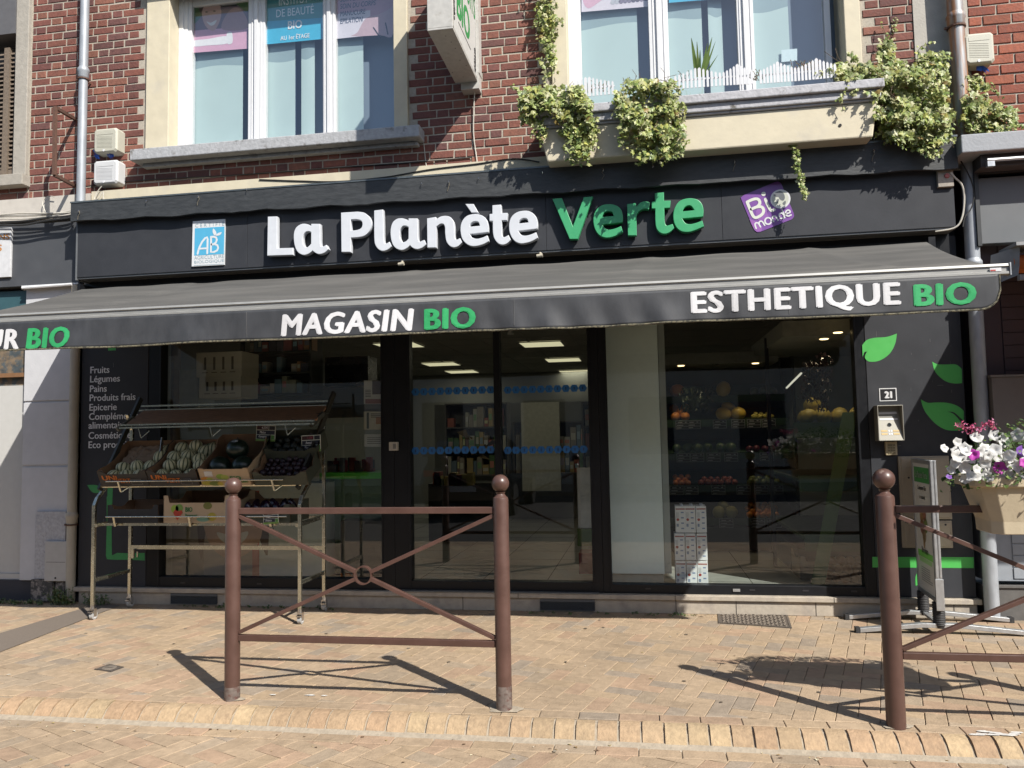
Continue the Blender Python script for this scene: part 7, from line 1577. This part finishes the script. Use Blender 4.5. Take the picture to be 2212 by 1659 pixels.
for j in range(7):
    for i in range(n+1): x = -9+(xs-.02+9)*i/n; t = j/6; g_.append((x, .05-.02*t-.015*math.sin(j*2.1)*math.sin(math.pi*i/n), 2.97-.42*t-.03*t*(1-i/n)))
m.add(g_, [(j*(n+1)+i, j*(n+1)+i+1, (j+1)*(n+1)+i+1, (j+1)*(n+1)+i) for j in range(6) for i in range(n)]); tag(m.build('blind', TL, None, smooth=True, loc=(xs-.3, 0, 2.5)), 'dark teal fabric blind under the left neighbour fascia', 'blind')
# upper left: grey stone window surround with louvred shutter
NU = thing('left_house', 'brick house upper floor at the far left with a shuttered window', 'building', (-6.6, 0, 3.86)); STG = mat('stone_grey', (.42, .39, .34), .85, var=.12, scale=9, bump=.3)
xr_ = P(62, 200, .03).x; xl_ = P(38, 200, .05).x
m = MB(); m.box(xl_, xr_+.0, .01, .3, 4.11, 8); m.box(-9, xr_+.03, -.06, .3, 3.99, 4.10); m.build('window_surround', STG, NU, bevel=.006)
m = MB(); brick_field(m, -8.5, -5.87, 3.88, 3.985, .05, RED, Ls=.19, flem=False); m.build('brick_wall', BRK, NU); m = MB(); m.box(-12, -5.9, .052, .35, 3.6, 4.0); m.box(xr_+.001, -5.90, .052, .35, 4.0, 8); m.build('mortar_backing', MORT, NU)
m = MB(); brick_field(m, xr_+.004, -5.862, 3.99, TOPZ, .05, RED); m.build('brick_wall', BRK, NU)
SH = mat('old_shutter', (.20, .155, .115), .75, var=.2, scale=18, bump=.3)
sh = MB(); x0, x1 = -6.75, xl_-.03; sh.box(x1-.03, x1, .08, .12, 4.15, 5.45); sh.box(x0, x1-.031, .08, .12, 4.15, 4.2); sh.box(P(12, 300, .08).x-.03, P(12, 300, .08).x+.03, .07, .12, 4.15, 5.45); shp = sh.build('shutter', SH, NU)
sh = MB(); z = 4.22
while z < 5.42: sh.add([(x0, .085, z), (x1-.031, .085, z), (x1-.031, .115, z+.03), (x0, .115, z+.03), (x0, .085, z-.008), (x1-.031, .085, z-.008), (x1-.031, .115, z+.022), (x0, .115, z+.022)], [(0, 1, 2, 3), (7, 6, 5, 4), (0, 4, 5, 1), (2, 6, 7, 3)]); z += .045
sh.build('louvre', SH, shp)
m = MB(); m.box(-9, xl_, .25, .3, 4.11, 6); m.box(-9, xl_, .0, .30, 5.55, 8); m.build('recess', mat('recess_grey', (.12, .12, .13), .8), NU)
# right neighbour
NR = thing('right_shop', 'neighbouring dark shop at the right with grey ledge and purple cladding', 'building', (3.5, 0, 0))
OR2 = [(.30, .085, .05), (.33, .10, .055), (.27, .075, .045), (.35, .105, .06)]
m = MB(); brick_field(m, 2.695, 6, 3.7, TOPZ, .04, OR2, Ls=.205, H=.083, j=.013, flem=False); m.build('brick_wall', BRK, NR); m = MB(); m.box(2.691, 7, .042, .34, 3.6, 8.5); m.build('mortar_backing', MORT, NR)
a = P(2074, 300, -.34); m = MB(); m.box(2.44, 7, -.34, .05, 3.535, 3.675); m.build('ledge', mat('ledge_grey', (.36, .38, .41), .7, var=.08, scale=6, bump=.2), NR, bevel=.008)
m = MB(); m.box(2.60, 7, -.26, .04, 3.44, 3.533); m.build('soffit', mat('soffit_dark', (.06, .055, .055), .7), NR)
m = MB(); q = P(2132, 346, -.3); m.tube([(q.x, -.30, q.z), (5, -.30, q.z+.0)], .014, 10); m.box(q.x, q.x+.05, -.31, -.27, q.z-.05, q.z-.01); m.build('rail_tube', ALU, NR)
xq = P(2114, 450, -.10).x; zt, zb = P(2120, 385, -.10).z, P(2120, 527, -.10).z
m = MB(); m.box(xq, 7, -.10, .0, zb, zt); m.build('fascia', mat('fascia_grey', (.13, .14, .15), .55, var=.08, scale=3), NR, bevel=.004)
m = MB(); m.box(xq-.03, xq-.001, -.13, .0, zb-.02, zt+.12); m.box(xq, 7, -.12, -.0, zt+.03, zt+.06); m.build('fascia_trim', mat('trim_dark', (.03, .033, .036), .5), NR)
CLD = mat('purple_cladding', (.075, .048, .052), .6, var=.08, scale=5)
m = MB(); m.box(2.60, 2.80, .05, .3, 1.0, 3.5); m.box(2.801, 7, .06, .3, 1.0, 3.5)
z = 1.0
while z < 3.0: m.box(2.81, 7, .048, .0595, z+.004, z+.098); z += .1
m.build('cladding', CLD, NR)
m = MB(); m.box(2.58, 7, .05, .3, .28, .999); 
z = .30
while z < .98: m.box(2.78, 7, .042, .0495, z, z+.082); z += .09
m.build('tile_wall', mat('tile_grey', (.33, .36, .40), .6, var=.06), NR, bevel=.002)
m = MB(); m.box(2.56, 7, -.03, .3, .0, .245); m.box(2.56, 7, -.045, .0, .246, .262); m.build('base', mat('dark_concrete', (.13, .125, .12), .85, var=.15, scale=10), NR)
r = thing('wall_cabinet', 'dull brown-grey metal cabinet on the purple wall above the flowers', 'cabinet', (2.85, .05, 1.2)); m = MB(); a = P(2142, 815, -.15); m.box(a.x, 4, -.15, .045, 1.15, a.z); m.build('body', mat('cabinet_grey', (.17, .15, .145), .6, var=.06), r, bevel=.004); m = MB(); m.box(a.x-.01, 4, -.16, .045, a.z+.0005, a.z+.016); m.build('lid', mat('cabinet_lid', (.20, .18, .17), .5), r)
# neighbour awning (orange) rolled out beyond the frame edge
OA = thing('orange_awning', 'orange awning with a grey cassette cut by the right edge of the photo', 'awning', (2.8, -.2, 2.8)); m = MB()
xc = P(2180, 560, -.35).x
za, zb2 = P(2180, 532, -.3).z, P(2180, 600, -.3).z
m.add([(xc+.10, -.30, za), (xc-.02, -.10, za-.02), (xc-.02, -.05, zb2+.03), (xc, -.16, zb2-.01), (xc+.06, -.34, zb2+.01), (xc+.09, -.30, zb2+.09)], [(0, 1, 2, 3, 4, 5)]); m.box(xc+.06, 6, -.34, -.05, za-.004, za+.022); m.box(xc+.06, 6, -.36, -.32, zb2-.03, zb2+.01); m.build('cassette', mat('cassette_grey', (.30, .31, .32), .5), OA)
m = MB(); m.tube([(xc+.07, -.20, (za+zb2)/2), (6, -.20, (za+zb2)/2)], .07, 16); ax0 = 2.88
m.add([(ax0, -.26, 2.83), (6, -.26, 2.83), (6, -1.22, 2.33), (ax0, -1.22, 2.33), (6, -1.23, 2.12), (ax0, -1.23, 2.12)], [(0, 1, 2, 3), (3, 2, 4, 5)])
m.build('fabric', mat('orange_cloth', (.62, .16, .03), .8, var=.06), OA)

# ================================================================ THE OTHER SIDE OF THE STREET (seen only as reflections)
OPP = mat('opposite_render', (.72, .67, .58), .85, var=.12, scale=1.2)
O = thing('opposite_building', 'plain rendered houses across the street behind the camera', 'building', (0, -17, 0))
m = MB(); m.box(-30, 26, -20, -17, -.1, 6.6); m.build('wall', OPP, O)
m = MB(); 
for i in range(16):
    x = -26+i*3.2
    m.box(x, x+1.2, -17.05, -16.99, 4.4, 6.2); m.box(x, x+1.3, -17.05, -16.985, .9, 2.6)
m.build('window', mat('opp_window', (.05, .06, .08), .1), O)
m = MB(); m.box(-30, 26, -20.3, -16.7, 6.61, 6.8); m.build('roof', mat('opp_roof', (.10, .07, .06), .8), O)
m = MB(); m.box(-30, 26, -16.98, -13.6, -.08, .02); tag(m.build('far_pavement', ROADM), kind='structure')
# parked car behind the photographer, reflected in the door glass
cxm = P(1003, 1000, 8.3).x
CARP = mat('car_paint', (.008, .010, .018), .12, var=0, spec=.8); CARG = mat('car_glass', (.01, .012, .014), .05, var=0)
CR = thing('parked_car', 'dark parked car across the street, seen reflected in the left door', 'car', (cxm, -9.6, KZ))
def sect(m, secs, c=None):
    """loft through cross-sections given as (y, half width bottom, half width top, z0, z1)"""
    vs = []
    for y, wb, wm, wt, z0, zm, z1 in secs: vs += [(cxm-wb, y, z0), (cxm-wm, y, zm), (cxm-wt, y, z1), (cxm+wt, y, z1), (cxm+wm, y, zm), (cxm+wb, y, z0)]
    n = len(secs); m.add(vs, [(6*k+i, 6*k+6+i, 6*k+6+(i+1) % 6, 6*k+(i+1) % 6) for k in range(n-1) for i in range(6)]+[tuple(range(5, -1, -1)), tuple(range(6*n-6, 6*n))], None, c)
m = MB(); sect(m, [(-7.98, .70, .78, .70, .30, .55, .72), (-8.05, .82, .88, .80, .22, .60, .90), (-8.35, .84, .90, .82, .20, .62, .98), (-9.6, .85, .91, .83, .20, .62, .96), (-11.2, .85, .90, .82, .20, .60, .92), (-12.1, .80, .86, .76, .22, .56, .80), (-12.25, .68, .75, .66, .30, .5, .66)]); b_ = m.build('body', CARP, CR, bevel=.03)
m = MB(); sect(m, [(-8.20, .74, .72, .60, .93, 1.15, 1.30), (-8.45, .77, .74, .60, .95, 1.2, 1.42), (-9.4, .78, .74, .62, .95, 1.2, 1.46), (-10.4, .77, .72, .58, .95, 1.15, 1.40), (-11.2, .74, .70, .66, .90, .93, .96)]); m.build('cabin', CARG, CR, bevel=.03)
m = MB(); m.box(cxm-.55, cxm+.55, -9.9, -8.6, 1.462, 1.475); m.build('roof', CARP, CR)
for x in (-.8, .8):
    for y in (-8.75, -11.4): m = MB(); m.tube([(cxm+x-.1, y, KZ+.31), (cxm+x+.1, y, KZ+.31)], .31, 22); m.build('wheel', RUBBER, CR, smooth=40)
for x in (-.68, .68): m = MB(); m.box(cxm+x-.1, cxm+x+.1, -8.02, -7.97, .74, .86); m.build('tail_light', mat('tail_red', (.5, .02, .02), .2), CR)
m = MB(); m.box(cxm-.26, cxm+.26, -7.965, -7.955, .44, .55); m.build('plate', WHITE, CR)
bpy.context.view_layer.update()
